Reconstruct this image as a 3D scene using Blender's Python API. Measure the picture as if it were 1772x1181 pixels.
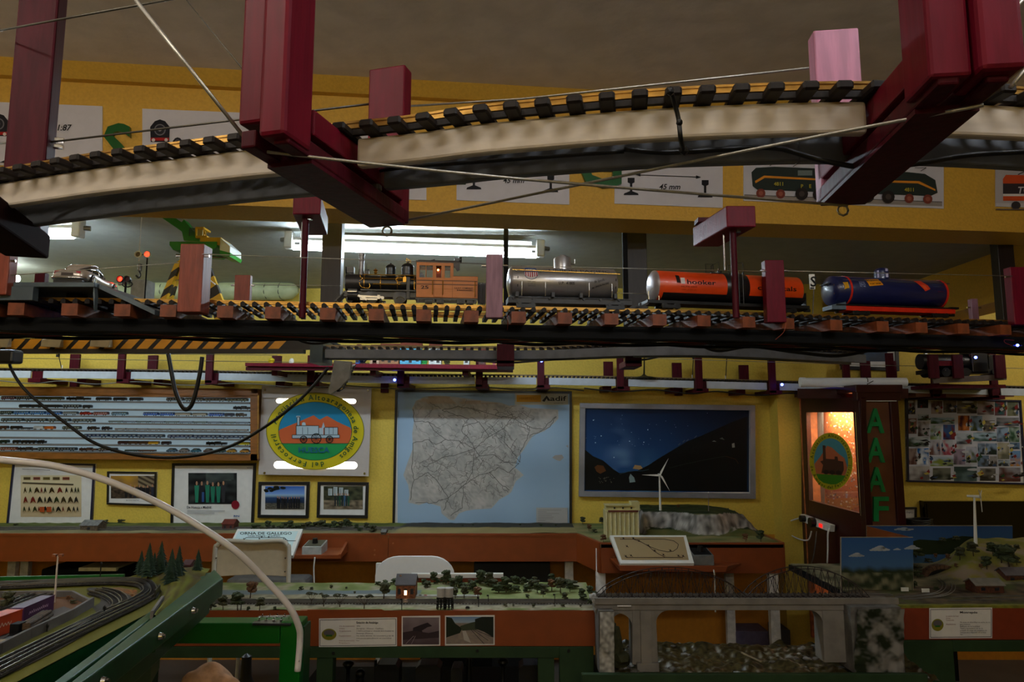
import bpy,math,random
from mathutils import Vector,Matrix,noise
for o in list(bpy.data.objects):bpy.data.objects.remove(o)
S=bpy.context.scene;COL=S.collection
R=math.radians;V=Vector
# ------------------------------------------------------------------ camera, world, light, exposure
F=1200.0;PITCH=R(6.85);EYE=V((0,0,1.53))
cam=bpy.data.cameras.new('camera');camo=bpy.data.objects.new('camera',cam);COL.objects.link(camo)
cam.sensor_width=36;cam.lens=36*F/1772;cam.clip_start=.02
camo.location=EYE;camo.rotation_euler=(R(90)+PITCH,0,0);S.camera=camo
S.view_settings.view_transform='Standard';S.view_settings.look='None'
S.view_settings.exposure=EXPOSURE=0.0;S.view_settings.gamma=1;S.view_settings.use_curve_mapping=False
w=bpy.data.worlds.new('world');S.world=w;w.use_nodes=True
w.node_tree.nodes['Background'].inputs[0].default_value=(.8,.85,1,1)
w.node_tree.nodes['Background'].inputs[1].default_value=.02
TUBE_E=120.0 # emission of the fluorescent tubes in view
def area(name,loc,rot,sx,sy,power,col):
    l=bpy.data.lights.new(name,'AREA');l.shape='RECTANGLE';l.size=sx;l.size_y=sy;l.energy=power;l.color=col
    o=bpy.data.objects.new(name,l);COL.objects.link(o);o.location=loc;o.rotation_euler=[R(a)for a in rot];return o
# the ceiling tubes of the near half of the room, above the camera, outside the frame
# tube lamps of the near half of the room, hung out of frame above the camera; fill lamps added behind and far right
NEAR_E,FAR_E=60.0,30.0
def tube_light(x0,x1,y0,y1,z,e,col,where):
    m=bpy.data.materials.new('lit_tube_out_of_view');m.use_nodes=True;nt=m.node_tree;em=nt.nodes.new('ShaderNodeEmission');em.inputs[0].default_value=(*col,1);em.inputs[1].default_value=e
    nt.links.new(em.outputs[0],nt.nodes['Material Output'].inputs[0]);r=.02;d=Vector((x1-x0,y1-y0,0)).normalized();n=Vector((-d.y,d.x,0));vs=[]
    for(x,y)in((x0,y0),(x1,y1)):
        for k in range(8):a=k*math.pi/4;vs.append(Vector((x,y,z))+n*r*math.cos(a)+Vector((0,0,r*math.sin(a))))
    me=bpy.data.meshes.new('ceiling_lamp');me.from_pydata(vs,[],[(k,(k+1)%8,8+(k+1)%8,8+k)for k in range(8)]);me.materials.append(m)
    o=bpy.data.objects.new('ceiling_lamp',me);COL.objects.link(o);o['category']='lamp';o['group']='tube lamps outside the frame'
    o['label']='lit tube lamp %s, outside the photograph'%where
tube_light(-1.7,-.5,.0,.0,2.55,NEAR_E*.8,(1,.93,.82),'above the camera to its left')
tube_light(.2,1.4,.1,.1,2.55,NEAR_E*.8,(.9,.95,1),'above the camera to its right')
tube_light(-2.6,-2.6,.6,1.8,2.5,NEAR_E*.25,(1,.9,.75),'along the left side of the near room')
tube_light(-1.2,1.2,-2.7,-2.7,2.35,NEAR_E*.55,(1,.95,.85),'added as fill behind the camera')  # added fill for the train fronts and the wall below the table
tube_light(-3.6,-2.9,4.0,4.0,2.38,FAR_E,(.9,1,.95),'by the back wall beyond the left edge')
tube_light(3.4,4.4,3.6,3.6,2.38,FAR_E*1.3,(1,.97,.88),'added as fill beyond the right edge')  # added fill to brighten the right end of the back wall

# ------------------------------------------------------------------ helpers
def ray(px,py):
    x=(px-886)/F;z=(590.5-py)/F;c,s=math.cos(PITCH),math.sin(PITCH)
    return V((x,c-z*s,s+z*c))
def P(px,py,Y):d=ray(px,py);return EYE+d*(Y/d.y)
def Pz(px,py,z):d=ray(px,py);return EYE+d*((z-EYE.z)/d.z)
def onplane(px,py,p,n):d=ray(px,py);return EYE+d*((p-EYE).dot(n)/d.dot(n))
def hx(h,a=1):
    h=h.lstrip('#');c=[int(h[i:i+2],16)/255 for i in(0,2,4)]
    return tuple([x/12.92 if x<=.04045 else((x+.055)/1.055)**2.4 for x in c]+[a])
_M={}
def mat(name,col,rough=.55,metal=0.,var=.12,scale=30.,bump=.0,spec=.5,stretch=None,col2=None,emit=0,alpha=1,trans=0,coat=0):
    if name in _M:return _M[name]
    m=bpy.data.materials.new(name);_M[name]=m;m.use_nodes=True;nt=m.node_tree;N=nt.nodes;L=nt.links
    b=N['Principled BSDF'];b.inputs['Roughness'].default_value=rough;b.inputs['Metallic'].default_value=metal
    b.inputs['Specular IOR Level'].default_value=spec;b.inputs['Transmission Weight'].default_value=trans
    b.inputs['Coat Weight'].default_value=coat
    tc=N.new('ShaderNodeTexCoord');mp=N.new('ShaderNodeMapping');nz=N.new('ShaderNodeTexNoise')
    L.new(tc.outputs['Object'],mp.inputs['Vector']);L.new(mp.outputs['Vector'],nz.inputs['Vector'])
    if stretch:mp.inputs['Scale'].default_value=stretch
    nz.inputs['Scale'].default_value=scale;nz.inputs['Detail'].default_value=5
    c=hx(col);c2=hx(col2)if col2 else tuple([x*(1-var*2)for x in c[:3]]+[1])
    rp=N.new('ShaderNodeValToRGB');rp.color_ramp.elements[0].position=.38;rp.color_ramp.elements[1].position=.62
    rp.color_ramp.elements[0].color=c2;rp.color_ramp.elements[1].color=c
    L.new(nz.outputs['Fac'],rp.inputs['Fac']);L.new(rp.outputs['Color'],b.inputs['Base Color'])
    if bump:
        bp=N.new('ShaderNodeBump');bp.inputs['Strength'].default_value=bump;bp.inputs['Distance'].default_value=.01
        L.new(nz.outputs['Fac'],bp.inputs['Height']);L.new(bp.outputs['Normal'],b.inputs['Normal'])
    if emit:
        b.inputs['Emission Color'].default_value=c;b.inputs['Emission Strength'].default_value=emit
    return m
def artmat(name='print',rough=.5,emit=0):
    if name in _M:return _M[name]
    m=bpy.data.materials.new(name);_M[name]=m;m.use_nodes=True;nt=m.node_tree
    b=nt.nodes['Principled BSDF'];b.inputs['Roughness'].default_value=rough;b.inputs['Specular IOR Level'].default_value=.2
    a=nt.nodes.new('ShaderNodeAttribute');a.attribute_name='col';nt.links.new(a.outputs['Color'],b.inputs['Base Color'])
    if emit:
        nt.links.new(a.outputs['Color'],b.inputs['Emission Color']);b.inputs['Emission Strength'].default_value=emit
    return m
WL={}
def tag(o,label=None,cat=None,group=None,kind=None):
    if label:o['label']=label
    if cat:o['category']=cat
    if group:o['group']=group
    if kind:o['kind']=kind
    return o
def thing(name,label,cat,loc=(0,0,0),group=None,rotz=0):
    o=bpy.data.objects.new(name,None);COL.objects.link(o);o.empty_display_size=.05
    o.location=loc;o.rotation_euler=(0,0,rotz);WL[o.name]=V(loc)
    return tag(o,label,cat,group)
class MB:
    def __init__(s):s.v=[];s.f=[];s.m=[];s.k=0;s.M=None
    def mt(s,k):s.k=k;return s
    def add(s,vs,fs):
        n=len(s.v);M=s.M
        s.v+=[tuple(M@V(p))if M else tuple(p)for p in vs]
        s.f+=[tuple(i+n for i in f)for f in fs];s.m+=[s.k]*len(fs);return s
    def hexa(s,c): # 8 corners: bottom 4 (ccw), top 4
        return s.add(c,[(3,2,1,0),(4,5,6,7),(0,1,5,4),(1,2,6,5),(2,3,7,6),(3,0,4,7)])
    def box(s,a,b):
        x0,x1=sorted((a[0],b[0]));y0,y1=sorted((a[1],b[1]));z0,z1=sorted((a[2],b[2]))
        return s.hexa([(x0,y0,z0),(x1,y0,z0),(x1,y1,z0),(x0,y1,z0),(x0,y0,z1),(x1,y0,z1),(x1,y1,z1),(x0,y1,z1)])
    def bar(s,p,q,w,h,up=(0,0,1)): # rectangular bar p->q, w across, h along up
        p,q,up=V(p),V(q),V(up);d=(q-p).normalized();r=d.cross(up).normalized()*(w/2);u=r.cross(d).normalized()*(h/2)
        return s.hexa([p-r-u,q-r-u,q+r-u,p+r-u,p-r+u,q-r+u,q+r+u,p+r+u])
    def tube(s,pts,r,n=8,r2=None,cap=True):
        pts=[V(p)for p in pts];N=len(pts);vs=[];pr=None
        for i,p in enumerate(pts):
            d=(pts[min(i+1,N-1)]-pts[max(i-1,0)]).normalized()
            a=pr if pr is not None else(V((0,0,1))if abs(d.z)<.9 else V((1,0,0)))
            a=(a-d*a.dot(d)).normalized();pr=a;b=d.cross(a)
            rr=r if r2 is None else r+(r2-r)*i/max(1,N-1)
            for j in range(n):
                t=2*math.pi*j/n;vs.append(p+a*(rr*math.cos(t))+b*(rr*math.sin(t)))
        fs=[(i*n+j,i*n+(j+1)%n,(i+1)*n+(j+1)%n,(i+1)*n+j)for i in range(N-1)for j in range(n)]
        if cap:fs+=[tuple(range(n))[::-1],tuple((N-1)*n+j for j in range(n))]
        return s.add(vs,fs)
    def cyl(s,p,q,r,r2=None,n=16):return s.tube([p,q],r,n,r2)
    def lathe(s,prof,c=(0,0,0),ax='z',n=20,cap=True):
        vs=[]
        for(r,h)in prof:
            for j in range(n):
                t=2*math.pi*j/n;a,b=r*math.cos(t),r*math.sin(t)
                p=(a,b,h)if ax=='z' else((h,a,b)if ax=='x' else(b,h,a))
                vs.append((p[0]+c[0],p[1]+c[1],p[2]+c[2]))
        N=len(prof)
        fs=[(i*n+j,i*n+(j+1)%n,(i+1)*n+(j+1)%n,(i+1)*n+j)for i in range(N-1)for j in range(n)]
        if cap and prof[0][0]>1e-6:fs.append(tuple(range(n))[::-1])
        if cap and prof[-1][0]>1e-6:fs.append(tuple((N-1)*n+j for j in range(n)))
        return s.add(vs,fs)
    def prism(s,poly,d,o=None): # 3-D polygon extruded by vector d
        a=[V(p)for p in poly];d=V(d);n=len(a)
        return s.add(a+[p+d for p in a],[tuple(range(n))[::-1],tuple(range(n,2*n))]+[(i,(i+1)%n,(i+1)%n+n,i+n)for i in range(n)])
    def ball(s,c,r,sub=1,jit=0,sc=(1,1,1)):
        import bmesh
        bm=bmesh.new();bmesh.ops.create_icosphere(bm,subdivisions=sub,radius=1)
        vs=[]
        for v in bm.verts:
            k=1+(jit*(random.random()*2-1)if jit else 0)
            vs.append((c[0]+v.co.x*r*k*sc[0],c[1]+v.co.y*r*k*sc[1],c[2]+v.co.z*r*k*sc[2]))
        fs=[tuple(v.index for v in f.verts)for f in bm.faces];bm.free();return s.add(vs,fs)
    def grid(s,fn,nx,ny):
        vs=[fn(i/nx,j/ny)for j in range(ny+1)for i in range(nx+1)]
        return s.add(vs,[(j*(nx+1)+i,j*(nx+1)+i+1,(j+1)*(nx+1)+i+1,(j+1)*(nx+1)+i)for j in range(ny)for i in range(nx)])
    def build(s,name,mats,parent=None,local=False,smooth=False,bevel=0,label=None,cat=None,group=None,kind=None,keep=False):
        me=bpy.data.meshes.new(name)
        if parent is not None:o0=V((0,0,0))if local else WL[parent.name]
        elif local:o0=V((0,0,0))
        else:
            xs=[v[0]for v in s.v];ys=[v[1]for v in s.v];zs=[v[2]for v in s.v]
            o0=V(((min(xs)+max(xs))/2,(min(ys)+max(ys))/2,min(zs)))
        me.from_pydata([(v[0]-o0[0],v[1]-o0[1],v[2]-o0[2])for v in s.v],[],s.f)
        for mm in(mats if isinstance(mats,(list,tuple))else[mats]):me.materials.append(mm)
        me.polygons.foreach_set('material_index',s.m)
        if smooth:me.shade_smooth()if smooth is True else None
        me.validate();me.update()
        if smooth=='auto':
            me.shade_smooth()
            try:me.set_sharp_from_angle(angle=R(38))
            except Exception:pass
        o=bpy.data.objects.new(name,me);COL.objects.link(o)
        if parent is not None:o.parent=parent;WL[o.name]=WL.get(parent.name,V((0,0,0)))
        elif not local:o.location=o0;WL[o.name]=o0.copy()
        if bevel:
            b=o.modifiers.new('bevel','BEVEL');b.width=bevel;b.segments=2;b.limit_method='ANGLE'
        return tag(o,label,cat,group,kind)
def struct(name,mb,m,parent=None,bevel=0):
    o=mb.build(name,m,parent,bevel=bevel)
    if parent is None:o['kind']='structure'
    return o
def inst(me,name,parent,loc,rot=(0,0,0),local=False):
    o=bpy.data.objects.new(name,me);COL.objects.link(o);o.parent=parent
    o.location=V(loc)if local else V(loc)-WL[parent.name];o.rotation_euler=rot;return o
def dup(root,loc,rotz=0,scale=None,label=None,group=None):
    r=root.copy();COL.objects.link(r);r.location=loc;r.rotation_euler=(0,0,rotz);WL[r.name]=V(loc)
    if scale:r.scale=(scale,)*3 if not isinstance(scale,(tuple,list))else scale
    if label:r['label']=label
    if group:r['group']=group
    for ch in list(root.children):
        c=ch.copy();COL.objects.link(c);c.parent=r
        for g in ch.children:
            d=g.copy();COL.objects.link(d);d.parent=c
    return r
ORD=['first','second','third','fourth','fifth','sixth','seventh','eighth','ninth','tenth','eleventh','twelfth','thirteenth','fourteenth','fifteenth','sixteenth','seventeenth','eighteenth','nineteenth','twentieth',
       '21st','22nd','23rd','24th','25th','26th','27th','28th','29th','30th','31st','32nd','33rd','34th','35th','36th','37th','38th','39th','40th']
_T={}
def glyphs(txt,bold=False,ital=0):
    k=(txt,bold,ital)
    if k not in _T:
        cu=bpy.data.curves.new('t','FONT');cu.body=txt;cu.resolution_u=2;cu.shear=ital
        if bold:cu.offset=.018
        ob=bpy.data.objects.new('t',cu);me=bpy.data.meshes.new_from_object(ob)
        vs=[(v.co.x,v.co.y)for v in me.vertices];fs=[tuple(p.vertices)for p in me.polygons]
        bpy.data.objects.remove(ob);bpy.data.meshes.remove(me);bpy.data.curves.remove(cu)
        w_=max([v[0]for v in vs]or[1]);_T[k]=(vs,fs,w_)
    return _T[k]
class Art:
    """flat print laid on a real surface: mapf(x, y, lift) gives the point of the surface"""
    def __init__(s,mapf,step=.0004):s.map=mapf;s.v=[];s.f=[];s.c=[];s.l=0;s.step=step
    def raw(s,vs,fs,cols):
        n=len(s.v);s.l+=1
        s.v+=[tuple(s.map(x,y,s.l*s.step))for x,y in vs]
        s.f+=[tuple(i+n for i in f)for f in fs];s.c+=cols;return s
    def poly(s,pts,col):return s.raw(pts,[tuple(range(len(pts)))],[[hx(col)]*len(pts)])
    def rect(s,x0,y0,x1,y1,col):return s.poly([(x0,y0),(x1,y0),(x1,y1),(x0,y1)],col)
    def ell(s,cx,cy,rx,ry,col,n=40,a0=0,a1=360):
        pts=[(cx+rx*math.cos(R(a0+(a1-a0)*i/n)),cy+ry*math.sin(R(a0+(a1-a0)*i/n)))for i in range(n+(a1-a0!=360))]
        return s.poly(pts,col)
    def quad(s,q,col,n=8):
        a,b,c,d=[V((x,y,0))for x,y in q];f=lambda u,v:a.lerp(b,u).lerp(d.lerp(c,u),v);vs=[tuple(f(i/2,j/n))[:2]for j in range(n+1)for i in range(3)]
        return s.raw(vs,[(j*3+i,j*3+i+1,j*3+i+4,j*3+i+3)for j in range(n)for i in range(2)],[[hx(col)]*4]*(2*n))
    def ring(s,cx,cy,rx,ry,t,col,n=40):
        vs=[];fs=[]
        for i in range(n):
            c,q=math.cos(2*math.pi*i/n),math.sin(2*math.pi*i/n)
            vs+=[(cx+rx*c,cy+ry*q),(cx+(rx-t)*c,cy+(ry-t)*q)]
            j=(i+1)%n;fs.append((2*i,2*j,2*j+1,2*i+1))
        return s.raw(vs,fs,[[hx(col)]*4]*n)
    def line(s,pts,wd,col,close=False):
        if close:pts=pts+[pts[0]]
        vs=[];fs=[]
        for(a,b)in zip(pts[:-1],pts[1:]):
            dx,dy=b[0]-a[0],b[1]-a[1];L=math.hypot(dx,dy)or 1;nx,ny=-dy/L*wd/2,dx/L*wd/2;n=len(vs)
            vs+=[(a[0]+nx,a[1]+ny),(b[0]+nx,b[1]+ny),(b[0]-nx,b[1]-ny),(a[0]-nx,a[1]-ny)];fs.append((n,n+1,n+2,n+3))
        return s.raw(vs,fs,[[hx(col)]*4]*len(fs))
    def grid(s,x0,y0,x1,y1,nx,ny,fn,flat=False): # fn(u,v) -> linear rgb
        vs=[(x0+(x1-x0)*i/nx,y0+(y1-y0)*j/ny)for j in range(ny+1)for i in range(nx+1)]
        fs=[];cs=[]
        cc=None if flat else[tuple(fn(i/nx,j/ny)[:3])+(1,)for j in range(ny+1)for i in range(nx+1)]
        for j in range(ny):
            for i in range(nx):
                q=(j*(nx+1)+i,j*(nx+1)+i+1,(j+1)*(nx+1)+i+1,(j+1)*(nx+1)+i);fs.append(q)
                cs.append([tuple(fn((i+.5)/nx,(j+.5)/ny)[:3])+(1,)]*4 if flat else[cc[k]for k in q])
        return s.raw(vs,fs,cs)
    def text(s,t,x,y,h,col,wid=None,bold=False,ital=0,ang=0,flip=True,center=False):
        """baseline start (x, y); h = capital height; y runs down when flip"""
        vs,fs,w0=glyphs(t,bold,ital);k=h/.69;kx=k if wid is None else wid/w0
        ca,sa=math.cos(R(ang)),math.sin(R(ang));g=-1 if flip else 1
        ox=-w0*kx/2 if center else 0
        pts=[(x+(a*kx+ox)*ca+b*k*sa,y+g*((-(a*kx+ox)*sa)+b*k*ca)*1)for a,b in vs]if not flip else              [(x+(a*kx+ox)*ca-b*k*-sa,y+(a*kx+ox)*sa-b*k*ca)for a,b in vs]
        return s.raw(pts,fs,[[hx(col)]*len(f)for f in fs])
    def arc(s,t,cx,cy,rx,ry,h,col,a0,a1,inside=False,bold=True):
        """letters along an ellipse from angle a0 to a1 (degrees, clockwise from the top, y down)"""
        ws=[];
        for ch in t:ws.append(.34 if ch==' ' else glyphs(ch,bold)[2]+.07)
        tot=sum(ws);acc=0;k=h/.69
        for ch,wd in zip(t,ws):
            a=R(a0+(a1-a0)*(acc+wd/2)/tot);acc+=wd
            if ch==' ':continue
            bx,by=cx+rx*math.sin(a),cy-ry*math.cos(a)
            vs,fs,w0=glyphs(ch,bold);ca,sa=math.cos(a),math.sin(a)
            if not inside:pts=[(bx+(p-w0/2)*k*ca+q*k*sa,by+(p-w0/2)*k*sa-q*k*ca)for p,q in vs]
            else:pts=[(bx-(p-w0/2)*k*ca-q*k*sa,by-(p-w0/2)*k*sa+q*k*ca)for p,q in vs]
            s.raw(pts,fs,[[hx(col)]*len(f)for f in fs]);s.l-=1
        s.l+=1
        return s
    def build(s,name,m=None,parent=None,local=False,**kw):
        b=MB();b.v=s.v;b.f=s.f;b.m=[0]*len(s.f)
        me=bpy.data.meshes.new(name)
        o0=V((0,0,0))if(parent is None or local)else WL[parent.name]
        me.from_pydata([tuple(V(v)-o0)for v in s.v],[],s.f);me.materials.append(m or artmat())
        at=me.color_attributes.new('col','FLOAT_COLOR','CORNER');flat=[]
        for c in s.c:
            for q in c:flat+=list(q)[:4]
        if len(flat)==4*len(me.loops):at.data.foreach_set('color',flat)
        me.update()
        o=bpy.data.objects.new(name,me);COL.objects.link(o)
        if parent is not None:o.parent=parent
        WL[o.name]=o0
        return tag(o,**kw)if kw else o
def planemap(p0,n):
    p0,n=V(p0),V(n).normalized()
    if n.dot(EYE-p0)<0:n=-n
    return lambda x,y,l:onplane(x,y,p0,n)+n*(l+.0006)
def Yplane(Y):return planemap((0,Y,0),(0,-1,0))
def slab(mb,xl,xr,yt,yb,Y,t,xc=None):
    """box whose front face at depth Y fills the photo rectangle"""
    ym=(yt+yb)/2;a=P(xl,ym,Y).x;b=P(xr,ym,Y).x;xm=(xl+xr)/2
    return mb.box((a,Y,P(xm,yb,Y).z),(b,Y+t,P(xm,yt,Y).z))
def smooth(pts,n=8):
    pts=[V(p)for p in pts];out=[]
    for i in range(len(pts)-1):
        p0=pts[max(i-1,0)];p1=pts[i];p2=pts[i+1];p3=pts[min(i+2,len(pts)-1)]
        for j in range(n):
            t=j/n;out.append(.5*((2*p1)+(p2-p0)*t+(2*p0-5*p1+4*p2-p3)*t*t+(3*p1-p0-3*p2+p3)*t**3))
    return out+[pts[-1]]
def resample(pts,step):
    out=[(pts[0],(pts[1]-pts[0]).normalized())];acc=0
    for a,b in zip(pts[:-1],pts[1:]):
        L=(b-a).length;d=(b-a)/L if L else V((1,0,0));t=step-acc
        while t<=L:out.append((a+d*t,d.copy()));t+=step
        acc=(acc+L)%step
    return out
def offset(pts,dist,dz=0):
    out=[]
    for i,p in enumerate(pts):
        d=(pts[min(i+1,len(pts)-1)]-pts[max(i-1,0)]);d.z=0;d.normalize()
        out.append(p+V((-d.y,d.x,0))*dist+V((0,0,dz)))
    return out
def ribbon(mb,pts,w,h): # vertical-sided strip swept along pts (centre), w across, h tall
    n=len(pts);L=offset(pts,w/2);Rr=offset(pts,-w/2);vs=[]
    for a,b in zip(L,Rr):vs+=[a-V((0,0,h/2)),b-V((0,0,h/2)),b+V((0,0,h/2)),a+V((0,0,h/2))]
    fs=[(i*4+j,i*4+(j+1)%4,i*4+4+(j+1)%4,i*4+4+j)for i in range(n-1)for j in range(4)]+[(3,2,1,0),tuple((n-1)*4+j for j in range(4))]
    return mb.add(vs,fs)
def cable(name,pts,r,m,label,cat='cable',group=None,n=6,sm=6):
    pts=smooth(pts,sm)if sm else[V(p)for p in pts]
    return MB().tube(pts,r,n).build(name,m,smooth=True,label=label,cat=cat,group=group)
random.seed(7)
# ------------------------------------------------------------------ materials
YEL=mat('yellow_wall_paint','d8a83c',.6,var=.05,scale=90,bump=.25)
YELF=mat('yellow_back_wall_paint','d6b848',.65,var=.05,scale=80,bump=.2)
ORA=mat('ochre_lower_wall_paint','cc861e',.7,var=.05,scale=40,bump=.1)
CEILN=mat('cream_ceiling_plaster','ded2c4',.55,var=.06,scale=9,bump=.35)
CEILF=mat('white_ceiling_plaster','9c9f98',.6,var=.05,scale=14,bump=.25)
FLOOR=mat('grey_floor_tiles','55504a',.5,scale=4)
RED=mat('crimson_painted_wood','6c1024',.42,var=.12,scale=18,stretch=(6,6,.7),bump=.05,coat=0,spec=.15)
REDD=mat('dark_red_painted_wood','4c0e1c',.45,var=.15,scale=18,stretch=(6,6,.7),bump=.05,spec=.12)
TERRA=mat('brick_red_painted_wood','94432e',.5,var=.15,scale=16,stretch=(6,6,.8),bump=.08)
BEIGE=mat('varnished_pale_wood','d2c6b8',.4,var=.08,scale=9,stretch=(1,8,8),bump=.03,coat=.2)
GREYB=mat('grey_painted_board','6d7076',.5,var=.12,scale=20)
WHITEB=mat('white_painted_board','b9c2cc',.5,var=.05,scale=20)
TIE=mat('black_plastic_sleeper','241d1b',.55,var=.2,scale=60,stretch=(6,1,1),spec=.25)
BRASS=mat('brass_rail','d0a052',.3,.85,var=.15,scale=50)
STEEL=mat('steel_cable','b9b5ad',.35,.7,var=.1,scale=200)
STEELD=mat('tarnished_cable','6a665e',.4,.6,var=.1,scale=200)
BLACK=mat('black_plastic','101011',.4,var=.1)
DARK=mat('dark_grey_painted_wood','0e0f11',.75,var=.2,scale=20,spec=.2)
DKWOOD=mat('stained_brown_wood','6e2c12',.4,var=.2,scale=12,stretch=(1,6,6))
RUST=mat('rust_painted_fascia','843b0c',.5,var=.06,scale=14)
CROSS=mat('orange_brown_wood_block','86421f',.55,var=.25,scale=40,bump=.1)
GREEN=mat('green_enamel','0a6216',.35,var=.05,scale=10,coat=.1,spec=.3)
GREEND=mat('dark_green_painted_wood','0a4420',.4,var=.1,scale=12,stretch=(1,6,6),coat=.1,spec=.3)
WHITE=mat('white_plastic','e6e4dd',.4,var=.03)
PAPER=mat('white_paper','d9d6d2',.7,var=.03)
CREAM=mat('cream_vinyl','cdbfa4',.5,var=.04)
CHROME=mat('chrome','cfcfd2',.15,1,var=.02)
SILVER=mat('silver_lacquer','b4b2b4',.28,.75,var=.03)
# ------------------------------------------------------------------ room shell
YB=4.75
struct('floor',MB().box((-4.6,-3,-.05),(5.2,6,0)),FLOOR)
struct('wall_back',MB().box((-4.6,YB,.8),(5.2,YB+.12,2.47)).mt(1).box((-4.6,YB,0),(5.2,YB+.12,.8)),[YELF,ORA])
struct('wall_left',MB().box((-4.7,-3,0),(-4.6,4.8,2.85)),YELF)
struct('wall_right',MB().box((5.2,-3,0),(5.3,4.8,2.85)),YELF)
struct('wall_front',MB().box((-4.6,-3.1,0),(5.2,-3,2.85)),YELF)
def byf(X):return 2.585+.115*X
g=MB()
g.hexa([(-4.6,-3,2.81),(5.2,-3,2.81),(5.2,3.0,2.81),(-4.6,2.4,2.81),(-4.6,-3,2.9),(5.2,-3,2.9),(5.2,3.0,2.9),(-4.6,2.4,2.9)])
struct('ceiling',g,CEILN)
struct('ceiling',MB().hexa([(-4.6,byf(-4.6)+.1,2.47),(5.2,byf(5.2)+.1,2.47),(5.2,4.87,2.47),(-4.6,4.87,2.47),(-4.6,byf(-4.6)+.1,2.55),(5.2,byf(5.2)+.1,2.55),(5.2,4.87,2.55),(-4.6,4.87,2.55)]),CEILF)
BT=.19
g=MB()
g.hexa([(-4.6,byf(-4.6),2.325),(5.2,byf(5.2),2.325),(5.2,byf(5.2)+BT,2.325),(-4.6,byf(-4.6)+BT,2.325),
        (-4.6,byf(-4.6),2.86),(5.2,byf(5.2),2.86),(5.2,byf(5.2)+BT,2.86),(-4.6,byf(-4.6)+BT,2.86)])
struct('trim_1',g,YEL,bevel=.006)
g=MB() # moulding along the lower edge of the beam
g.hexa([(-4.6,byf(-4.6)-.012,2.325),(5.2,byf(5.2)-.012,2.325),(5.2,byf(5.2)+.005,2.325),(-4.6,byf(-4.6)+.005,2.325),
        (-4.6,byf(-4.6)-.012,2.345),(5.2,byf(5.2)-.012,2.345),(5.2,byf(5.2)+.005,2.345),(-4.6,byf(-4.6)+.005,2.345)])
struct('trim_2',g,YEL)
g=MB() # soft plaster cove where the near ceiling meets the beam
g.hexa([(-4.6,byf(-4.6)-.03,2.77),(5.2,byf(5.2)-.03,2.77),(5.2,byf(5.2),2.77),(-4.6,byf(-4.6),2.77),
        (-4.6,byf(-4.6)-.10,2.82),(5.2,byf(5.2)-.10,2.82),(5.2,byf(5.2),2.82),(-4.6,byf(-4.6),2.82)])
struct('trim_3',g,YEL)
struct('trim_4',MB().box((2.66,2.95,2.20),(2.92,YB,2.47)),YEL) # beam running towards the back wall
pa,pb=P(1345,700,4.6).x,P(1432,700,4.6).x
struct('trim_5',MB().box((pa,4.6,0),(pb,YB,2.47)),YELF) # pier beside the booth
BEAMMAP=planemap((0,byf(0),2.5),V((.115,-1,0)))
# ------------------------------------------------------------------ plates and letters on the beam
PLATE=mat('white_plate','cdc9cf',.35,var=.02)
def beamplate(xl,xr,yt,yb,label,cat='sign',sk=.04):
    n=V((.115,-1,0)).normalized();p0=V((0,byf(0),2.5))
    c=[onplane(x,y+sk*(x-xl),p0,n)for x,y in((xl,yb),(xr,yb),(xr,yt),(xl,yt))]
    t=thing('wall_plate',label,cat,c[0])
    MB().prism(c,n*.004).build('panel',PLATE,t)
    return t,Art(planemap(p0+n*.0045,n))
def locofront(a,cx,yb,s):
    a.poly([(cx-16*s,yb),(cx-17*s,yb-26*s),(cx-9*s,yb-36*s),(cx,yb-39*s),(cx+9*s,yb-36*s),(cx+17*s,yb-26*s),(cx+16*s,yb)],'1c1a20')
    a.ell(cx,yb-21*s,10*s,10*s,'6d6a70',20);a.ell(cx,yb-21*s,8*s,8*s,'28262c',20);a.ell(cx,yb-21*s,3*s,3*s,'8d8a90',12)
    a.rect(cx-16*s,yb-7*s,cx+16*s,yb-2*s,'a81c1c');a.ell(cx-11*s,yb-3*s,3*s,3*s,'d8c8c0',10);a.ell(cx+11*s,yb-3*s,3*s,3*s,'d8c8c0',10)
def railsec(a,cx,yb,s=1):
    a.poly([(cx-13*s,yb),(cx-12*s,yb-3*s),(cx-2*s,yb-7*s),(cx-2*s,yb-20*s),(cx-6*s,yb-22*s),(cx-6*s,yb-30*s),(cx+6*s,yb-30*s),(cx+6*s,yb-22*s),(cx+2*s,yb-20*s),(cx+2*s,yb-7*s),(cx+12*s,yb-3*s),(cx+13*s,yb)],'17151a')
t,a=beamplate(-40,178,176,285,'white scale plate marked 1:87 behind the left hanging post')
a.text('1:87',97,226,10,'17151a',bold=True,ital=.25);locofront(a,-2,236,1.0)
a.line([(-20,281),(150,287)],1.2,'17151a');a.poly([(3,281),(10,278),(10,284)],'17151a');a.build('print',parent=t)
t,a=beamplate(247,520,189,330,'white scale plate with a black and red locomotive front, left of the crimson post')
locofront(a,277,246,1.0);locofront(a,308,258,.5);a.build('print',parent=t)
t,a=beamplate(560,738,232,340,'white scale plate half hidden behind the left crimson hanger')
railsec(a,705,327);railsec(a,592,322);a.text('32 mm',630,312,9,'17151a',bold=True,ital=.25);a.build('print',parent=t)
t,a=beamplate(790,985,240,347,'white scale plate marked 45 mm, left of the green letter G')
railsec(a,820,328);railsec(a,953,333);a.text('45 mm',870,317,9,'17151a',bold=True,ital=.25);a.line([(828,296),(945,301)],1.2,'17151a');a.build('print',parent=t)
t,a=beamplate(1063,1250,245,353,'white scale plate marked 45 mm, right of the green letter G')
railsec(a,1092,338);railsec(a,1220,342);a.text('45 mm',1140,328,9,'17151a',bold=True,ital=.25);a.line([(1100,303),(1212,307)],1.2,'17151a')
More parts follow.
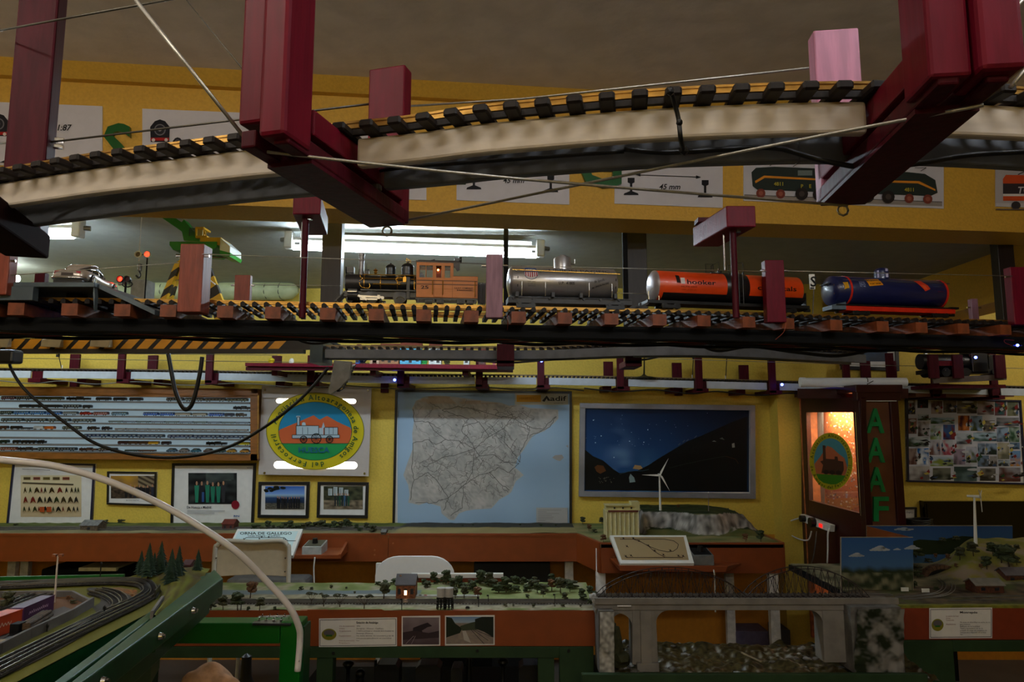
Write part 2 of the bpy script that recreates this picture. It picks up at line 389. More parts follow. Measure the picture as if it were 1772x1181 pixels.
a.poly([(1100,303),(1108,300),(1108,306)],'17151a');a.poly([(1212,307),(1204,304),(1204,310)],'17151a');a.build('print',parent=t)
t,a=beamplate(1286,1632,262,348,'framed picture of a dark green electric locomotive with an orange stripe','picture')
q=lambda x:.036*(x-1286)
def pl(pts,c):a.poly([(x,y+q(x))for x,y in pts],c)
pl([(1288,345),(1630,345),(1630,338),(1288,338)],'9a9088');pl([(1288,338),(1630,338),(1630,337),(1288,337)],'2a2426')
pl([(1302,322),(1300,298),(1308,290),(1340,287),(1570,288),(1600,290),(1618,300),(1622,322),(1610,328),(1310,328)],'2c3430')
pl([(1306,313),(1322,303),(1420,305),(1520,304),(1590,303),(1618,316),(1618,319),(1588,307),(1420,308),(1323,307),(1307,317)],'d98c2a')
pl([(1380,292),(1405,291),(1405,300),(1380,301)],'6f7a78')
for x in(1316,1350,1572,1604):a.ell(x,334+q(x),8,8,'7c3c30',16);a.ell(x,334+q(x),4,4,'9c5a48',12)
for x in(1386,1416,1500,1535):a.ell(x,333+q(x),11,11,'2b2422',16);a.ell(x,333+q(x),5,5,'4a403c',12)
for x in(1330,1370,1560,1590):a.line([(x,287+q(x)),(x+10,281+q(x)),(x-10,281+q(x))],1,'25201f')
a.text('4811',1337,323,6,'b8a83a',bold=True);a.text('P    E',1383,327,6,'b8a83a',bold=True);a.text('4811',1562,333,6,'b8a83a',bold=True)
a.build('print',parent=t)
t,a=beamplate(1722,1900,278,358,'framed picture of an orange, black and white train set at the right edge','picture')
a.rect(1722,280,1900,352,'b9b4b8');a.poly([(1735,310),(1740,303),(1900,305),(1900,318),(1735,318)],'d8552a');a.rect(1735,318,1900,336,'3c3438');a.rect(1735,336,1900,340,'e6e0e0');a.rect(1735,340,1900,348,'d8552a')
a.text('TGV',1759,335,11,'d9d6dc',bold=True,ital=.2);a.ell(1757,356,8,7,'3a3438',16);a.ell(1788,357,8,7,'3a3438',16);a.line([(1760,303),(1775,296),(1900,298)],1.5,'2a2428');a.rect(1722,362,1900,364,'6a6260');a.build('print',parent=t)
LET=mat('dark_green_letter','0d5a1e',.3,var=.05,coat=.4)
def beamletter(ch,px,py,h,label):
    vs,fs,w0=glyphs(ch,True);k=h/.69;n=V((.115,-1,0)).normalized();p0=V((0,byf(0),2.5))+n*.003
    m=MB();N=len(vs)
    fr=[onplane(px+a_*k,py-b_*k,p0,n)+n*.014 for a_,b_ in vs]
    m.add(fr,fs);m.add([p-n*.014 for p in fr],[tuple(f)[::-1]for f in fs])
    ed={}
    for f in fs:
        for i in range(len(f)):
            e=(f[i],f[(i+1)%len(f)]);ed[e]=ed.get(e,0)+1
    for(i,j)in list(ed):
        if(j,i)not in ed:m.add([fr[i],fr[j],fr[j]-n*.014,fr[i]-n*.014],[(3,2,1,0)])
    return m.build('wall_letter',LET,label=label,cat='letter',group='green letters along the yellow beam')
beamletter('S',180,296,78,'large dark green letter S on the beam between the two left plates')
beamletter('E',752,318,76,'large dark green letter mostly hidden, only its foot showing under the track')
beamletter('G',996,324,78,'large dark green letter G on the beam between the 45 mm plates')

# ------------------------------------------------------------------ overhead curved track, close to the camera
def pathz(pix,z,n=10):
    pp=smooth([V((x,y,0))for x,y in pix],n);return[(p.x,Pz(p.x,p.y,z))for p in pp]
TOP=pathz([(-260,330),(-120,308),(20,284),(145,263),(275,246),(405,229),(500,219),(600,208),(700,197),(815,180),(940,167),(1057,156),(1180,147),(1308,141),(1437,137),(1560,137),(1700,141),(1830,148),(1980,160)],1.838)
pts=[p for _,p in TOP]
tt=thing('overhead_track','curved overhead garden-gauge track on pale boards, nearest to the camera, hung from crimson posts','model track',pts[len(pts)//2])
tb=MB().box((-.0075,0,-.009),(.0075,.09,0));tb=tb.build('sleeper',TIE,tt,local=True,bevel=.0015)
tieme=tb.data;bpy.data.objects.remove(tb)
for p,d in resample(pts,.0305):
    o=inst(tieme,'sleeper',tt,p,(0,0,math.atan2(d.y,d.x)));b=o.modifiers.new('bevel','BEVEL');b.width=.002;b.segments=1
def railmesh(pts,off,name,parent,z0=0.,h=.0085,m=BRASS):
    g=MB();c=offset(pts,off,z0)
    ribbon(g,[p+V((0,0,h*.5))for p in c],.0018,h);ribbon(g,[p+V((0,0,h-.001))for p in c],.0038,.0024);ribbon(g,[p+V((0,0,.0008))for p in c],.0062,.0016)
    return g.build(name,m,parent)
railmesh(pts,.0225,'rail',tt);railmesh(pts,.0675,'rail',tt)
for off in(.0215,.0685):g=MB();ribbon(g,offset(pts,off,-.0045),.005,.006);g.build('sleeper_web',TIE,tt)
def cut(a,b):return[p for x,p in TOP if a<=x<=b]
for a,b in((-260,508),(590,1528),(1545,1980)):
    seg=cut(a,b)
    g=MB();ribbon(g,offset(seg,.030,-.0245),.012,.031);g.build('side_board',BEIGE,tt,bevel=.003)
for a,b in((-260,590),(600,1460),(1440,1980)):
    g=MB();ribbon(g,offset(cut(a,b),.099,-.0245),.012,.031);g.build('side_board',GREYB,tt,bevel=.002)
def hanger(fp,fY,fw,rp,rY,label,ftop=2.81,rtop=1.982,fz=1.784,step=True,rm=RED,dz=.018):
    A=P(fp,300,fY);B=P(rp,300,rY);A.z=B.z=0;d=(B-A).normalized();n=V((d.y,-d.x,0)) # n to the right
    t=thing('hanging_bracket',label,'bracket',A+V((0,0,1.77)),'crimson hangers of the overhead track')
    up=V((0,0,1))
    if step:
        c=A-n*fw*.26;MB().bar(c+up*(fz+dz),c+up*ftop,fw*.48,.045,d).build('post',RED,t,bevel=.003)
        c=A+n*fw*.26-d*.008;MB().bar(c+up*fz,c+up*ftop,fw*.50,.045,d).build('post',RED,t,bevel=.004)
    else:MB().bar(A+up*fz,A+up*ftop,fw,.045,d).build('post',RED,t,bevel=.004)
    MB().bar(B+up*1.782,B+up*rtop,.050,.022,d).build('post',rm,t,bevel=.002)
    for s,z0,z1 in((-1,1.780,1.797),(1,1.780,1.797)):
        c0=A-d*.02+n*s*.017;c1=B+d*.01+n*s*.017
        MB().bar(c0+up*(z0+z1)/2,c1+up*(z0+z1)/2,.016,z1-z0).build('crossbeam',REDD,t,bevel=.002)
    c0=A+d*.02;c1=B
    MB().bar(c0+up*1.779,c1+up*1.779,.048,.006).build('crossbeam',REDD,t)
    for s in(-1,1):MB().bar(A+d*.02+n*s*.019+up*1.817,B+n*s*.019+up*1.817,.012,.026).build('cross_plank',RED,t,bevel=.002)
    e=MB().tube([B+V((.006*math.cos(k*.785),0,1.770+.006*math.sin(k*.785)))for k in range(9)],.0013,6);e.build('eyelet',STEEL,t,0,True)
    return t
hanger(478,.62,.054,672,.845,'crimson hanging bracket left of centre, its post dropping from the top of the frame')
hanger(1672,.505,.062,1455,.76,'crimson hanging bracket at upper right with a rear plate coloured lit pink',fz=1.785,dz=.0,rm=mat('crimson_wood_lit_pink','c07a98',.45,var=.12,scale=14,stretch=(7,7,.8)))  # rear plate is crimson wood; its pink is lamplight put into the colour
# far-left bracket: only its tall rear post and the end of its crossbeam are in view
A=P(-120,300,.70);B=P(50,300,.955);A.z=B.z=0;d=(B-A).normalized();n=V((d.y,-d.x,0));up=V((0,0,1))
t=thing('hanging_bracket','dark crimson hanging bracket at the left edge, its post behind the overhead track','bracket',B+up*1.76,'crimson hangers of the overhead track')
MB().bar(B+up*1.77,B+up*2.81,.050,.04,d).build('post',REDD,t,bevel=.003)
MB().bar(A+up*1.785,B+d*.02+up*1.785,.055,.035).build('crossbeam',mat('dark_brown_beam','2a1210',.8,spec=.05),t,bevel=.003)
for zz in(1.905,1.93,1.94):MB().cyl(B+n*.028+up*zz,B+n*.040+up*zz,.004,n=6).build('bolt',CHROME,t)
def ext(p,q,k):return p+(q-p)*k
a_,b_=P(452,262,.62),P(1466,356,.735)
cable('steel_cable',[P(235,0,.60),P(427,243,.62)],.0018,STEEL,'bright steel cable slanting down to the left crimson post',sm=0).location
cable('steel_cable',[a_,P(890,309,.665),b_],.0016,STEEL,'steel cable from the left crimson hanger down to the foot of the right hanger',sm=4)
cable('steel_cable',[P(1702,182,.51),P(1300,259,.62),P(682,386,.86)],.0016,STEEL,'steel cable from the right crimson hanger down to the foot of the left one',sm=4)
cable('steel_cable',[P(88,246,.96),P(640,180,.86)],.0016,STEELD,'grey steel cable between the far left post and the left crimson hanger',sm=0)
cable('steel_cable',[P(704,184,.86),P(905,171,.82),P(1400,118,.74)],.0014,STEEL,'steel cable running behind the overhead rails between the two short red plates',sm=0)
cable('steel_cable',[P(-30,58,.92),P(300,-2,.84)],.0016,STEELD,'grey steel cable crossing the top left corner',sm=0)
cable('steel_cable',[P(320,-3,.84),P(430,132,.80)],.0007,STEELD,'thin dark wire slanting towards the left crimson post',sm=0)
cable('steel_cable',[P(1744,30,.55),P(1790,-22,.55)],.0018,STEEL,'short bright cable end at the top right corner',sm=0)
cable('steel_cable',[P(1748,152,.55),P(1800,90,.55)],.0018,STEEL,'bright cable right of the right crimson hanger',sm=0)
cable('steel_cable',[P(0,248,.99),P(30,247,.97)],.0016,STEELD,'short grey cable left of the far left post',sm=0)
cable('black_cable',[P(1080,258,.67),P(1150,264,.67),P(1250,259,.67),P(1340,256,.67),P(1420,277,.66),P(1500,290,.66),P(1590,283,.66),P(1680,268,.67),P(1800,262,.67)],.0028,BLACK,'black cable sagging under the overhead boards at right')
cable('black_cable',[P(560,325,.80),P(640,300,.78),P(700,290,.74),P(860,278,.70),P(1080,262,.67)],.0022,BLACK,'black cable clipped under the middle of the overhead boards')
cable('black_cable',[P(-20,330,.86),P(140,322,.86),P(400,300,.82),P(560,328,.80)],.0022,BLACK,'black cable clipped under the left overhead boards')
t=thing('cable_tie','black cable ties strapped round the overhead boards, ends hanging','cable tie',P(1180,262,.62))
MB().tube(smooth([P(1160,152,.588),P(1166,175,.60),P(1174,205,.606),P(1178,240,.608),P(1184,266,.64)]),.0022,6).build('strap',BLACK,t,0,True)
MB().ball(P(1160,158,.590),.0045,1,.1).ball(P(1183,260,.63),.005,1,.1).ball(P(1176,212,.604),.0035,1,.1).build('clasp',BLACK,t,kind='stuff')
for i,(x,y)in enumerate(((958,283),(1105,283),(658,317),(520,325))):
    pass
# ------------------------------------------------------------------ middle shelf: double track with the train
ZR=1.838
SH=pathz([(-160,517),(0,520),(300,524),(600,530),(820,534),(1000,538),(1200,542),(1400,549),(1560,554),(1700,558),(1900,565)],ZR)
sp=[p for _,p in SH]
ts=thing('train_shelf','dark hanging shelf carrying two brass garden-gauge tracks across the whole room','shelf',V((0,1.85,1.76)))
tb=MB().box((-.006,-.022,-.009),(.006,.068,0)).add([(-.006,-.022,0),(.006,-.022,0),(0,-.022,.004),(-.006,.0,0),(.006,.0,0),(0,.0,.004)],[(0,1,2),(3,5,4),(0,2,5,3),(1,4,5,2)]).build('sleeper',TIE,ts,local=True)
tieme2=tb.data;bpy.data.objects.remove(tb)
for off in(0,.125):
    line=offset(sp,off)
    for p,d in resample(line,.0288):inst(tieme2,'sleeper',ts,p,(0,0,math.atan2(d.y,d.x)))
    railmesh(line,0,'rail',ts);railmesh(line,.045,'rail',ts)
def shelfpt(px,off=0.,z=0.): # point of the shelf path seen at photo column px, pushed back by off
    best=min(range(len(SH)-1),key=lambda i:abs(SH[i][0]-px));i=best if SH[best][0]<=px else best-1;i=max(0,min(i,len(SH)-2))
    k=(px-SH[i][0])/(SH[i+1][0]-SH[i][0]);p=SH[i][1].lerp(SH[i+1][1],k);d=(SH[i+1][1]-SH[i][1]).normalized()
    return p+V((-d.y,d.x,0))*off+V((0,0,z)),d
cb=None
for px in(2,51,141,229,305,400,480,572,654,734,814,893,971,1050,1131,1204,1279,1345,1427,1506,1572,1643,1714,1790):
    p,d=shelfpt(px,-.05,-.009)
    if cb is None:
        o=MB().box((-.019,0,-.035),(.019,.30,-.005)).build('crossbar',CROSS,ts,local=True,bevel=.001);cb=o.data;bpy.data.objects.remove(o)
    inst(cb,'crossbar',ts,p,(0,0,math.atan2(d.y,d.x)))
for off,wd,m in((.02,.05,DARK),(.09,.05,DARK),(.155,.05,DARK)):
    g=MB();ribbon(g,offset(sp,off,-.051),wd,.018);g.build('deck_board',m,ts,bevel=.002)
g=MB();ribbon(g,offset(sp,.005,-.062),.02,.03);g.build('deck_beam',DARK,ts,bevel=.002)
# cable bundle beneath the deck
for k,(off,dz,m,r)in enumerate(((.07,-.066,'black',.005),(.11,-.064,'orange',.002),(.13,-.066,'black',.004),(.19,-.066,'dark grey',.005),(.16,-.063,'red',.002))):
    mm={'black':BLACK,'orange':mat('orange_wire','9a3c18',.5),'dark grey':DARK,'red':mat('red_wire','8c1c1c',.5)}[m]
    c=offset(sp,off,dz);c=[p+V((0,.006*math.sin(i*.5+k),-abs(.006*math.sin(i*.37+k))))for i,p in enumerate(c)]
    MB().tube(c,r,6).build('shelf_wire',mm,smooth=True,label='%s cable clipped under the train shelf, %s from the front'%(m,ORD[k]),cat='cable',group='cables under the train shelf')
def plate(px0,px1,yt,yb,off,m,label,thick=.016,extra=None):
    p,d=shelfpt((px0+px1)/2,off);Y=p.y
    t=thing('cable_post',label,'post',P((px0+px1)/2,yb,Y),'short wooden posts that carry the guard cable of the train shelf')
    a,b=P(px0,(yt+yb)/2,Y).x,P(px1,(yt+yb)/2,Y).x;z0,z1=P(px0,yb,Y).z,P(px0,yt,Y).z
    MB().box((a,Y,z0),(b,Y+thick,z1)).build('upright',m,t,bevel=.002)
    MB().cyl((b-.002,Y+.006,z1-.03),(b+.012,Y+.006,z1-.03),.003,n=6).build('bolt',CHROME,t)
    MB().cyl((a+.002,Y+.006,z1-.03),(a-.012,Y+.006,z1-.03),.003,n=6).build('bolt',CHROME,t)
    return Y
Y1=plate(309,350,422,540,-.07,TERRA,'tall brick-red post in front of the yellow crane',.05)
MAUVE=mat('red_wood_lit_mauve','95697a',.5,var=.15,scale=16,stretch=(7,7,.8))  # red posts paled to mauve, the front light put into their colour
Y2=plate(841,870,440,550,-.07,MAUVE,'mauve wooden post between the steam locomotive and the silver tank wagon',.03)
Y3=plate(1326,1359,450,558,-.07,RED,'crimson post in front of the orange tank wagon',.03)
Y4=plate(1752,1800,462,562,-.07,RED,'crimson post at the right edge of the train shelf',.03)
Y0=plate(-30,14,430,510,-.07,TERRA,'brick-red post at the left edge of the train shelf',.03)
plate(405,432,476,530,.27,TERRA,'small brick-red post behind the rails, right of the crane',.02)
plate(58,76,472,520,.27,REDD,'small dark red post behind the silver model car',.02)
plate(1682,1694,517,560,.26,MAUVE,'narrow pale mauve post behind the blue tank wagon',.02)
for a,b,l in((P(14,477,Y0+.01),P(309,455,Y1),'thin guard cable behind the silver model car'),(P(350,440,Y1),P(841,457,Y2),'thin guard cable above the steam locomotive'),(P(870,460,Y2),P(1326,470,Y3),'thin guard cable above the silver tank wagon'),(P(1359,469,Y3),P(1752,478,Y4),'thin guard cable above the blue tank wagon'),
                (P(432,493,2.2),P(590,495,2.2),'thin guard cable behind the front of the locomotive'),(P(1060,507,2.2),P(1120,509,2.2),'thin guard cable in the gap between the silver and the orange tank wagon')):
    cable('guard_cable',[a,b],.0011,STEEL,l,sm=0,group='guard cables of the train shelf')
# shelf suspension
def susp(px,yt,yb,zr,label,w=50,Yf=1.72,dx=-.035):
    c=P(px,(yt+yb)/2,Yf);hw=w/2*Yf/F;z1,z0=P(px,yt,Yf).z,P(px,yb,Yf).z
    t=thing('shelf_hanger',label,'hanger',(c.x,Yf,1.80),'crimson hangers of the train shelf')
    g=MB().hexa([(c.x-hw,Yf,z0),(c.x+hw,Yf,z0),(c.x+hw+dx,Yf+.20,z0),(c.x-hw+dx,Yf+.20,z0),(c.x-hw,Yf,z1),(c.x+hw,Yf,z1),(c.x+hw+dx,Yf+.20,z1),(c.x-hw+dx,Yf+.20,z1)])
    g.build('arm',RED,t,bevel=.003)
    MB().cyl((c.x-.012,Yf+.035,1.80),(c.x-.012,Yf+.035,z0),.0085,n=12).build('rod',REDD,t,0,'auto')
    MB().cyl((c.x-.028,Yf+.06,z0-.10),(c.x-.028,Yf+.06,z0),.003,n=8).build('threaded_rod',CHROME,t)
    MB().cyl((c.x,Yf+.03,z0-.006),(c.x,Yf+.03,z0),.008,n=6).build('nut',CHROME,t)
    MB().box((c.x-hw+dx,Yf+.14,z1),(c.x+hw+dx-.03,Yf+.18,2.47 if px<0 else z1+.012)).build('packing',REDD,t)
susp(531,337,371,0,'crimson shelf hanger with a dark rod, left of the steam locomotive')
susp(1283,356,393,0,'crimson shelf hanger with a thin red rod in front of the orange tank wagon',52)
for(a,b,Y,l)in((556,590,2.90,'tall dark wooden post behind the front of the locomotive'),(1080,1120,2.98,'tall dark wooden post between the silver and orange tank wagons'),(1729,1757,3.02,'tall dark wooden post at the right end of the shelf')):
    x0,x1=P(a,460,Y).x,P(b,460,Y).x
    MB().box((x0,Y,1.90),(x1,Y+.05,2.47)).build('wooden_post',mat('near_black_wood','241a1c',.45,var=.2,scale=10,stretch=(6,6,1)),bevel=.002,label=l,cat='post',group='dark posts behind the train shelf')
# ------------------------------------------------------------------ fluorescent lamps in view
TUBE=mat('lit_fluorescent_tube','dff2ff',.5,var=0,emit=TUBE_E)
def lamp(p,q,label,cover=True):
    p,q=V(p),V(q);d=(q-p).normalized()
    t=thing('fluorescent_lamp',label,'lamp',(p+q)/2,'fluorescent lamps on the ceiling')
    MB().cyl(p+d*.03,q-d*.03,.013,n=12).build('tube',TUBE,t,0,'auto')
    MB().bar(p+V((0,0,.040)),q+V((0,0,.040)),.032,.018).build('batten',WHITE,t,bevel=.004)
    MB().bar(p+d*.05+V((0,.032,.048)),q-d*.05+V((0,.032,.048)),.004,.064).build('glow_board',WHITE,t)  # white board added behind the tube to widen the bright glow
    for e,s in((p,1),(q,-1)):
        g=MB();g.bar(e+V((0,0,.035))-d*.012*s,e+V((0,0,.035))+d*.03*s,.045,.085);g.build('end_cap',WHITE,t,bevel=.006)
        MB().cyl(e-d*s*.035+V((0,.02,.04)),e-d*s*.01+V((0,.01,.04)),.012,n=10).build('starter',mat('grey_starter','8a8a86',.5),t)
    return t
lamp(P(497,428,3.28),P(938,443,3.34),'lit fluorescent lamp behind the steam locomotive, right of the crane')
lamp(P(-330,406,3.08),P(138,409,3.05),'lit fluorescent lamp above the silver model car at the left edge')
MB().bar(P(370,482,4.70),P(600,489,4.70),.03,.03).build('conduit',mat('white_conduit','c8d4dc',.4,var=.02),label='white cable trunking high on the back wall right of the crane',cat='trunking')
MB().bar(P(770,485,4.70),P(880,489,4.70),.03,.03).build('conduit',mat('white_conduit','c8d4dc'),label='short white cable trunking on the back wall behind the cab of the locomotive',cat='trunking')
# rolled mats stored near the wall top
for x0,x1,y0,y1,l in((380,516,503,503,'pale green roll stored on the wall shelf right of the crane'),(250,372,503,503,'pale green roll stored on the wall shelf behind the crane legs'),(-40,230,505,505,'pale green roll stored on the wall shelf behind the model car')):
    a,b=P(x0,y0,4.6),P(x1,y1,4.6)
    t=thing('rolled_mat',l,'roll',a)
    d=(b-a).normalized()
    MB().lathe([(.03,0),(.060,.01),(.066,.05),(.066,(b-a).length-.12),(.058,(b-a).length-.04),(.02,(b-a).length)],(0,0,0),'x',20).build('roll',mat('pale_green_vinyl','b4b888',.5,bump=.2,scale=12),t,1,'auto')
    for k in(.3,.62,.8):
        L=(b-a).length*k;MB().tube([V((L+.01*math.sin(j),.067*math.cos(j*.7),.067*math.sin(j*.7)))for j in range(10)],.0025,5).build('cord',BLACK,t,1)

# ------------------------------------------------------------------ the train on the front track of the shelf
def wheelset(t,xs,y0,r,m=BLACK,gauge=.045):
    for x in xs:
        g=MB()
        for s in(-1,1):
            yy=y0+s*gauge/2
            g.M=Matrix.Translation((x,yy,r));g.lathe([(r*.25,-.004),(r,-.003),(r,.003),(r*.8,.003),(r*.75,.001),(r*.25,.001)],(0,0,0),'y',18)
            for k in range(8):a=k*math.pi/4;g.bar((0,-.003*s,0),(r*.8*math.cos(a),-.003*s,r*.8*math.sin(a)),.002,.002,(0,1,0))
        g.M=None;g.cyl((x,y0-gauge/2,r),(x,y0+gauge/2,r),.002,n=6)
        g.build('wheelset',m,t,1)
def place(px,label,name,cat,group=None,off=.0225):
    p,d=shelfpt(px,off,.0085);t=thing(name,label,cat,p,group,math.atan2(d.y,d.x));return t
u=.00154/5.907
# --- steam locomotive: local x = along, z = up from the rail, y<0 towards the viewer
t=place(712,'black steam model locomotive with an orange-tan wooden cab numbered 25','steam_locomotive','model locomotive')
X0=840
def ux(zx):return(zx-X0)*u
def uz(zy):return(648-zy)*u*.985
BLK=mat('satin_black_boiler','151517',.3,var=.05,scale=20,spec=.6);GM=mat('graphite_smokebox','3a3736',.4,.4,var=.1)
TAN=mat('orange_tan_cab','c9772f',.45,var=.06,scale=25);GOLD=mat('brass_fittings','d8a648',.25,.9,var=.05);SIL=mat('bright_metal','b8b4ac',.25,.9,var=.05)
zc=uz(425);rb=88*u
MB().lathe([(0,ux(155)),(rb*.55,ux(157)),(rb*1.02,ux(170)),(rb*1.05,ux(180)),(rb*1.05,ux(340))],(0,0,zc),'x',32).build('smokebox',GM,t,1,'auto')
MB().lathe([(rb*.96,ux(338)),(rb*.96,ux(880))],(0,0,zc),'x',32).build('boiler',BLK,t,1,'auto')
for x in(355,520,690,860):MB().lathe([(rb*.97,ux(x)),(rb*.99,ux(x)),(rb*.99,ux(x+7)),(rb*.97,ux(x+7))],(0,0,zc),'x',32).build('boiler_band',GOLD,t,1,'auto')
MB().lathe([(0,uz(100)),(27*u,uz(106)),(32*u,uz(112)),(32*u,uz(130)),(28*u,uz(133)),(27*u,uz(180)),(29*u,uz(182)),(29*u,uz(190)),(25*u,uz(192)),(27*u,uz(300)),(36*u,uz(345))],(ux(320),0,0),'z',20).build('chimney',mat('steel_chimney','7d7a78',.3,.7,var=.1),t,1,'auto')
def dome(x,r,z0,z1,name):
    MB().lathe([(r*1.12,uz(z0)),(r*1.12,uz(z0-18)),(r,uz(z0-24)),(r,uz(z1+45)),(r*1.06,uz(z1+42)),(r*.98,uz(z1+26)),(r*.6,uz(z1+8)),(r*.18,uz(z1)),(r*.16,uz(z1-10)),(0,uz(z1-12))],(ux(x),0,0),'z',24).build(name,BLK,t,1,'auto')
dome(617,50*u,350,212,'sand_dome');dome(790,62*u,345,198,'steam_dome')
g=MB().box((ux(180),-.012,uz(320)),(ux(250),.012,uz(258))).cyl((ux(165),0,uz(288)),(ux(185),0,uz(288)),.011,.009,16).box((ux(205),-.006,uz(345)),(ux(235),.006,uz(320)));g.build('headlamp',BLK,t,1)
g=MB().cyl((ux(370),-.002,uz(345)),(ux(370),-.002,uz(215)),.0014,n=6).box((ux(355),-.006,uz(330)),(ux(400),.006,uz(290))).cyl((ux(375),0,uz(340)),(ux(392),0,uz(275)),.0025,n=8);g.build('air_pump',BLK,t,1)
MB().lathe([(11*u,uz(322)),(18*u,uz(306)),(12*u,uz(292)),(26*u,uz(283)),(6*u,uz(268)),(0,uz(255))],(ux(465),0,0),'z',14).build('bell',GOLD,t,1,'auto')
g=MB()
for k,x in enumerate((780,800,818)):g.cyl((ux(x),0,uz(190)),(ux(x),0,uz(145+8*k)),.0016,n=8)
g.build('whistle',GOLD,t,1)
for a,b,y,zz,r,nm in((450,730,-rb*1.05,446,.0018,'handrail'),(340,880,-rb*.86,345,.0013,'handrail'),(355,880,-rb,388,.0010,'steam_pipe')):
    MB().cyl((ux(a),y,uz(zz)),(ux(b),y,uz(zz)),r,n=8).build(nm,GOLD,t,1)
for x in(525,715):MB().ball((ux(x),-rb*1.05,uz(446)),.003,1).build('rail_knob',GOLD,t,1)
for pp in([(320,348),(322,375),(345,390),(315,415),(320,460),(350,485),(410,488),(418,460),(412,440)],[(765,350),(765,370),(690,375),(680,400),(700,420),(745,415)]):
    MB().tube(smooth([(ux(a),-rb*1.0,uz(b))for a,b in pp],4),.0011,6).build('steam_pipe',GOLD,t,1,True)
g=MB().box((ux(750),-rb*1.1,uz(420)),(ux(782),-rb,uz(365)));g.build('valve',GOLD,t,1)
MB().box((ux(785),-rb*1.2,uz(600)),(ux(822),-rb*.8,uz(365))).build('water_pump',BLK,t,local=True,bevel=.001)
# frame, cylinders, running board, rods
MB().box((ux(160),-.020,uz(575)),(ux(1500),.020,uz(520))).build('frame',BLK,t,1)
MB().box((ux(330),-.030,uz(520)),(ux(880),.030,uz(506))).build('running_board',BLK,t,1)
for s in(-1,1):
    g=MB().cyl((ux(205),s*.030,uz(578)),(ux(305),s*.030,uz(578)),.0115,n=16).box((ux(210),s*.030-.010,uz(545)),(ux(300),s*.030+.010,uz(515)));g.build('cylinder',BLK,t,1)
    MB().box((ux(205),s*.030-.011,uz(545)),(ux(300),s*.030+.011,uz(535))).build('cylinder_cover',SIL,t,1)
    g=MB().bar((ux(305),s*.034,uz(583)),(ux(560),s*.034,uz(590)),.003,.005).bar((ux(310),s*.036,uz(578)),(ux(400),s*.036,uz(618)),.002,.006).bar((ux(330),s*.033,uz(612)),(ux(500),s*.033,uz(612)),.003,.005).box((ux(500),s*.033-.003,uz(610)),(ux(528),s*.033+.003,uz(568))).cyl((ux(552),s*.037,uz(598)),(ux(552),s*.031,uz(598)),.0045,n=12)
    g.build('side_rod',SIL,t,1)
wheelset(t,(ux(440),ux(720)),0,.0175,BLK);wheelset(t,(ux(220),),0,.009,BLK);wheelset(t,(ux(1010),ux(1130),ux(1340),ux(1440)),0,.010,BLK)
MB().tube([(ux(685),-.028,uz(600)),(ux(700),-.028,uz(585)),(ux(725),-.028,uz(578)),(ux(750),-.028,uz(585)),(ux(768),-.028,uz(600))],.0010,5).build('wheel_rim',SIL,t,1)
g=MB()
for k in range(7):yy=-.022+.0073*k;g.bar((ux(160),yy,uz(545)),(ux(80),yy*1.1,uz(628)),.003,.003)
g.box((ux(78),-.026,uz(632)),(ux(95),.026,uz(622)));g.box((ux(150),-.028,uz(552)),(ux(165),.028,uz(535)))
g.build('cowcatcher',BLK,t,1)
# cab with real window openings, tender
yc=.030
cab=MB()
zt,zw0,zw1,zb=uz(205),uz(243),uz(370),uz(582)
def panel(x0,x1,z0,z1,y=-yc,th=.0025):cab.box((ux(x0),y,z1),(ux(x1),y+th,z0))
for yy in(-yc,yc-.0025):
    for x0,x1 in((885,915),(1050,1085),(1138,1172),(1230,1262),(978,984)):panel(x0,x1,zw0,zw1,yy)
    panel(885,1262,zt,zw0,yy);panel(885,1262,zw1,uz(390),yy)
    panel(885,1505,uz(390),zb,yy)
    panel(1262,1512,uz(352),uz(390),yy)
cab.box((ux(885),-yc,zb),(ux(889),yc,uz(395)));cab.box((ux(885),-yc,zw0),(ux(889),yc,zt))
cab.box((ux(1505),-yc,zb),(ux(1510),yc,uz(352)));cab.box((ux(1258),-yc,uz(400)),(ux(1262),yc,zt));cab.box((ux(885),-yc,zb),(ux(1505),yc,zb+.002))
cab.build('cab_body',TAN,t,local=True,bevel=.0004)
MB().box((ux(878),-yc-.004,uz(206)),(ux(1330),yc+.004,uz(196))).box((ux(900),-yc,uz(196)),(ux(1310),yc,uz(186))).build('cab_roof',mat('slate_cab_roof','3a3330',.5),t,local=True,bevel=.001)
MB().prism([(ux(1262),-yc,uz(210)),(ux(1325),-yc,uz(210)),(ux(1325),-yc,uz(285)),(ux(1300),-yc,uz(298)),(ux(1262),-yc,uz(240))],(0,.0015,0)).build('roof_bracket',mat('slate_cab_roof','3a3330'),t,1)
g=MB().box((ux(980),-.02,uz(188)),(ux(1072),.02,uz(184))).prism([(ux(980),-.015,uz(186)),(ux(1070),-.015,uz(186)),(ux(1070),-.015,uz(160))],(0,.03,0));g.build('roof_hatch',BLK,t,1)
g=MB().box((ux(1272),-.010,uz(178)),(ux(1318),.010,uz(138))).cyl((ux(1318),0,uz(152)),(ux(1348),0,uz(152)),.008,.009,14).box((ux(1285),-.006,uz(195)),(ux(1310),.006,uz(178)));g.build('rear_lamp',BLK,t,1)
MB().box((ux(1265),-yc+.004,uz(356)),(ux(1505),yc-.004,uz(345))).build('tender_deck',mat('ochre_tender_deck','8a4a12',.5),t,1)
MB().box((ux(1262),yc-.02,uz(352)),(ux(1440),yc-.004,uz(330))).build('coal_load',mat('coal','221a14',.8,bump=.5),t,1)
GL=mat('dark_glass','59666e',.1,var=.1,scale=60,spec=.8)
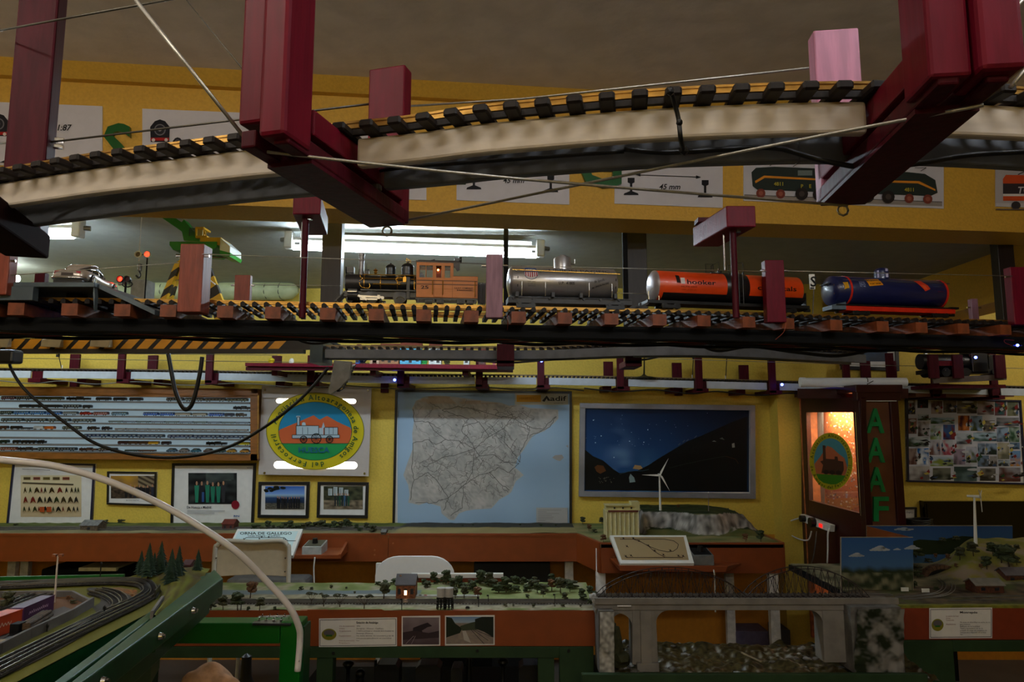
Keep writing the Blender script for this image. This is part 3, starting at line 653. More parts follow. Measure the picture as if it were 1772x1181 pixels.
for x0,x1 in((915,978),(984,1050),(1172,1230)):MB().box((ux(x0),-yc+.0012,zw1),(ux(x1),-yc+.0018,zw0)).build('window_pane',mat('clear_pane','dce4e8',0.0,trans=.95,var=.0),t,1)
MB().box((ux(1087),-.010,uz(375)),(ux(1135),.02,uz(262))).build('cab_interior',mat('red_cab_interior','7a3a22',.6),t,1)
MB().ball((ux(1105),-.014,uz(275)),.003,1).build('cab_light',mat('warm_lamp','ffb060',.5,emit=14),t,1)
MB().box((ux(900),-.006,uz(380)),(ux(960),.006,uz(320))).ball((ux(930),0,uz(310)),.005,1).build('driver_figure',mat('blue_figure','4a5a7a',.7),t,1)
for x in(1050,1155,1482):MB().tube([(ux(x),-yc,uz(400)),(ux(x),-yc-.004,uz(402)),(ux(x),-yc-.004,uz(545 if x<1400 else 565)),(ux(x),-yc,uz(548 if x<1400 else 568))],.0011,6).build('handrail',GOLD,t,1)
MB().tube([(ux(878),-yc-.002,uz(430)),(ux(866),-yc-.002,uz(432)),(ux(866),-yc-.002,uz(498)),(ux(878),-yc-.002,uz(500))],.0011,6).build('handrail',GOLD,t,1)
a=Art(lambda x,y,l:V((ux(x),-yc-.0002-l*.3,uz(y))))
for y in(398,438):a.rect(889,y,1505,y+7,'3c3432')
a.line([(1063,392),(1063,572),(1150,572),(1150,392)],3,'7a4418');a.line([(1252,392),(1252,580)],3,'8a4e1c');a.line([(889,490),(1252,490)],2,'a05e24')
a.text('25',930,490,33,'2a211c',80,bold=True);a.text('S.A.R.P. COMPANY',1272,484,15,'3a2a20',190,bold=True);a.text('& RAILROADERS',1298,506,15,'3a2a20',160,bold=True)
a.build('lettering',parent=t,local=True)
g=MB().box((ux(880),-.029,uz(598)),(ux(1510),.029,uz(584)))
for x in(900,1060,1130,1300,1370,1480):g.box((ux(x),-.029,uz(638)),(ux(x)+.003,-.025,uz(590)))
g.box((ux(885),-.030,uz(634)),(ux(1500),-.024,uz(628)));g.build('underframe',BLK,t,1)
g=MB()
for k in range(6):g.box((ux(1520+14*k),-.018,uz(620)),(ux(1528+14*k),.018,uz(400)))
g.build('wagon_bellows',mat('grey_corrugated','5a5658',.6),t,1)
def tank(t,X0,k,x0,x1,zt,zb,dome_spec,body,fr,fx0,fx1,fz0,fz1,zr,end0=True,endm=None,mid=None):
    """k metres per unit; all other numbers in crop units"""
    ux=lambda v:(v-X0)*k;uz=lambda v:(zr-v)*k*1.02
    zc=uz((zt+zb)/2);r=(zb-zt)/2*k*1.02;e=r*.28
    MB().lathe([(0,ux(x0)),(r*.5,ux(x0)+e*.12),(r*.85,ux(x0)+e*.5),(r*.985,ux(x0)+e*.93),(r,ux(x0)+e),(r,ux(x1)-e),(r*.985,ux(x1)-e*.93),(r*.85,ux(x1)-e*.5),(r*.5,ux(x1)-e*.12),(0,ux(x1))],(0,0,zc),'x',40).build('tank_barrel',body,t,1,'auto')
    if endm:MB().lathe([(0,ux(x0)-.0005),(r*.5,ux(x0)+e*.12-.0005),(r*.85,ux(x0)+e*.5-.0006),(r*1.0,ux(x0)+e*.93-.001),(r*1.012,ux(x0)+e)],(0,0,zc),'x',40).build('tank_end',endm,t,1,'auto')
    MB().box((ux(fx0),-.027,uz(fz1)),(ux(fx1),.027,uz(fz0))).build('frame',fr,t,local=True,bevel=.001)
    for bx in(fx0+(fx1-fx0)*.14,fx0+(fx1-fx0)*.86):
        for s in(-1,1):
            g=MB().box((ux(bx)-.026,s*.026-.002,uz(fz1)-.012),(ux(bx)+.026,s*.026+.002,uz(fz1)-.002))
            for q in(-.018,.018):g.cyl((ux(bx)+q,s*.026-.003,.010),(ux(bx)+q,s*.026+.003,.010),.005,n=10)
            g.build('bogie_side',BLACK,t,1)
        wheelset(t,(ux(bx)-.018,ux(bx)+.018),0,.0095,BLACK)
    for s,bx in((-1,fx0),(1,fx1)):MB().box((ux(bx)-.004+s*.004,-.004,uz(fz1)-.004),(ux(bx)+s*.016+.002,.004,uz(fz1)+.004)).build('coupler',BLACK,t,1)
    return ux,uz,zc,r
def cylmap(ux,uz,zc,r):
    def m(x,y,l):
        z=uz(y)-zc;rr=r+.0003+l*.25;z=max(-rr*.98,min(rr*.98,z));return V((ux(x),-math.sqrt(rr*rr-z*z),zc+z))
    return m
# --- silver tank wagon
t=place(982,'silver tank wagon lettered UNION PACIFIC with a red, white and blue shield','tank_wagon','model wagon','tank wagons of the train')
k=.00158/5.907
ux,uz,zc,r=tank(t,800,k,188,1345,266,575,None,SILVER,mat('grey_wagon_frame','3a3a3d',.5),190,1480,590,650,682)
MB().lathe([(86*k,uz(300)),(86*k,uz(168)),(80*k,uz(158)),(45*k,uz(154)),(42*k,uz(140)),(20*k,uz(130)),(0,uz(128))],(ux(770),0,0),'z',28).build('dome',SILVER,t,1,'auto')
for x in(676,895):MB().tube([(ux(x),-.004,uz(270 if x<700 else 225)),(ux(x),-.004,uz(175)),(ux(x+(12 if x<700 else-4)),-.004,uz(172))],.0016,6).build('valve_pipe',SIL,t,1)
MB().cyl((ux(848),-.004,uz(222)),(ux(900),-.004,uz(224)),.0018,n=8).build('valve_pipe',SIL,t,1)
MB().cyl((ux(225),-r*1.04,uz(330)),(ux(1335),-r*1.04,uz(345)),.0012,n=6).build('handrail',GOLD,t,1)
for x in(265,512,788,1065,1308):MB().ball((ux(x),-r*1.02,uz(338)),.0028,1).build('rail_knob',SIL,t,1)
for x in(320,560,1010,1248):MB().tube([(ux(x),-r*1.02,uz(445)),(ux(x),-r*1.03,uz(520)),(ux(x),-r*.98,uz(585))],.0013,6).build('tank_strap',SIL,t,1)
for x in(275,640,930,1290):MB().box((ux(x)-.004,-r*.98,uz(592)),(ux(x)+.004,-r*.6,uz(545))).build('saddle',mat('grey_wagon_frame','3a3a3d'),t,1)
MB().box((ux(200),-.03,uz(596)),(ux(1470),.03,uz(588))).build('running_board',mat('grey_wagon_frame','3a3a3d'),t,1)
for x in(240,435,612,968,1140,1335):MB().cyl((ux(x),-.031,uz(603)),(ux(x),-.026,uz(603)),.003,n=8).build('bolt',BLACK,t,1)
a=Art(cylmap(ux,uz,zc,r))
a.quad([(362,296),(472,296),(485,336),(348,336)],'2c4a8a')
a.quad([(347,335),(486,335),(482,385),(352,385)],'d8d4d6',4);a.l-=1;a.quad([(352,385),(482,385),(432,422),(400,422)],'d8d4d6',4)
for i in range(6):a.quad([(358+i*22,342),(369+i*22,342),(369+i*22,402-abs(i-2.5)*6),(358+i*22,402-abs(i-2.5)*6)],'a02838',4);a.l-=1
a.l+=1
a.line([(346,335),(487,335),(484,380),(460,408),(417,424),(372,408),(350,380)],5,'3a4470',True)
a.text('UNION',372,322,14,'d8dce8',90,bold=True);a.text('UNION PACIFIC',600,330,30,'4c4444',640)
a.text('U.P.  41805',696,463,26,'1c1a1a',165,bold=True)
a.text('CAPY  8000',378,450,12,'555050',80);a.text('LD LMT 41',378,470,12,'555050',80);a.text('NEW 8-54',384,490,12,'555050',75)
a.text('Be Specific -',1068,445,26,'3c3838',130,ital=.3,ang=-16);a.text('say UNION PACIFIC',1045,500,18,'1c1a1a',185,bold=True,ang=-17)
for x in(280,1293):a.rect(x-4,392,x+4,495,'2a2828')
for x in(607,788,970):
    for y in range(355,545,12):a.rect(x-2,y,x+2,y+3,'8a8888')
a.build('lettering',parent=t,local=True)
# --- orange tank wagon
t=place(1264,'orange tank wagon with a black middle band, lettered hooker chemicals','tank_wagon','model wagon','tank wagons of the train')
k=.00163/5.907
OR=mat('orange_tank_enamel','dd4410',.35,var=.04,coat=.3)
ux,uz,zc,r=tank(t,965,k,128,1810,296,600,None,OR,BLACK,60,1870,606,640,690,endm=mat('silver_tank_end','b0a8ac',.35,.5))
MB().lathe([(r*1.01,ux(905)),(r*1.02,ux(908)),(r*1.02,ux(1152)),(r*1.01,ux(1155))],(0,0,zc),'x',40).build('middle_band',BLK,t,1,'auto')
MB().lathe([(r*1.006,0),(r*1.006,.0001)],(ux(200),0,zc),'x',8)
g=MB().grid(lambda a_,b_:(ux(215+1590*a_),-(r+.0005)*math.sin(R(100-100*(1-b_)))if False else-(r+.0006)*math.cos(R(-34-56*b_)),zc+(r+.0006)*math.sin(R(-34-56*b_))),1,8)
g.build('black_underside',BLK,t,1,True)
MB().lathe([(22*k,uz(305)),(22*k,uz(262)),(14*k,uz(256)),(0,uz(255))],(ux(905),0,0),'z',14).build('valve',BLK,t,1)
for x in(858,885):MB().ball((ux(x),-.006,uz(290 if x<870 else 255)),.004,1).build('valve_knob',SIL,t,1)
for x0,x1 in((780,868),(1040,1140)):
    for yy in(-.016,.016):
        o1=48 if yy<0 else 0
        MB().tube([(ux(x0),yy,uz(300)),(ux(x0),yy,uz(185+(45 if x0<900 else 0)*(yy<0))),(ux(x1),yy,uz(185)),(ux(x1),yy,uz(330))],.0012,6).build('platform_rail',BLACK,t,1)
MB().box((ux(780),-.018,uz(306)),(ux(1140),.018,uz(300))).build('platform',BLACK,t,1)
g=MB()
for x in(1025,1070):g.cyl((ux(x),-r*1.06,uz(310)),(ux(x),-r*1.06,uz(630)),.001,n=5)
for i in range(7):g.cyl((ux(1025),-r*1.06,uz(340+42*i)),(ux(1070),-r*1.06,uz(340+42*i)),.0009,n=5)
g.build('ladder',BLACK,t,1)
MB().tube([(ux(85),-.02,uz(608)),(ux(82),-.02,uz(520)),(ux(125),-.02,uz(488)),(ux(190),-.02,uz(458))],.001,5).build('end_rail',CHROME,t,1)
MB().tube([(ux(182),-.026,uz(612)),(ux(182),-.026,uz(510))],.001,5).build('end_rail',CHROME,t,1)
MB().box((ux(1846),-.02,uz(650)),(ux(1852),.02,uz(470))).build('end_ladder',BLACK,t,1)
for s in(-1,1):
    g=MB().prism([(ux(-20),s*.024,uz(672)),(ux(30),s*.024,uz(650)),(ux(120),s*.024,uz(600)),(ux(120),s*.024,uz(615)),(ux(40),s*.024,uz(672))],(0,.003,0));g.build('step',mat('grey_wagon_frame','3a3a3d'),t,1)
a=Art(cylmap(ux,uz,zc,r))
a.quad([(345,358),(385,362),(393,440),(352,438)],'1a1412');a.quad([(395,385),(440,385),(440,446),(395,446)],'d9d0d0');a.text('hooker',458,446,44,'241210',318,bold=True)
a.text('HCPX 1009',395,482,16,'8a2c10',175,bold=True);a.text('CAPY. 80000 LBS.',402,508,10,'a83a14',165)
a.text('chemicals',1235,474,46,'241210',448,bold=True)
a.build('lettering',parent=t,local=True)
# small S sign on a pole beside the track
p,d=shelfpt(1408,.005,0)
t=thing('trackside_sign','small black and white S sign on a thin pole behind the orange wagon','sign',p)
MB().cyl(p,P(1408,502,p.y),.0015,n=6).build('pole',STEELD,t)
c0,c1=P(1401,501,p.y),P(1409,475,p.y);MB().box((c0.x,p.y-.002,c0.z),(c1.x,p.y,c1.z)).build('board',WHITE,t)
a=Art(Yplane(p.y-.0025));a.text('S',1401.8,496,17,'151515',bold=True);a.rect(1401.5,498,1408.5,500,'151515');a.build('print',parent=t)
# --- blue tank wagon
t=place(1548,'dark blue tank wagon with a domed end, red frame and yellow sticker','tank_wagon','model wagon','tank wagons of the train')
k=.00168/4.52
BLU=mat('navy_tank_enamel','0d1748',.35,var=.05,coat=.3);REF=mat('signal_red_enamel','c8240c',.4,var=.05)
ux,uz,zc,r=tank(t,790,k,246,1268,272,505,None,BLU,REF,355,1345,515,552,590)
MB().lathe([(58*k,uz(300)),(58*k,uz(225)),(52*k,uz(205)),(36*k,uz(192)),(0,uz(186))],(ux(748),0,0),'z',28).build('dome',BLU,t,1,'auto')
for x in(385,1246):MB().lathe([(r*1.0,ux(x)-.003),(r*1.025,ux(x)-.003),(r*1.025,ux(x)+.003),(r,ux(x)+.003)],(0,0,zc),'x',40).build('red_strap',REF,t,1,'auto')
g=MB().box((ux(215),-.012,uz(345)),(ux(265),.012,uz(340))).bar((ux(215),0,uz(343)),(ux(340),0,uz(300)),.03,.0015).box((ux(330),-.035,uz(318)),(ux(1290),-.03,uz(312)));g.build('catwalk',mat('grey_wagon_frame','3a3a3d'),t,1)
MB().hexa([(ux(238),-.025,uz(545)),(ux(355),-.028,uz(545)),(ux(355),.02,uz(545)),(ux(238),.02,uz(545)),(ux(238),-.025,uz(515)),(ux(355),-.028,uz(485)),(ux(355),.02,uz(485)),(ux(238),.02,uz(515))]).build('end_platform',mat('steel_blue_plate','50606c',.5),t,1)
MB().box((ux(270),-.03,uz(513)),(ux(1345),.03,uz(505))).build('running_board',BLACK,t,1)
MB().box((ux(1290),-.03,uz(515)),(ux(1372),.03,uz(500))).build('end_sill',BLACK,t,1)
mp=cylmap(ux,uz,zc,r)
a=Art(mp)
a.quad([(525,306),(648,297),(668,350),(541,365)],'d88a14');a.text('BULZONY',530,324,16,'20140a',112,bold=True,ang=-4);a.text('PORT BREM',552,352,13,'3a1a0a',98,bold=True,ang=-5)
for i,s_ in enumerate(('VTG','REV 31','LAST 9','KL 42')):a.text(s_,455,336+12*i,8,'9aa4c8',50,bold=True)
a.quad([(968,303),(1030,300),(1072,345),(1005,350)],'c8361c');a.l-=1;a.quad([(1000,345),(1068,335),(1084,370),(1035,390)],'c8361c');a.quad([(1010,335),(1050,340),(1060,375),(1030,372)],'d85428')
a.rect(1112,330,1185,333,'4a5880');a.rect(1118,345,1180,348,'4a5880');a.text('GATX',1148,392,9,'7a2430',52)
a.build('lettering',parent=t,local=True)
def endmap(x,y,l):
    z=(uz(y)-zc)/r;z=max(-.9,min(.9,z));q_=(x-246)/140.;ang=R(-90+88*q_) # wraps the left dome of the barrel
    yy=-math.sqrt(max(0,1-z*z));rr=r*.0
    xx=ux(246)+(ux(360)-ux(246))*q_;pr=min(1,.62+.55*q_);return V((xx-.001,-r*math.sqrt(max(.01,pr*pr-z*z))-.002-l,zc+z*r))
a=Art(endmap);a.poly([(262,352),(300,343),(340,341),(383,338),(384,385),(350,392),(310,410),(262,430)],'c8921c');a.ell(305,372,26,22,'cdbb90',16);a.build('yellow_sticker',parent=t,local=True)
a=Art(lambda x,y,l:V((ux(x),-math.sqrt(max(1e-6,(58*k)**2-ux(x)**2+0))-.0006-l if abs(ux(x)-ux(748))<1 else 0,uz(y))))
a.v=[];
md=lambda x,y,l:V((ux(x),-math.sqrt(max(1e-6,(58*k)**2-(ux(x)-ux(748))**2))-.0006-l,uz(y)))
a=Art(md);a.rect(737,205,759,226,'a9a6c8');a.rect(737,246,760,275,'b9b6d8');a.rect(692,215,698,274,'a9a6c8');a.build('dome_labels',parent=t,local=True)
# blue LED boards and the junction block under the shelf
LED=mat('blue_led','4050ff',.5,var=0,emit=30);LEDR=mat('red_led','ff2010',.5,var=0,emit=12)
def led(px,py,Y,label,m=LED):
    p=P(px,py,Y);t=thing('signal_led',label,'led',p,'small blue LED modules')
    MB().box(p+V((-.012,0,-.002)),p+V((.016,.012,.001))).build('circuit_board',mat('blue_circuit_board','20306a',.4),t);MB().ball(p+V((0,-.002,.0)),.0040*Y/2,2).build('diode',m,t)
    MB().tube(smooth([p+V((-.012,.004,0)),p+V((-.03,.006,.008)),p+V((-.028,.01,.018)),p+V((0,.01,.016))],4),.0008,5).build('wire',mat('red_wire','8c1c1c'),t)
led(207,569,2.0,'blue LED module under the shelf, left of the black strap loop');led(1047,574,1.98,'blue LED module under the shelf below the silver tank wagon')
led(1760,598,2.06,'blue LED module under the shelf at the right edge')
p=P(1003,577,1.98);MB().box(p+V((-.008,0,-.006)),p+V((.008,.01,.006))).box(p+V((-.005,.002,-.010)),p+V((-.001,.008,-.006))).box(p+V((.001,.002,-.010)),p+V((.005,.008,-.006))).build('terminal_block',WHITE,label='small white terminal block under the shelf beside a blue LED',cat='connector')
cable('hanging_wire',[P(878,545,1.80),P(879,560,1.80),P(877,575,1.85)],.0008,mat('orange_wire','9a3c18'),'short orange wire hanging beside the mauve post')
cable('hanging_wire',[P(1360,560,1.9),P(1356,575,1.9),P(1342,588,1.9)],.0008,mat('orange_wire','9a3c18'),'short orange wire hanging below the crimson post')
# ------------------------------------------------------------------ ramp, silver car, crossing signals, crane
BLG=mat('worn_blue_grey_board','5c6a72',.6,var=.2,scale=12,bump=.1)
zt_=1.874
def flat(px,Y):v=P(px,500,Y);return v.x
g=MB();x0,x1,x2=flat(-60,1.72),flat(188,1.72),flat(335,1.90)
t=thing('car_ramp','grey-blue board ramp in front of the rails, carrying the silver model car','ramp',(x0+.3,1.7,1.83))
MB().box((x0,1.66,zt_-.012),(x1,1.94,zt_)).build('platform',BLG,t,bevel=.002)
MB().hexa([(x1-.005,1.665,zt_-.030),(x2-.13,1.665,1.803),(x2-.13,1.68,1.803),(x1-.005,1.68,zt_-.030),(x1-.005,1.665,zt_+.002),(x2-.13,1.665,1.838),(x2-.13,1.68,1.838),(x1-.005,1.68,zt_+.002)]).build('side_board',BLG,t,bevel=.001)
MB().hexa([(x1,1.68,zt_-.012),(x2,1.70,1.80),(x2,1.86,1.80),(x1,1.84,zt_-.012),(x1,1.68,zt_),(x2,1.70,1.812),(x2,1.86,1.812),(x1,1.84,zt_)]).build('slope',BLG,t)
MB().box((x0,1.655,zt_-.045),(flat(60,1.66),1.675,zt_-.012)).build('side_board',BLG,t)
for px in(120,30):MB().box((flat(px,1.75),1.74,1.838),(flat(px,1.75)+.03,1.78,zt_-.012)).build('support',DARK,t)
# car: local +x is the nose
CAR=mat('silver_car_body','c2b8ae',.22,.45,var=.02)
t=thing('model_car','silver classic coupe model car seen from behind, standing on the grey ramp','model car',(flat(150,1.80),1.80,zt_),None,R(96))
t.scale=(1.05,1.1,1.3)
L_,W_,H_=.190,.078,.055
def loft(secs,n=10):
    """secs: (x, half width, z low, z high, roundness)"""
    g=MB();vs=[];m=2*n
    for x,wd,z0,z1 in secs:
        zc_,hh=(z0+z1)/2,(z1-z0)/2
        for j in range(m):
            a=2*math.pi*j/m;c,s=math.cos(a),math.sin(a)
            vs.append((x,wd*math.copysign(abs(c)**.55,c),zc_+hh*math.copysign(abs(s)**.6,s)))
    N=len(secs);fs=[(i*m+j,(i+1)*m+j,(i+1)*m+(j+1)%m,i*m+(j+1)%m)for i in range(N-1)for j in range(m)]
    fs+=[tuple(range(m)),tuple((N-1)*m+j for j in range(m))[::-1]]
    return g.add(vs,fs)
h=W_/2
loft([(-.095,h*.60,.017,.024),(-.092,h*.80,.012,.029),(-.083,h*.93,.010,.034),(-.066,h*.99,.009,.0365),(-.04,h,.009,.036),(-.01,h*.96,.008,.034),(.02,h*.96,.008,.034),(.05,h,.009,.035),(.072,h*.97,.010,.033),(.086,h*.88,.011,.029),(.093,h*.7,.014,.025),(.095,h*.5,.016,.022)],12).build('body_shell',CAR,t,1,True)
loft([(-.070,h*.40,.034,.036),(-.058,h*.62,.033,.042),(-.040,h*.70,.032,.0495),(-.018,h*.70,.032,.0535),(.000,h*.68,.032,.0535),(.014,h*.70,.032,.047),(.030,h*.72,.031,.036)],12).build('cabin_glass',mat('car_glass','2c2f33',.08,var=.02,spec=.9),t,1,True)
loft([(-.075,h*.30,.034,.0365),(-.052,h*.55,.0405,.0475),(-.035,h*.62,.0470,.0525),(-.018,h*.62,.0505,.0548),(.001,h*.60,.0500,.0548),(.010,h*.55,.0485,.0515)],12).build('roof',CAR,t,1,True)
for s in(-1,1):
    for xs in(((-.040,.0345),(-.030,.051)),((-.003,.034),(-.006,.0525)),((.022,.034),(.007,.050))):
        MB().cyl((xs[0][0],s*h*.71,xs[0][1]),(xs[1][0],s*h*.60,xs[1][1]),.0012,n=6).build('window_pillar',CAR,t,1)
    for x in(-.055,.058):
        MB().lathe([(.0,-.004),(.0125,-.004),(.0145,-.002),(.0145,.004),(.010,.005)],(x,s*(h*.95),.0140),'y',20).build('tyre',BLACK,t,1,'auto')
        g=MB();g.lathe([(.0095,-.001),(.0105,.001),(.009,.002),(.003,.0015),(.0,.003)],(x,s*(h*.95+.0045)if s>0 else s*(h*.95+.0052),.0140),'y',16)
        for k in range(5):a=2*math.pi*k/5;g.bar((x,s*(h*.95+.0058),.014),(x+.0095*math.cos(a),s*(h*.95+.0055),.014+.0095*math.sin(a)),.0015,.002,(0,1,0))
        g.build('wheel_rim',CHROME,t,1)
    MB().box((-.0935,s*h*.60-.004,.0235),(-.090,s*h*.60+.006,.0290)).build('tail_light',mat('red_tail_light','a81430',.3),t,local=True,bevel=.001)
    MB().cyl((-.02,s*h*.99,.012),(.03,s*h*.97,.012),.0016,n=6).build('sill',CHROME,t,1)
    MB().cyl((.089,s*h*.62,.0245),(.094,s*h*.62,.0245),.0055,n=12).build('head_light',CHROME,t,1)
    for k in range(3):MB().box((.030+.006*k,s*h*.965-.001,.022),(.033+.006*k,s*h*.965+.0015,.027)).build('side_vent',CHROME,t,1)
MB().box((-.0955,-.013,.0195),(-.093,.013,.0255)).build('number_plate',mat('dark_plate','3a2e26',.5),t,1)
MB().tube(smooth([(-.080,-h*.96,.0165),(-.093,-h*.78,.0160),(-.0975,0,.0155),(-.093,h*.78,.0160),(-.080,h*.96,.0165)],5),.0024,8).build('bumper',CHROME,t,1,True)
MB().box((-.09,-h*.8,.005),(.088,h*.8,.012)).build('chassis',BLACK,t,1)
# crossing signals
def signal(px,py,Y,base,label,mast=True):
    p=P(px,py,Y);t=thing('crossing_signal',label,'signal',(p.x,Y,base),'model level-crossing signals')
    r=.0095*Y/1.9
    for dx,m,nm in((-8,mat('dark_red_lens','3a1212',.3),'lens'),(8,LEDR,'lit_lens'))if mast else((-6,LEDR,'lit_lens'),(6,mat('dark_red_lens','3a1212',.3),'lens')):
        c=P(px+dx,py,Y);MB().cyl(c,c+V((0,-.004,0)),r*.72,n=18).build(nm,m,t,0,'auto')
        MB().lathe([(r,0),(r,-.008),(r*.76,-.008),(r*.76,0)],c+V((0,-.001,0)),'y',18,False).build('lens_hood',WHITE if mast else BLACK,t)
    MB().cyl(P(px-8,py,Y),P(px+8,py,Y),.0022,n=6).build('crossarm',DARK,t)
    MB().cyl((P(px+(6 if mast else 0),py,Y).x,Y+.006,base),(P(px+(6 if mast else 0),py,Y).x,Y+.006,p.z),.003,n=8).build('mast',DARK,t)
signal(248,441,3.03,1.90,'tall crossing signal with its right red lamp lit, beside the crane hook')
signal(216,484,1.90,1.86,'low crossing signal with its left red lamp lit, behind the nose of the silver car',False)
c=P(240,520,3.04);g=MB()
t=thing('relay_box','plain grey box below the tall crossing signal','box',(c.x,3.04,1.90))
MB().box((P(226,500,3.04).x,3.04,1.90),(P(252,500,3.04).x,3.12,P(240,484,3.04).z)).build('box_body',mat('light_grey_box','8c8c8a',.6),t,bevel=.002)
MB().tube([P(220+9*math.cos(k*.7),492+5*math.sin(k*.7),3.03)for k in range(10)],.003,6).build('ring',BLACK,t,0,True)
MB().bar(P(205,492,3.05),P(226,488,3.05),.01,.012).build('arm',mat('light_grey_box','8c8c8a'),t)
# crane
CY=mat('crane_yellow','d6a816',.4,var=.08,scale=12);CB=mat('crane_black','17140f',.45,var=.1);CG=mat('crane_green','1a8a2c',.4,var=.06);CW=mat('crane_white','d8dcd6',.4,var=.03)
Yc=3.05
base=P(330,560,Yc);base.z=1.90
t=thing('model_crane','yellow and green model harbour crane on black-striped legs behind the brick-red post','model crane',base)
Q=lambda x,y,dy=0:P(x,y,Yc+dy)
def QB(x0,y0,x1,y1,d0,d1,g=None):a,b=Q(x0,y0,d0),Q(x1,y1,d0);return(g or MB()).box((a.x,Yc+d0,a.z),(b.x,Yc+d1,b.z))
MB().bar(Q(348,416,.02),Q(238,340,.02),.018,.034).build('boom',CG,t,bevel=.002)
MB().prism([Q(318,416),Q(345,418),Q(345,412),Q(318,380),Q(312,388)],(0,.05,0)).build('boom_foot',CG,t)
QB(346,421,382,411,-.05,.06,QB(304,424,382,420,-.05,.09)).build('machine_house',CY,t)
MB().prism([p-V((0,.056,0))for p in(Q(304,424),Q(384,424),Q(384,433),Q(372,441),Q(310,438),Q(304,430))],(0,.152,0)).build('house_base',CG,t)
MB().prism([Q(380,434,-.05),Q(398,438,-.05),Q(398,426,-.05),Q(380,410,-.05)],(0,.13,0)).build('counterweight',CW,t,bevel=.002)
MB().prism([Q(380,441,-.05),Q(397,444,-.05),Q(399,438,-.05),Q(380,433,-.05)],(0,.13,0)).build('counterweight_base',CG,t)
g=MB();QB(338,412,358,408,-.02,.05,g);QB(338,396,353,393,-.02,.05,g);QB(338,410,341,395,-.02,-.015,g);QB(351,410,354,395,-.02,-.015,g)
for a,b in(((339,410),(339,394)),((357,410),(352,394))):
    for dy in(-.018,.055):g.cyl(Q(a[0],a[1],dy),Q(b[0],b[1],dy),.003,n=6)
g.build('cab_frame',CY,t);QB(327,408,337,395,-.01,.03).build('cab_window',mat('clear_pane','aebec4'),t)
QB(341,408,351,397,0,.03).build('cab_interior',mat('cream_cab','cfc690',.5),t)
MB().cyl(Q(305,441,0),Q(394,446,0),.004,n=8).build('axle',SIL,t)
MB().lathe([(.05,0),(.05,.02),(.03,.03)],Q(330,450,.06),'z',20).build('turntable',CW,t)
for(xa,ya,xb,yb,dy)in((308,452,278,528,-.02),(352,452,379,528,-.02),(312,452,288,528,.14),(348,452,372,528,.14)):
    p,q_=Q(xa,ya,dy),Q(xb,yb,dy);q2=p+(q_-p)*((p.z-1.90)/(p.z-q_.z))
    leg=MB();n_=9
    for i in range(n_):
        w0=.030+.012*i/n_;w1=.030+.012*(i+1)/n_
        A_,B_=p.lerp(q2,i/n_),p.lerp(q2,(i+1)/n_)
        leg.mt(i%2);sh=.012
        leg.hexa([B_+V((-w1/2,0,-sh)),B_+V((w1/2,0,sh)),B_+V((w1/2,.02,sh)),B_+V((-w1/2,.02,-sh)),A_+V((-w0/2,0,-sh)),A_+V((w0/2,0,sh)),A_+V((w0/2,.02,sh)),A_+V((-w0/2,.02,-sh))])
    leg.build('leg',[CY,CB],t)
MB().prism([Q(305,456),Q(316,451),Q(345,451),Q(356,458),Q(366,480),Q(352,480),Q(345,466),Q(318,466),Q(308,484),Q(294,484)],(0,.03,0)).build('portal_arch',CY,t)
for x,y in((303,470),(355,472),(356,490)):MB().cyl(Q(x,y,-.022),Q(x,y,-.02),.008,n=12).build('bolt',CB,t)
for i,y in enumerate((480,495,510)):
    QB(344,y,362,y-4,-.03,-.02).build('ladder_rung',CW if i==0 else CY,t)
for x in(346,358):QB(x,530,x+3,470,-.03,-.025).build('ladder_rail',CY,t)
MB().bar(Q(354,478,-.03),Q(372,492,-.03),.014,.004).build('brace',CW,t)
MB().cyl(Q(247,346,.02),Q(240,452,.02),.0022,n=6).build('hoist_cable',CW,t)
QB(237,469,243,456,.01,.03).build('hook_block',mat('grey_hook_block','6a6660',.4,.5),t,bevel=.003)
MB().tube(smooth([Q(240,468,.02),Q(243,476,.02),Q(240,481,.02),Q(235,477,.02)],4),.004,6).build('hook',BLACK,t,0,True)
# striped beam under it
t=thing('striped_beam','deck board edged with yellow and black hazard stripes below the train shelf','beam',P(280,610,3.0))
xa,xb=P(-200,595,3.0).x,P(566,595,3.0).x;z0,z1=1.853,1.902
MB().box((xa,3.0,z0),(xb,3.02,z1)).build('front_board',mat('black_tape','1d1712',.5),t)
MB().box((xa,3.02,z1-.012),(xb,3.35,z1)).build('deck',DARK,t)
MB().box((xa,2.99,z0-.016),(xb-.1,3.03,z0)).build('lower_batten',mat('dark_brown_batten','2c241e',.5),t)
HZ=mat('hazard_yellow_tape','e09a20',.45,var=.04)
x=-190
while x<478:
    g=MB().prism([P(x,604,2.998),P(x+19,604,2.998),P(x+35,587,2.998),P(x+16,587,2.998)],(0,.002,0));g.build('hazard_stripe',HZ,t);x+=28.4
for x in(0,90,175):
    g=MB().hexa([P(x-20,600,2.93),P(x+12,602,2.93),P(x+20,601,2.998),P(x-12,599,2.998),P(x-18,588,2.93),P(x+18,583,2.93),P(x+20,583,2.998),P(x-12,586,2.998)])
    g.build('wood_block',mat('pale_raw_wood','a89878',.6,var=.12,scale=20),bevel=.002,label='pale wooden wedge screwed to the hazard-striped beam, %s from the left edge'%ORD[[0,90,175].index(x)],cat='block',group='pale wedges on the striped beam')
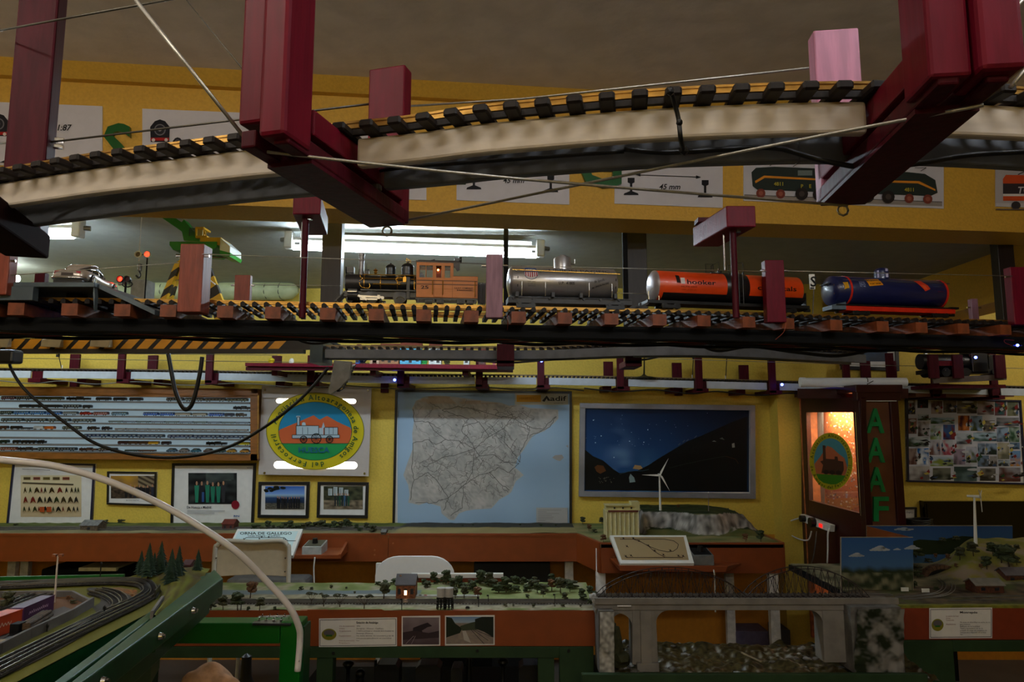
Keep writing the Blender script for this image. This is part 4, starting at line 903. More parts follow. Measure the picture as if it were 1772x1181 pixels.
# ------------------------------------------------------------------ second level: grey-boarded track
def swept(pix,Y=None,z=None,n=6):
    pp=smooth([V((a,b,0))for a,b in pix],n)
    return[(P(p.x,p.y,Y)if Y else Pz(p.x,p.y,z))for p in pp]
T2=swept([(562,602),(720,603),(860,604),(960,603),(1080,598),(1215,597),(1330,602),(1500,612)],z=1.83)
t=thing('grey_track','grey-boarded elevated track below the middle of the train shelf','model track',T2[0])
tb=MB().box((-.006,0,-.008),(.006,.08,.002)).build('sleeper',TIE,t,1);me=tb.data;bpy.data.objects.remove(tb)
for p,d in resample(T2,.0305):inst(me,'sleeper',t,p+V((0,0,.004)),(0,0,math.atan2(d.y,d.x)))
railmesh(T2,.02,'rail',t,.006,.007,mat('dull_rail','7a6a50',.4,.7));railmesh(T2,.065,'rail',t,.006,.007,mat('dull_rail','7a6a50'))
for off in(.01,.085):g=MB();ribbon(g,offset(T2,off,-.023),.012,.036);g.build('side_board',GREYB,t,bevel=.002)
for px,w in((875,30),(1094,28)):
    p=Pz(px,603,1.83);MB().box((p.x-w/2*p.y/F,p.y-.03,1.765),(p.x+w/2*p.y/F,p.y-.005,1.845)).build('bracket_post',REDD,t,bevel=.002)
    MB().box((p.x-w/2*p.y/F,p.y-.03,1.755),(p.x+w/2*p.y/F,p.y+.14,1.780)).build('bracket_arm',REDD,t,bevel=.002)
    MB().box((p.x-.01,p.y+.12,1.78),(p.x+.01,p.y+.14,2.47)).build('hanger_rod',DARK,t)
p=Pz(562,603,1.83);MB().box((p.x-.05,p.y-.03,1.77),(p.x,p.y+.12,1.86)).build('end_plate',mat('dark_teal_metal','2c3a3c',.4,.3),t)
cable('black_cable',[P(820,624,2.75),P(880,628,2.75),P(940,624,2.76),P(1000,620,2.8)],.004,BLACK,'black cable looping under the grey-boarded track near its left bracket')
cable('black_cable',[P(1070,616,2.85),P(1110,623,2.85),P(1150,616,2.85),P(1215,610,2.85)],.004,BLACK,'black cable looping under the grey-boarded track near its right bracket')
cable('black_cable',[P(480,560,2.0),P(520,590,2.05),P(560,594,2.05),P(600,580,2.05),P(650,565,2.0)],.004,BLACK,'black cable tangle sagging under the shelf below the front of the locomotive')
cable('black_cable',[P(1200,590,2.3),P(1240,607,2.3),P(1300,600,2.3),P(1380,610,2.3),P(1450,616,2.3),P(1520,603,2.3)],.006,BLACK,'thick black cable bunch sagging under the right half of the shelf')
MB().cyl(P(500,566,1.98),P(530,566,1.98),.013,n=12).build('cable_connector',BLACK,label='black round cable connector under the shelf, left of the sagging tangle',cat='connector',smooth='auto')
# ------------------------------------------------------------------ track along the back wall
YW=4.50
WT=swept([(-140,639),(0,640),(300,643),(700,650),(1000,653),(1400,663),(1560,666),(1800,672)],Y=YW,n=10)
t=thing('wall_track','long white-boarded track on crimson brackets running along the back wall','model track',WT[30])
g=MB()
for p,d in resample(WT,.0275):g.box(p+V((-.006,-.004,-.008)),p+V((.006,.085,.006)))
g.build('sleepers',TIE,t,kind='stuff')
railmesh(WT,.02,'rail',t,.006,.007,mat('dull_rail','7a6a50'));railmesh(WT,.065,'rail',t,.006,.007,mat('dull_rail','7a6a50'))
def wt(px,dz=0,off=0):
    k=min(range(len(WT)),key=lambda i:abs((WT[i].x)-P(px,655,YW).x));a,b=WT[max(0,k-1)],WT[min(len(WT)-1,k+1)]
    x=P(px,655,YW).x;kk=(x-a.x)/max(1e-6,b.x-a.x);return V((x,YW+off,a.z+(b.z-a.z)*kk+dz))
def wslice(a,b):xa,xb=P(a,655,YW).x,P(b,655,YW).x;return[wt(a)]+[p for p in WT if xa<p.x<xb]+[wt(b)]
prev=-140
big=[(61,607),(213,610),(365,612),(540,616),(695,622),(830,624),(936,625),(1073,618),(1208,616),(1334,618),(1462,612),(1538,612),(1614,620),(1715,610)]
for bx,yt in big+[(1800,0)]:
    if bx-12>prev:g=MB();ribbon(g,[p+V((0,0,-.030))for p in wslice(prev,bx-8)],.012,.046);g.build('side_board',WHITEB,t,bevel=.001)
    prev=bx+14
    if yt:
        c=wt(bx);hw=.030
        if yt>608:
            MB().box((c.x-hw*.8,YW-.035,c.z-.075),(c.x+hw*.7,YW-.012,P(bx,yt,YW).z)).build('bracket_post',REDD,t,bevel=.002)
        MB().box((c.x-hw*.8,YW-.035,c.z-.082),(c.x+hw*1.9,YB-.003,c.z-.056)).build('bracket_arm',REDD,t,bevel=.002)
        MB().box((c.x-hw*.8,YW+.0,c.z-.056),(c.x+hw*1.9,YW+.03,c.z-.008)).build('bracket_block',REDD,t,bevel=.002)
for px,y0,y1 in((128,613,633),(263,615,634),(478,616,632),(1053,626,646),(1172,628,648),(1288,632,652),(1500,625,660),(1545,625,660)):
    Y=YW+.12;c=P(px,y1,Y);MB().box((c.x-.032,Y,P(px,y1+8,Y).z),(c.x+.032,Y+.02,P(px,y0,Y).z)).build('rear_post',REDD,t,bevel=.002)
    c=wt(px);MB().box((c.x-.03,YW+.08,c.z-.085),(c.x+.03,YB-.003,c.z-.05)).build('bracket_arm',REDD,t)
for px,y0,y1 in((665,664,680),(1175,669,685),(126,662,676)):
    c=P(px,y1,YB-.03);MB().box((c.x-.026,YB-.03,c.z),(c.x+.026,YB-.001,P(px,y0,YB).z)).build('wall_block',REDD,t,bevel=.002)
for k,(xs,r)in enumerate((([0,60,110,170,240,330,420,520,600],.003),([600,700,830,900,960,1010],.003),([1010,1070,1130,1190,1240,1300,1370,1430],.004))):
    cable('wall_wire',[wt(x,-.060-(.030 if i%2 else .012),-.02)for i,x in enumerate(xs)],r,mat('grey_wire','6c6c68',.5)if k==0 else BLACK,'%s cable garland slung beneath the wall track, %s third of the wall'%(('grey','black','black')[k],('left','middle','right')[k]),group='wires under the wall track')
for y0,y1,l in((612,662,'upper'),(622,668,'lower')):cable('guard_cable',[P(-60,y0-3,YW-.05),P(700,y0+8,YW-.05)]if l=='lower' else[P(-60,y0-2,YW-.04),P(480,y0+3,YW-.04)],.0018,STEELD,l+' thin guard cable over the left part of the wall track',sm=0)
cable('guard_cable',[P(1120,620,YW-.05),P(1500,632,YW-.05),P(1772,638,YW-.05)],.0018,STEEL,'thin guard cable over the right part of the wall track',sm=2)
led(937,625,4.4,'blue LED module on the crimson bracket right of the village shelf');led(683,658,4.4,'blue LED module under the wall track above the left edge of the map')
led(1353,666,4.4,'blue LED module beneath the wall track left of the white paper roll');led(1688,619,4.2,'blue LED module among the dark locomotives at the right edge')
# signals on the wall track
for px,yt,m,l in((1200,617,LEDR,'small mast signal on the wall track showing red'),(1258,612,mat('green_led','20d060',.5,emit=3),'small mast signal on the wall track showing green'),(101,613,mat('yellow_lens','c8b020',.5),'small black and white mast signal at the left of the wall track')):
    c=P(px,yt,YW+.03);b=wt(px,0,.03);s=thing('mast_signal',l,'signal',b,'mast signals on the wall track')
    MB().cyl(b,c,.003,n=6).build('mast',BLACK,s);MB().box((c.x-.008,YW+.02,c.z-.02),(c.x+.008,YW+.035,c.z+.008)).build('signal_head',BLACK,s)
    MB().ball((c.x,YW+.018,c.z),.005,1).build('lens',m,s);MB().cyl(b+V((0,0,.012)),b+V((0,0,.035)),.0035,n=6).build('white_band',WHITE,s)
b=wt(1116,0,.03);s=thing('antenna_stand','black dish-footed antenna standing on the wall track right of the map','antenna',b)
MB().lathe([(.085,0),(.08,.008),(.02,.02),(.008,.03)],b,'z',20).build('foot',BLACK,s,smooth='auto');MB().cyl(b,P(1115,612,YW+.03),.006,.003,8).build('antenna_rod',DARK,s)
# village shelf
zs=P(660,630,4.2).z
t=thing('village_shelf','narrow crimson shelf carrying a row of model buildings, above the badge and the map','shelf',(P(660,630,4.2).x,4.2,zs-.03))
MB().hexa([P(424,634,4.2),P(888,640,4.2),P(888,640,4.2)+V((0,.25,0)),P(424,634,4.2)+V((0,.25,0)),P(424,628,4.2),P(888,632,4.2),P(888,632,4.2)+V((0,.25,0)),P(424,628,4.2)+V((0,.25,0))]).build('shelf_board',RED,t,bevel=.002)
MB().box(P(425,641,4.22),P(860,636,4.26)).build('rail_batten',REDD,t)
for x in(470,640,800):MB().box(P(x,650,4.3),V((P(x+10,650,4.3).x,YB-.003,zs-.03))).build('support',REDD,t)
def shz(px):return P(px,630.3+(px-424)*.0035,4.25).z+.001
def bld(px0,px1,yt,label,wm,kind,cat='model building'):
    a,b=P(px0,630,4.25).x,P(px1,630,4.25).x;z0=shz((px0+px1)/2);z1=P(px0,yt,4.25).z
    t=thing('model_building',label,cat,((a+b)/2,4.3,z0),'models on the village shelf')
    g=MB().box((a,4.25,z0),(b,4.33,z1));g.build('walls',wm,t,bevel=.001)
    MB().prism([(a-.004,4.246,z1),(a-.004,4.334,z1),(a-.004,4.29,z1+.03)],(b-a+.008,0,0)).build('roof',mat('model_roof_tiles','7a3a2a',.7,var=.2),t)
    n=max(1,int((b-a)/.035))
    for i in range(n):
        xm=a+(b-a)*(i+.5)/n
        if kind=='arch':MB().cyl((xm,4.2485,z0+.022),(xm,4.25,z0+.022),.013,n=16).box((xm-.013,4.2485,z0),(xm+.013,4.25,z0+.022)).build('arch_door',mat('brown_door','5a2a1a',.6),t)
        else:MB().box((xm-.009,4.2485,z0+.010 if i==n//2 else z0+.018),(xm+.009,4.25,z1-.008)).build('window',mat('dark_window','20242c',.3),t)
    return t
bld(640,656,604,'small model church with a round-arched brown doorway on the crimson shelf',mat('cream_stucco','c8a890',.7),'arch')
bld(657,690,602,'brick model building with a dark shopfront on the crimson shelf',mat('model_brick','b0805a',.8,var=.25,scale=200),'w')
bld(692,728,600,'bright blue model building with dark windows on the crimson shelf',mat('sky_blue_model','58b8e0',.6),'w')
bld(742,763,602,'white model building with black figures on the crimson shelf',mat('white_model','d8e0e0',.6),'w')
bld(802,812,610,'tiny white model kiosk on the crimson shelf',mat('white_model','d8e0e0'),'w');bld(828,840,608,'tiny brown model hut on the crimson shelf',mat('brown_model','5a2c24',.6),'w')
bld(615,621,603,'narrow blue model tower on the crimson shelf',mat('deep_blue_model','2c6ad0',.6),'w');bld(548,562,612,'small yellow-brown model kiosk at the left part of the crimson shelf',mat('ochre_model','b8923a',.6),'w')
for px,r_,m,l in((629,.022,BLACK,'round black figure between the blue tower and the model church'),(734,.022,mat('bright_green_bush','2ca04a',.8),'bright green model bush beside the blue model building'),(855,.012,mat('pink_model','c06a78',.6),'pink model animal at the right end of the crimson shelf'),(470,.018,mat('yellow_model','d8c018',.6),'yellow model dinosaur-like toy at the left end of the crimson shelf'),(774,.020,mat('dark_olive_foliage','3a3a1c',.8),'dark little model tree on the crimson shelf'),(505,.016,WHITE,'small white model fountain at the left part of the crimson shelf')):
    c=P(px,620,4.28);z0=shz(px);s=thing('shelf_figure',l,'figurine',(c.x,4.28,z0),'models on the village shelf')
    MB().ball((c.x,4.28,z0+r_*1.3),r_,2,.25,(1,.7,1)).build('figure_body',m,s);MB().box((c.x-r_*.7,4.27,z0),(c.x+r_*.7,4.30,z0+r_*.5)).build('base',m,s)
# tilted end of a track swung down in front of the badge
A,B=P(610,622,2.95),P(583,690,2.62);d=(B-A).normalized()
t=thing('lift_out_track','short grey track section hanging down at an angle in front of the round club badge','model track',B)
n0=d.cross(V((0,1,0))).normalized()
MB().prism([P(578,624,2.75),P(608,626,2.75),P(604,655,2.75),P(588,672,2.75),P(572,683,2.75),P(568,680,2.75)],(0,.02,0)).build('side_board',mat('pale_grey_board','8d8b84',.5),t,bevel=.002)
for i in range(9):
    c=P(606-i*2.4,636+i*4.8,2.76);MB().bar(c+V((-.004,.0,-.006)),c+V((.006,.05,.012)),.012,.007).build('sleeper',TIE if i%2 else TIE,t)
    MB().bar(c+V((.006,.0,.0)),c+V((.014,.0,.006)),.003,.003).build('rail_chair',CHROME,t)
MB().cyl(P(608,632,2.77),P(584,678,2.77),.003,n=6).build('rail',CHROME,t)
# hanging cables in mid room
cable('black_strap',[P(291,612,2.6),P(296,640,2.6),P(303,675,2.6),P(313,700,2.6),P(322,709,2.6),P(332,700,2.6),P(341,670,2.6),P(347,640,2.6),P(350,618,2.6)],.0085,BLACK,'black cable hanging in a narrow U loop in front of the display case')
cable('black_cable',[P(14,610,2.6),P(20,640,2.6),P(48,680,2.6),P(110,730,2.6),P(170,770,2.6),P(250,790,2.6),P(330,790,2.6),P(400,772,2.6),P(460,738,2.6),P(510,700,2.6),P(545,665,2.6),P(568,636,2.6)],.0060,BLACK,'long black cable drooping across the display case and the club badge')
MB().bar(P(-40,618,2.55),P(32,618,2.55),.06,.05).build('cable_duct',BLACK,label='black cable box below the striped beam at the left edge',cat='duct',bevel=.008)
cable('white_tube',[P(-40,790,1.35),P(0,796,1.35),P(100,808,1.37),P(200,838,1.40),P(300,885,1.43),P(400,948,1.46),P(460,1005,1.5),P(500,1050,1.52),P(517,1085,1.54),P(519,1110,1.55),P(515,1162,1.55)],.0068,mat('white_plastic_tube','d8d2ce',.35,var=.03,coat=.3),'long curved white plastic tube arching across the left side, nearest to the camera',cat='tube',n=10)
for y in(1098,1143):MB().box(P(517,y+4,1.54),P(522,y-4,1.56)).build('clip',BLACK,label='black clip on the white tube, %s one'%('upper' if y==1098 else 'lower'),cat='clip',group='clips on the white tube')
# ------------------------------------------------------------------ things on the back wall
BFR=mat('black_picture_frame','0d0c0e',.4,var=.05)
def lerp3(a,b,t):t=max(0,min(1,t));return tuple(a[i]+(b[i]-a[i])*t for i in range(3))
def nz(x,y,s=1,o=0):return noise.noise(V((x*s+o,y*s-o,o*1.7)))
def picture(name,label,cat,corners,fw,Y=YB,fm=None,th=.02,frame=True):
    """corners in the photograph: tl, tr, br, bl; frame width fw in pixels"""
    pf=lambda x,y,d=0:P(x,y,Y-d)
    tl,tr,br,bl=corners
    t=thing(name,label,cat,pf(*bl))
    fm=fm or BFR
    MB().hexa([pf(*bl),pf(*br),pf(*br)+V((0,-th*.5,0)),pf(*bl)+V((0,-th*.5,0)),pf(*tl),pf(*tr),pf(*tr)+V((0,-th*.5,0)),pf(*tl)+V((0,-th*.5,0))]).build('backing',PAPER,t)
    if frame:
        w=fw*Y/F
        for a,b,nm in((tl,tr,'frame'),(bl,br,'frame'),(tl,bl,'frame'),(tr,br,'frame')):
            A_,B_=pf(*a),pf(*b);A_.y=B_.y=Y-th*.5
            c=(pf(*tl)+pf(*br))/2;m_=(A_+B_)/2;dd=(B_-A_).normalized();inn=V((c.x-m_.x,0,c.z-m_.z));inn-=dd*inn.dot(dd);inn.normalize()
            if a[0]==b[0]or abs(a[1]-b[1])>abs(a[0]-b[0]):A_+=dd*w;B_-=dd*w
            MB().bar(A_+inn*w/2,B_+inn*w/2,th,w,inn).build(nm,fm,t,bevel=.001)
    return t,Art(Yplane(Y-th*.5-.0008))
def smear(a,x0,y0,x1,y1,fn,nx=40,ny=30):a.grid(x0,y0,x1,y1,nx,ny,lambda u_,v_:fn(u_,v_))
def people(a,x0,x1,y0,y1,n,cols,seed=1):
    rr=random.Random(seed)
    for i in range(n):
        x=x0+(x1-x0)*(i+.5)/n+rr.uniform(-1,1);h_=(y1-y0);w_=(x1-x0)/n*.42;c=rr.choice(cols);y=y0+rr.uniform(0,h_*.1)
        a.poly([(x-w_,y+h_*.2),(x+w_,y+h_*.2),(x+w_*.8,y+h_*.6),(x+w_*.6,y1),(x-w_*.6,y1),(x-w_*.8,y+h_*.6)],c);a.ell(x,y+h_*.1,w_*.45,h_*.10,'a87a5c',8)
# poster with silhouettes
t,a=picture('framed_poster','white framed poster with rows of small dark figures, at the far left','poster',((25,800),(167,803),(161,910),(14,908)),3,fm=mat('dark_blue_frame','1a1c3a',.4))
smear(a,36,823,141,895,lambda u_,v_:lerp3(hx('cfc4a0'),hx('c2ab88'),v_+.2*nz(u_,v_,6)),10,8)
rr=random.Random(3)
for x in range(5):a.rect(41+x*17,826,53+x*17,831,('6a5a3a','8a4a3a','7a6a3a')[x%3]);a.rect(42+x*17,828,52+x*17,829,'2a2418')
a.line([(40,836),(128,839)],2.5,'4a4032')
for row,(y,h_)in enumerate(((843,12),(859,13),(876,11))):
    x=42
    while x<138:
        w_=rr.choice((4,5,8,10));c=rr.choice(('201c16','201c16','2c3418','6a2018','3a2c16'));
        a.poly([(x,y+h_),(x+w_*.2,y+h_*.3),(x+w_*.5,y),(x+w_*.8,y+h_*.4),(x+w_,y+h_*.9),(x+w_*.5,y+h_*.6)],c);x+=w_+rr.choice((1,2,4))
for x in(72,84):a.rect(x,877,x+8,886,'a84a22')
a.line([(42,812),(90,814)],.8,'55504c');a.line([(118,815),(150,816)],.8,'55504c');a.build('print',parent=t)
# small framed photo
t,a=picture('framed_photo','black framed photo of a crowd in a station, left of the white diploma','picture',((188,816),(273,817),(271,876),(187,873)),3)
def f(u_,v_):
    c=lerp3(hx('7a5a3a'),hx('b88a28'),.6+.6*nz(u_,v_,5,2))if v_<.5 else lerp3(hx('1c1814'),hx('5c4a3a'),.4+nz(u_,v_,14,3))
    return c if u_<.62 or v_>.5 else lerp3(hx('2a1c14'),hx('8a7a60'),.5+.5*math.sin((u_-v_)*30))
smear(a,192,824,269,863,f,50,26);people(a,215,268,838,862,7,['17171c','2a2c38','3a3028'],4);a.text('aniversario',219,867,2.5,'55504c',22);a.build('print',parent=t)
# diploma
t,a=picture('framed_diploma','large white framed sheet with a group photo and a red seal, under the display case','picture',((300,802),(444,802),(440,911),(297,909)),4)
smear(a,326,819,410,873,lambda u_,v_:lerp3(hx('0c0c10'),hx('4a5450'),max(0,.1+.6*nz(u_,v_,5,7)+(.5 if(.35<u_<.95 and v_<.3-.25*u_+.15)else 0))),40,26)
people(a,336,392,832,870,6,['1c1c22','1e6a52','24785c','2a2a2e','1e6a52'],9);a.rect(350,852,354,869,'2c4a7a')
a.ell(408,874,7,7.5,'7a1424',20);a.text('De Huesca a Madrid',324,880,4,'3a3a40',42,bold=True)
for i in range(4):a.line([(325,884+i*1.8),(372+18*(i<2),884+i*1.8)],.6,'77777c')
a.text('xtu',428,811,2.5,'2a3a6a',8);a.text('RN',405,895,3.2,'2c5aa0',10,bold=True);a.build('print',parent=t)
# two photos beneath the badge
t,a=picture('framed_photo','black framed photo of people by a blue lake, below the badge','picture',((449,834),(537,834),(535,897),(447,896)),5)
def f(u_,v_):
    if v_<.35:return lerp3(hx('2a5ab0'),hx('7aa0d8'),v_*2.5)
    if v_<.48:return lerp3(hx('9ab4d0'),hx('3a5a70'),(v_-.35)*7)
    if v_<.75:return lerp3(hx('24406a'),hx('16243a'),(v_-.48)*4)
    return lerp3(hx('2c2c24'),hx('6a6458'),.5+nz(u_,v_,20))
smear(a,459,842,527,882,f,30,24)
for k in range(16):x=460+rr.random()*32;a.ell(x,843+rr.random()*9*(1-(x-460)/50),4,2,'10160e',8)
people(a,478,520,858,880,10,['0c0e14','14161c','1a1c22'],2);a.build('print',parent=t)
t,a=picture('framed_photo','black framed photo of a group before pale ruins, below the badge','picture',((551,834),(639,835),(637,897),(549,896)),5)
smear(a,560,842,628,882,lambda u_,v_:lerp3(hx('1a2014'),hx('4a4a34'),.4+nz(u_,v_,8,4))if v_<.6 else lerp3(hx('8a7a64'),hx('4a4034'),.5+nz(u_,v_,10)),36,24)
for x,h_ in((568,12),(577,15),(587,14),(596,10)):a.rect(x,858-h_,x+7,858,'a9b2b4');a.rect(x+2,860-h_,x+3,857,'6a7478')
people(a,578,606,852,876,7,['1a2c30','1c4a34','20242c','3a5a7a'],5);a.build('print',parent=t)
# ---- club badge on a white panel with two glowing strips
BY=YB-.06
t=thing('club_badge','round club badge with a steam engine on a square white panel with two white glows','sign',P(450,824,BY))
pc=[P(447,822,BY),P(638,825,BY),P(643,670,BY),P(453,668,BY)]
MB().prism(pc,(0,.012,0)).build('panel',mat('white_acrylic_panel','b9b0aa',.25,var=.02),t,bevel=.002)
for c in((458,819),(631,820),(637,676),(459,675)):MB().cyl(P(*c,BY),P(*c,BY)+V((0,.058,0)),.006,n=8).build('standoff',CHROME,t);MB().cyl(P(*c,BY)+V((0,-.004,0)),P(*c,BY),.008,n=10).build('screw_cap',CHROME,t)
GLOW=mat('white_glow_strip','fffbe8',.5,var=0,emit=7)  # emissive strips at the top and bottom of the emblem
for i,(x0,x1,y,h_)in enumerate(((482,612,694,4),(480,612,805,6))):
    g=MB();A_,B_=P(x0,y,BY-.001),P(x1,y+1,BY-.001)
    g.v=[];pts_=[]
    r_=h_*BY/F
    for k in range(24):
        aa=2*math.pi*k/24;cx=B_ if math.cos(aa)>0 else A_;pts_.append(cx+V((r_*math.cos(aa),0,r_*math.sin(aa))))
    g.prism(pts_,(0,.0006,0));g.build('glow_strip',GLOW,t)
a=Art(Yplane(BY-.002),.0003)
cx,cy=545.5,746.5
a.ring(cx,cy,85,67,22,'c8b61a',64);a.ring(cx,cy,85,67,1.2,'6a6a18',64);a.ring(cx,cy,64,51,1.2,'3a4a1c',64)
def ellclip(pts):return[(cx+(x-cx),y)for x,y in pts]
n_=48
def ey(x):return 50*math.sqrt(max(0,1-((x-cx)/63.)**2))
xs_=[cx-63+126*i/n_ for i in range(n_+1)]
RP=[(482,745),(501,737),(518,730),(543,719),(553,727),(566,720),(583,730),(596,736),(610,742)]
def ridge(x):
    for(a_,b_),(c_,d_)in zip(RP[:-1],RP[1:]):
        if x<=c_:return b_+(d_-b_)*(x-a_)/(c_-a_)
    return 742
def band(lo,hi,col):
    for x0,x1 in zip(xs_[:-1],xs_[1:]):
        q4=[]
        for x,f_ in((x0,lo),(x1,lo),(x1,hi),(x0,hi)):e_=ey(x);q4.append((x,max(cy-e_,min(cy+e_,f_(x)))))
        a.poly(q4,col);a.l-=1
    a.l+=1
band(lambda x:690,ridge,'1c7aa0');band(ridge,lambda x:768,'c05a30');band(lambda x:768,lambda x:800,'1e8a48')
a.line([(480,768),(610,768)],1,'143a20')
# engine drawing
w_='a9bcc6';k_='14161a'
a.rect(513,737,552,753,w_);a.rect(514.5,722,519,737,w_);a.rect(513,720,520,723,w_);a.ell(526,736,3.5,5,w_,14);a.rect(523,732,529,738,w_);a.rect(506,753,562,759,w_);a.rect(552,741,560,753,w_);a.rect(562,740,585,753,w_);a.rect(560,753,588,758,w_);a.poly([(557,741),(560,731),(563,741)],w_)
for pts_ in([(513,737),(552,737),(552,753),(513,753)],[(514.5,722),(519,722),(519,737),(514.5,737)],[(562,740),(585,740),(585,753),(562,753)],[(506,753),(588,753),(588,758),(506,759)]):a.line(pts_,.9,k_,True)
for x in(524,533,570,577):a.line([(x,740),(x,752)],.6,k_)
for x,r_ in((526,6.5),(548,9),(571,6.5)):
    a.ring(x,761-(r_-6)*.6,r_,r_,1.3,k_,20)
    for q_ in range(5):a.line([(x-r_*math.cos(q_*.628),761-(r_-6)*.6-r_*math.sin(q_*.628)),(x+r_*math.cos(q_*.628),761-(r_-6)*.6+r_*math.sin(q_*.628))],.6,k_)
a.text('HUESCA',517,783.5,9,'1c5a80',54,bold=True)
a.arc('Asociación Altoaragonesa de Amigos',cx,cy,67.5,54,8.6,'1c4a2a',-78,142)
a.arc('del Ferrocarril',cx,cy,67.5,54,8.6,'1c4a2a',165,265)
a.build('emblem',parent=t)
# ---- wall map
t,a=picture('wall_map','large framed railway map of a peninsula with pale blue sea','map',((685,675),(989,678),(989,914),(680,914)),4,th=.03)
smear(a,688,678,985,912,lambda u_,v_:lerp3(hx('8aa2b8'),hx('9ab4cc'),.5+nz(u_,v_,3)),16,12)
def cz(pts):return[(400+x/2.953,640+y/2.953)for x,y in pts]
coast=cz([(925,200),(945,160),(985,140),(1040,132),(1100,135),(1180,145),(1290,160),(1380,170),(1420,185),(1470,180),(1520,195),(1600,200),(1670,205),(1673,250),(1650,275),(1600,315),(1545,335),(1520,370),(1495,410),(1465,450),(1450,500),(1475,520),(1495,540),(1455,570),(1432,625),(1415,640),(1370,665),(1330,710),(1250,715),(1200,722),(1165,735),(1140,770),(1115,768),(1075,735),(1070,700),(1035,690),(1000,680),(960,692),(905,680),(912,640),(905,590),(880,540),(900,480),(930,400),(925,330),(935,260)])
a.poly(coast,'aaa7a2')
def inpoly(x,y,poly):
    c=False;j=len(poly)-1
    for i in range(len(poly)):
        if(poly[i][1]>y)!=(poly[j][1]>y)and x<(poly[j][0]-poly[i][0])*(y-poly[i][1])/(poly[j][1]-poly[i][1]+1e-9)+poly[i][0]:c=not c
        j=i
    return c
rr=random.Random(12)
gx=MB()
vs,fs,cs=[],[],[]
for i in range(74):
    for j in range(62):
        x,y=695+i*3.8,683+j*3.6
        if inpoly(x,y,coast)and inpoly(x+3.8,y,coast)and inpoly(x,y+3.6,coast)and inpoly(x+3.8,y+3.6,coast):
            n0=len(vs);vs+=[(x,y),(x+3.8,y),(x+3.8,y+3.6),(x,y+3.6)];fs.append((n0,n0+1,n0+2,n0+3))
            q_=[]
            for(xx,yy)in vs[n0:n0+4]:
                v1=.5+nz(xx,yy,.05,3)*.5+nz(xx,yy,.25,5)*.6;c=lerp3(hx('8f8f8a'),hx('b9b2ac'),v1)
                if yy<700 and nz(xx,yy,.03,9)>-.15:c=lerp3(c,hx('a8875a'),.5)
                q_.append(tuple(c)+(1,))
            cs.append(q_)
a.raw(vs,fs,cs)
mad=cz([(1243,395)])[0]
def wander(p,q,n=9,amp=4):
    pts_=[p]
    for i in range(1,n):k=i/n;pts_.append((p[0]+(q[0]-p[0])*k+rr.uniform(-amp,amp),p[1]+(q[1]-p[1])*k+rr.uniform(-amp,amp)))
    return pts_+[q]
ends=cz([(1440,270),(1640,230),(1460,480),(1100,670),(1180,270),(940,260),(900,500),(1080,380),(1330,700),(1300,170),(1200,715),(1000,170),(1650,270),(1550,330),(1420,600),(910,660)])
tc=lambda pts_:[(565+x/2.275,673+y/2.275)for x,y in pts_]
for ln_ in([(583,235),(560,195),(535,170),(535,150),(560,120),(500,100),(455,85)],[(583,235),(640,190),(700,155),(730,115),(800,150),(850,160),(905,110)],[(583,235),(520,205),(470,200),(430,220)],[(583,235),(575,330),(540,380),(480,430),(460,480)],[(583,235),(600,265),(660,260),(700,290),(758,295)],[(758,295),(720,330),(680,310),(640,330)],[(583,235),(500,265),(460,270),(400,300)],[(700,155),(700,210),(740,260),(762,290)],[(540,380),(535,470),(490,500)],[(540,380),(600,340),(650,330)],[(340,215),(335,310),(345,360),(330,440)],[(340,80),(345,130),(400,130),(450,160)],[(455,85),(520,70),(600,85),(680,110),(730,115)],[(800,150),(790,200),(762,250),(762,290)],[(345,360),(400,330),(440,370),(480,430)],[(480,430),(420,450),(350,450)],[(400,130),(430,170),(470,200)],[(640,330),(690,380),(720,400)],[(535,150),(600,130),(640,190)],[(340,215),(400,200),(430,220)],[(905,110),(880,150),(800,185)]):
    w0_=tc(ln_)
    for p,q_ in zip(w0_[:-1],w0_[1:]):a.line(wander(p,q_,5,1.3),.9,'55524e');a.l-=1
cities=ends+[mad]
for i in range(330):
    p=rr.choice(coast)if i%3 else rr.choice(cities);p=(p[0]*.75+(830+rr.uniform(-110,110))*.45-p[0]*.2,p[1]*.5+(775+rr.uniform(-90,90))*.5)
    q_=(p[0]+rr.uniform(-24,24),p[1]+rr.uniform(-20,20))
    if inpoly(*p,coast)and inpoly(*q_,coast):a.line(wander(p,q_,6,2.2),rr.choice((.4,.5,.7)),rr.choice(('6a6662','77736e','5a5652')));a.l-=1
a.l+=2
a.poly(cz([(1640,450),(1655,438),(1690,435),(1700,450),(1680,468),(1660,462)]),'9a948e');a.poly(cz([(1710,390),(1722,386),(1722,400)]),'9a948e')
a.rect(891,681,983,701,'aaa490');a.rect(894,684,936,696,'c08a1c');a.text('MINISTERIO',898,692.5,4,'a87412',34);a.poly([(938,694),(946,685),(953,694),(948,694),(946,690),(942,696)],'2c2a24');a.text('adif',952,694,8,'2c2a24',28,bold=True);a.text('enero',958,699,2,'55524a',16)
a.rect(928,879,982,911,'aaa8a4')
for i in range(9):a.line([(931,883+3*i),(944+rr.uniform(0,30),883+3*i)],.5,'77756f')
a.build('print',parent=t)
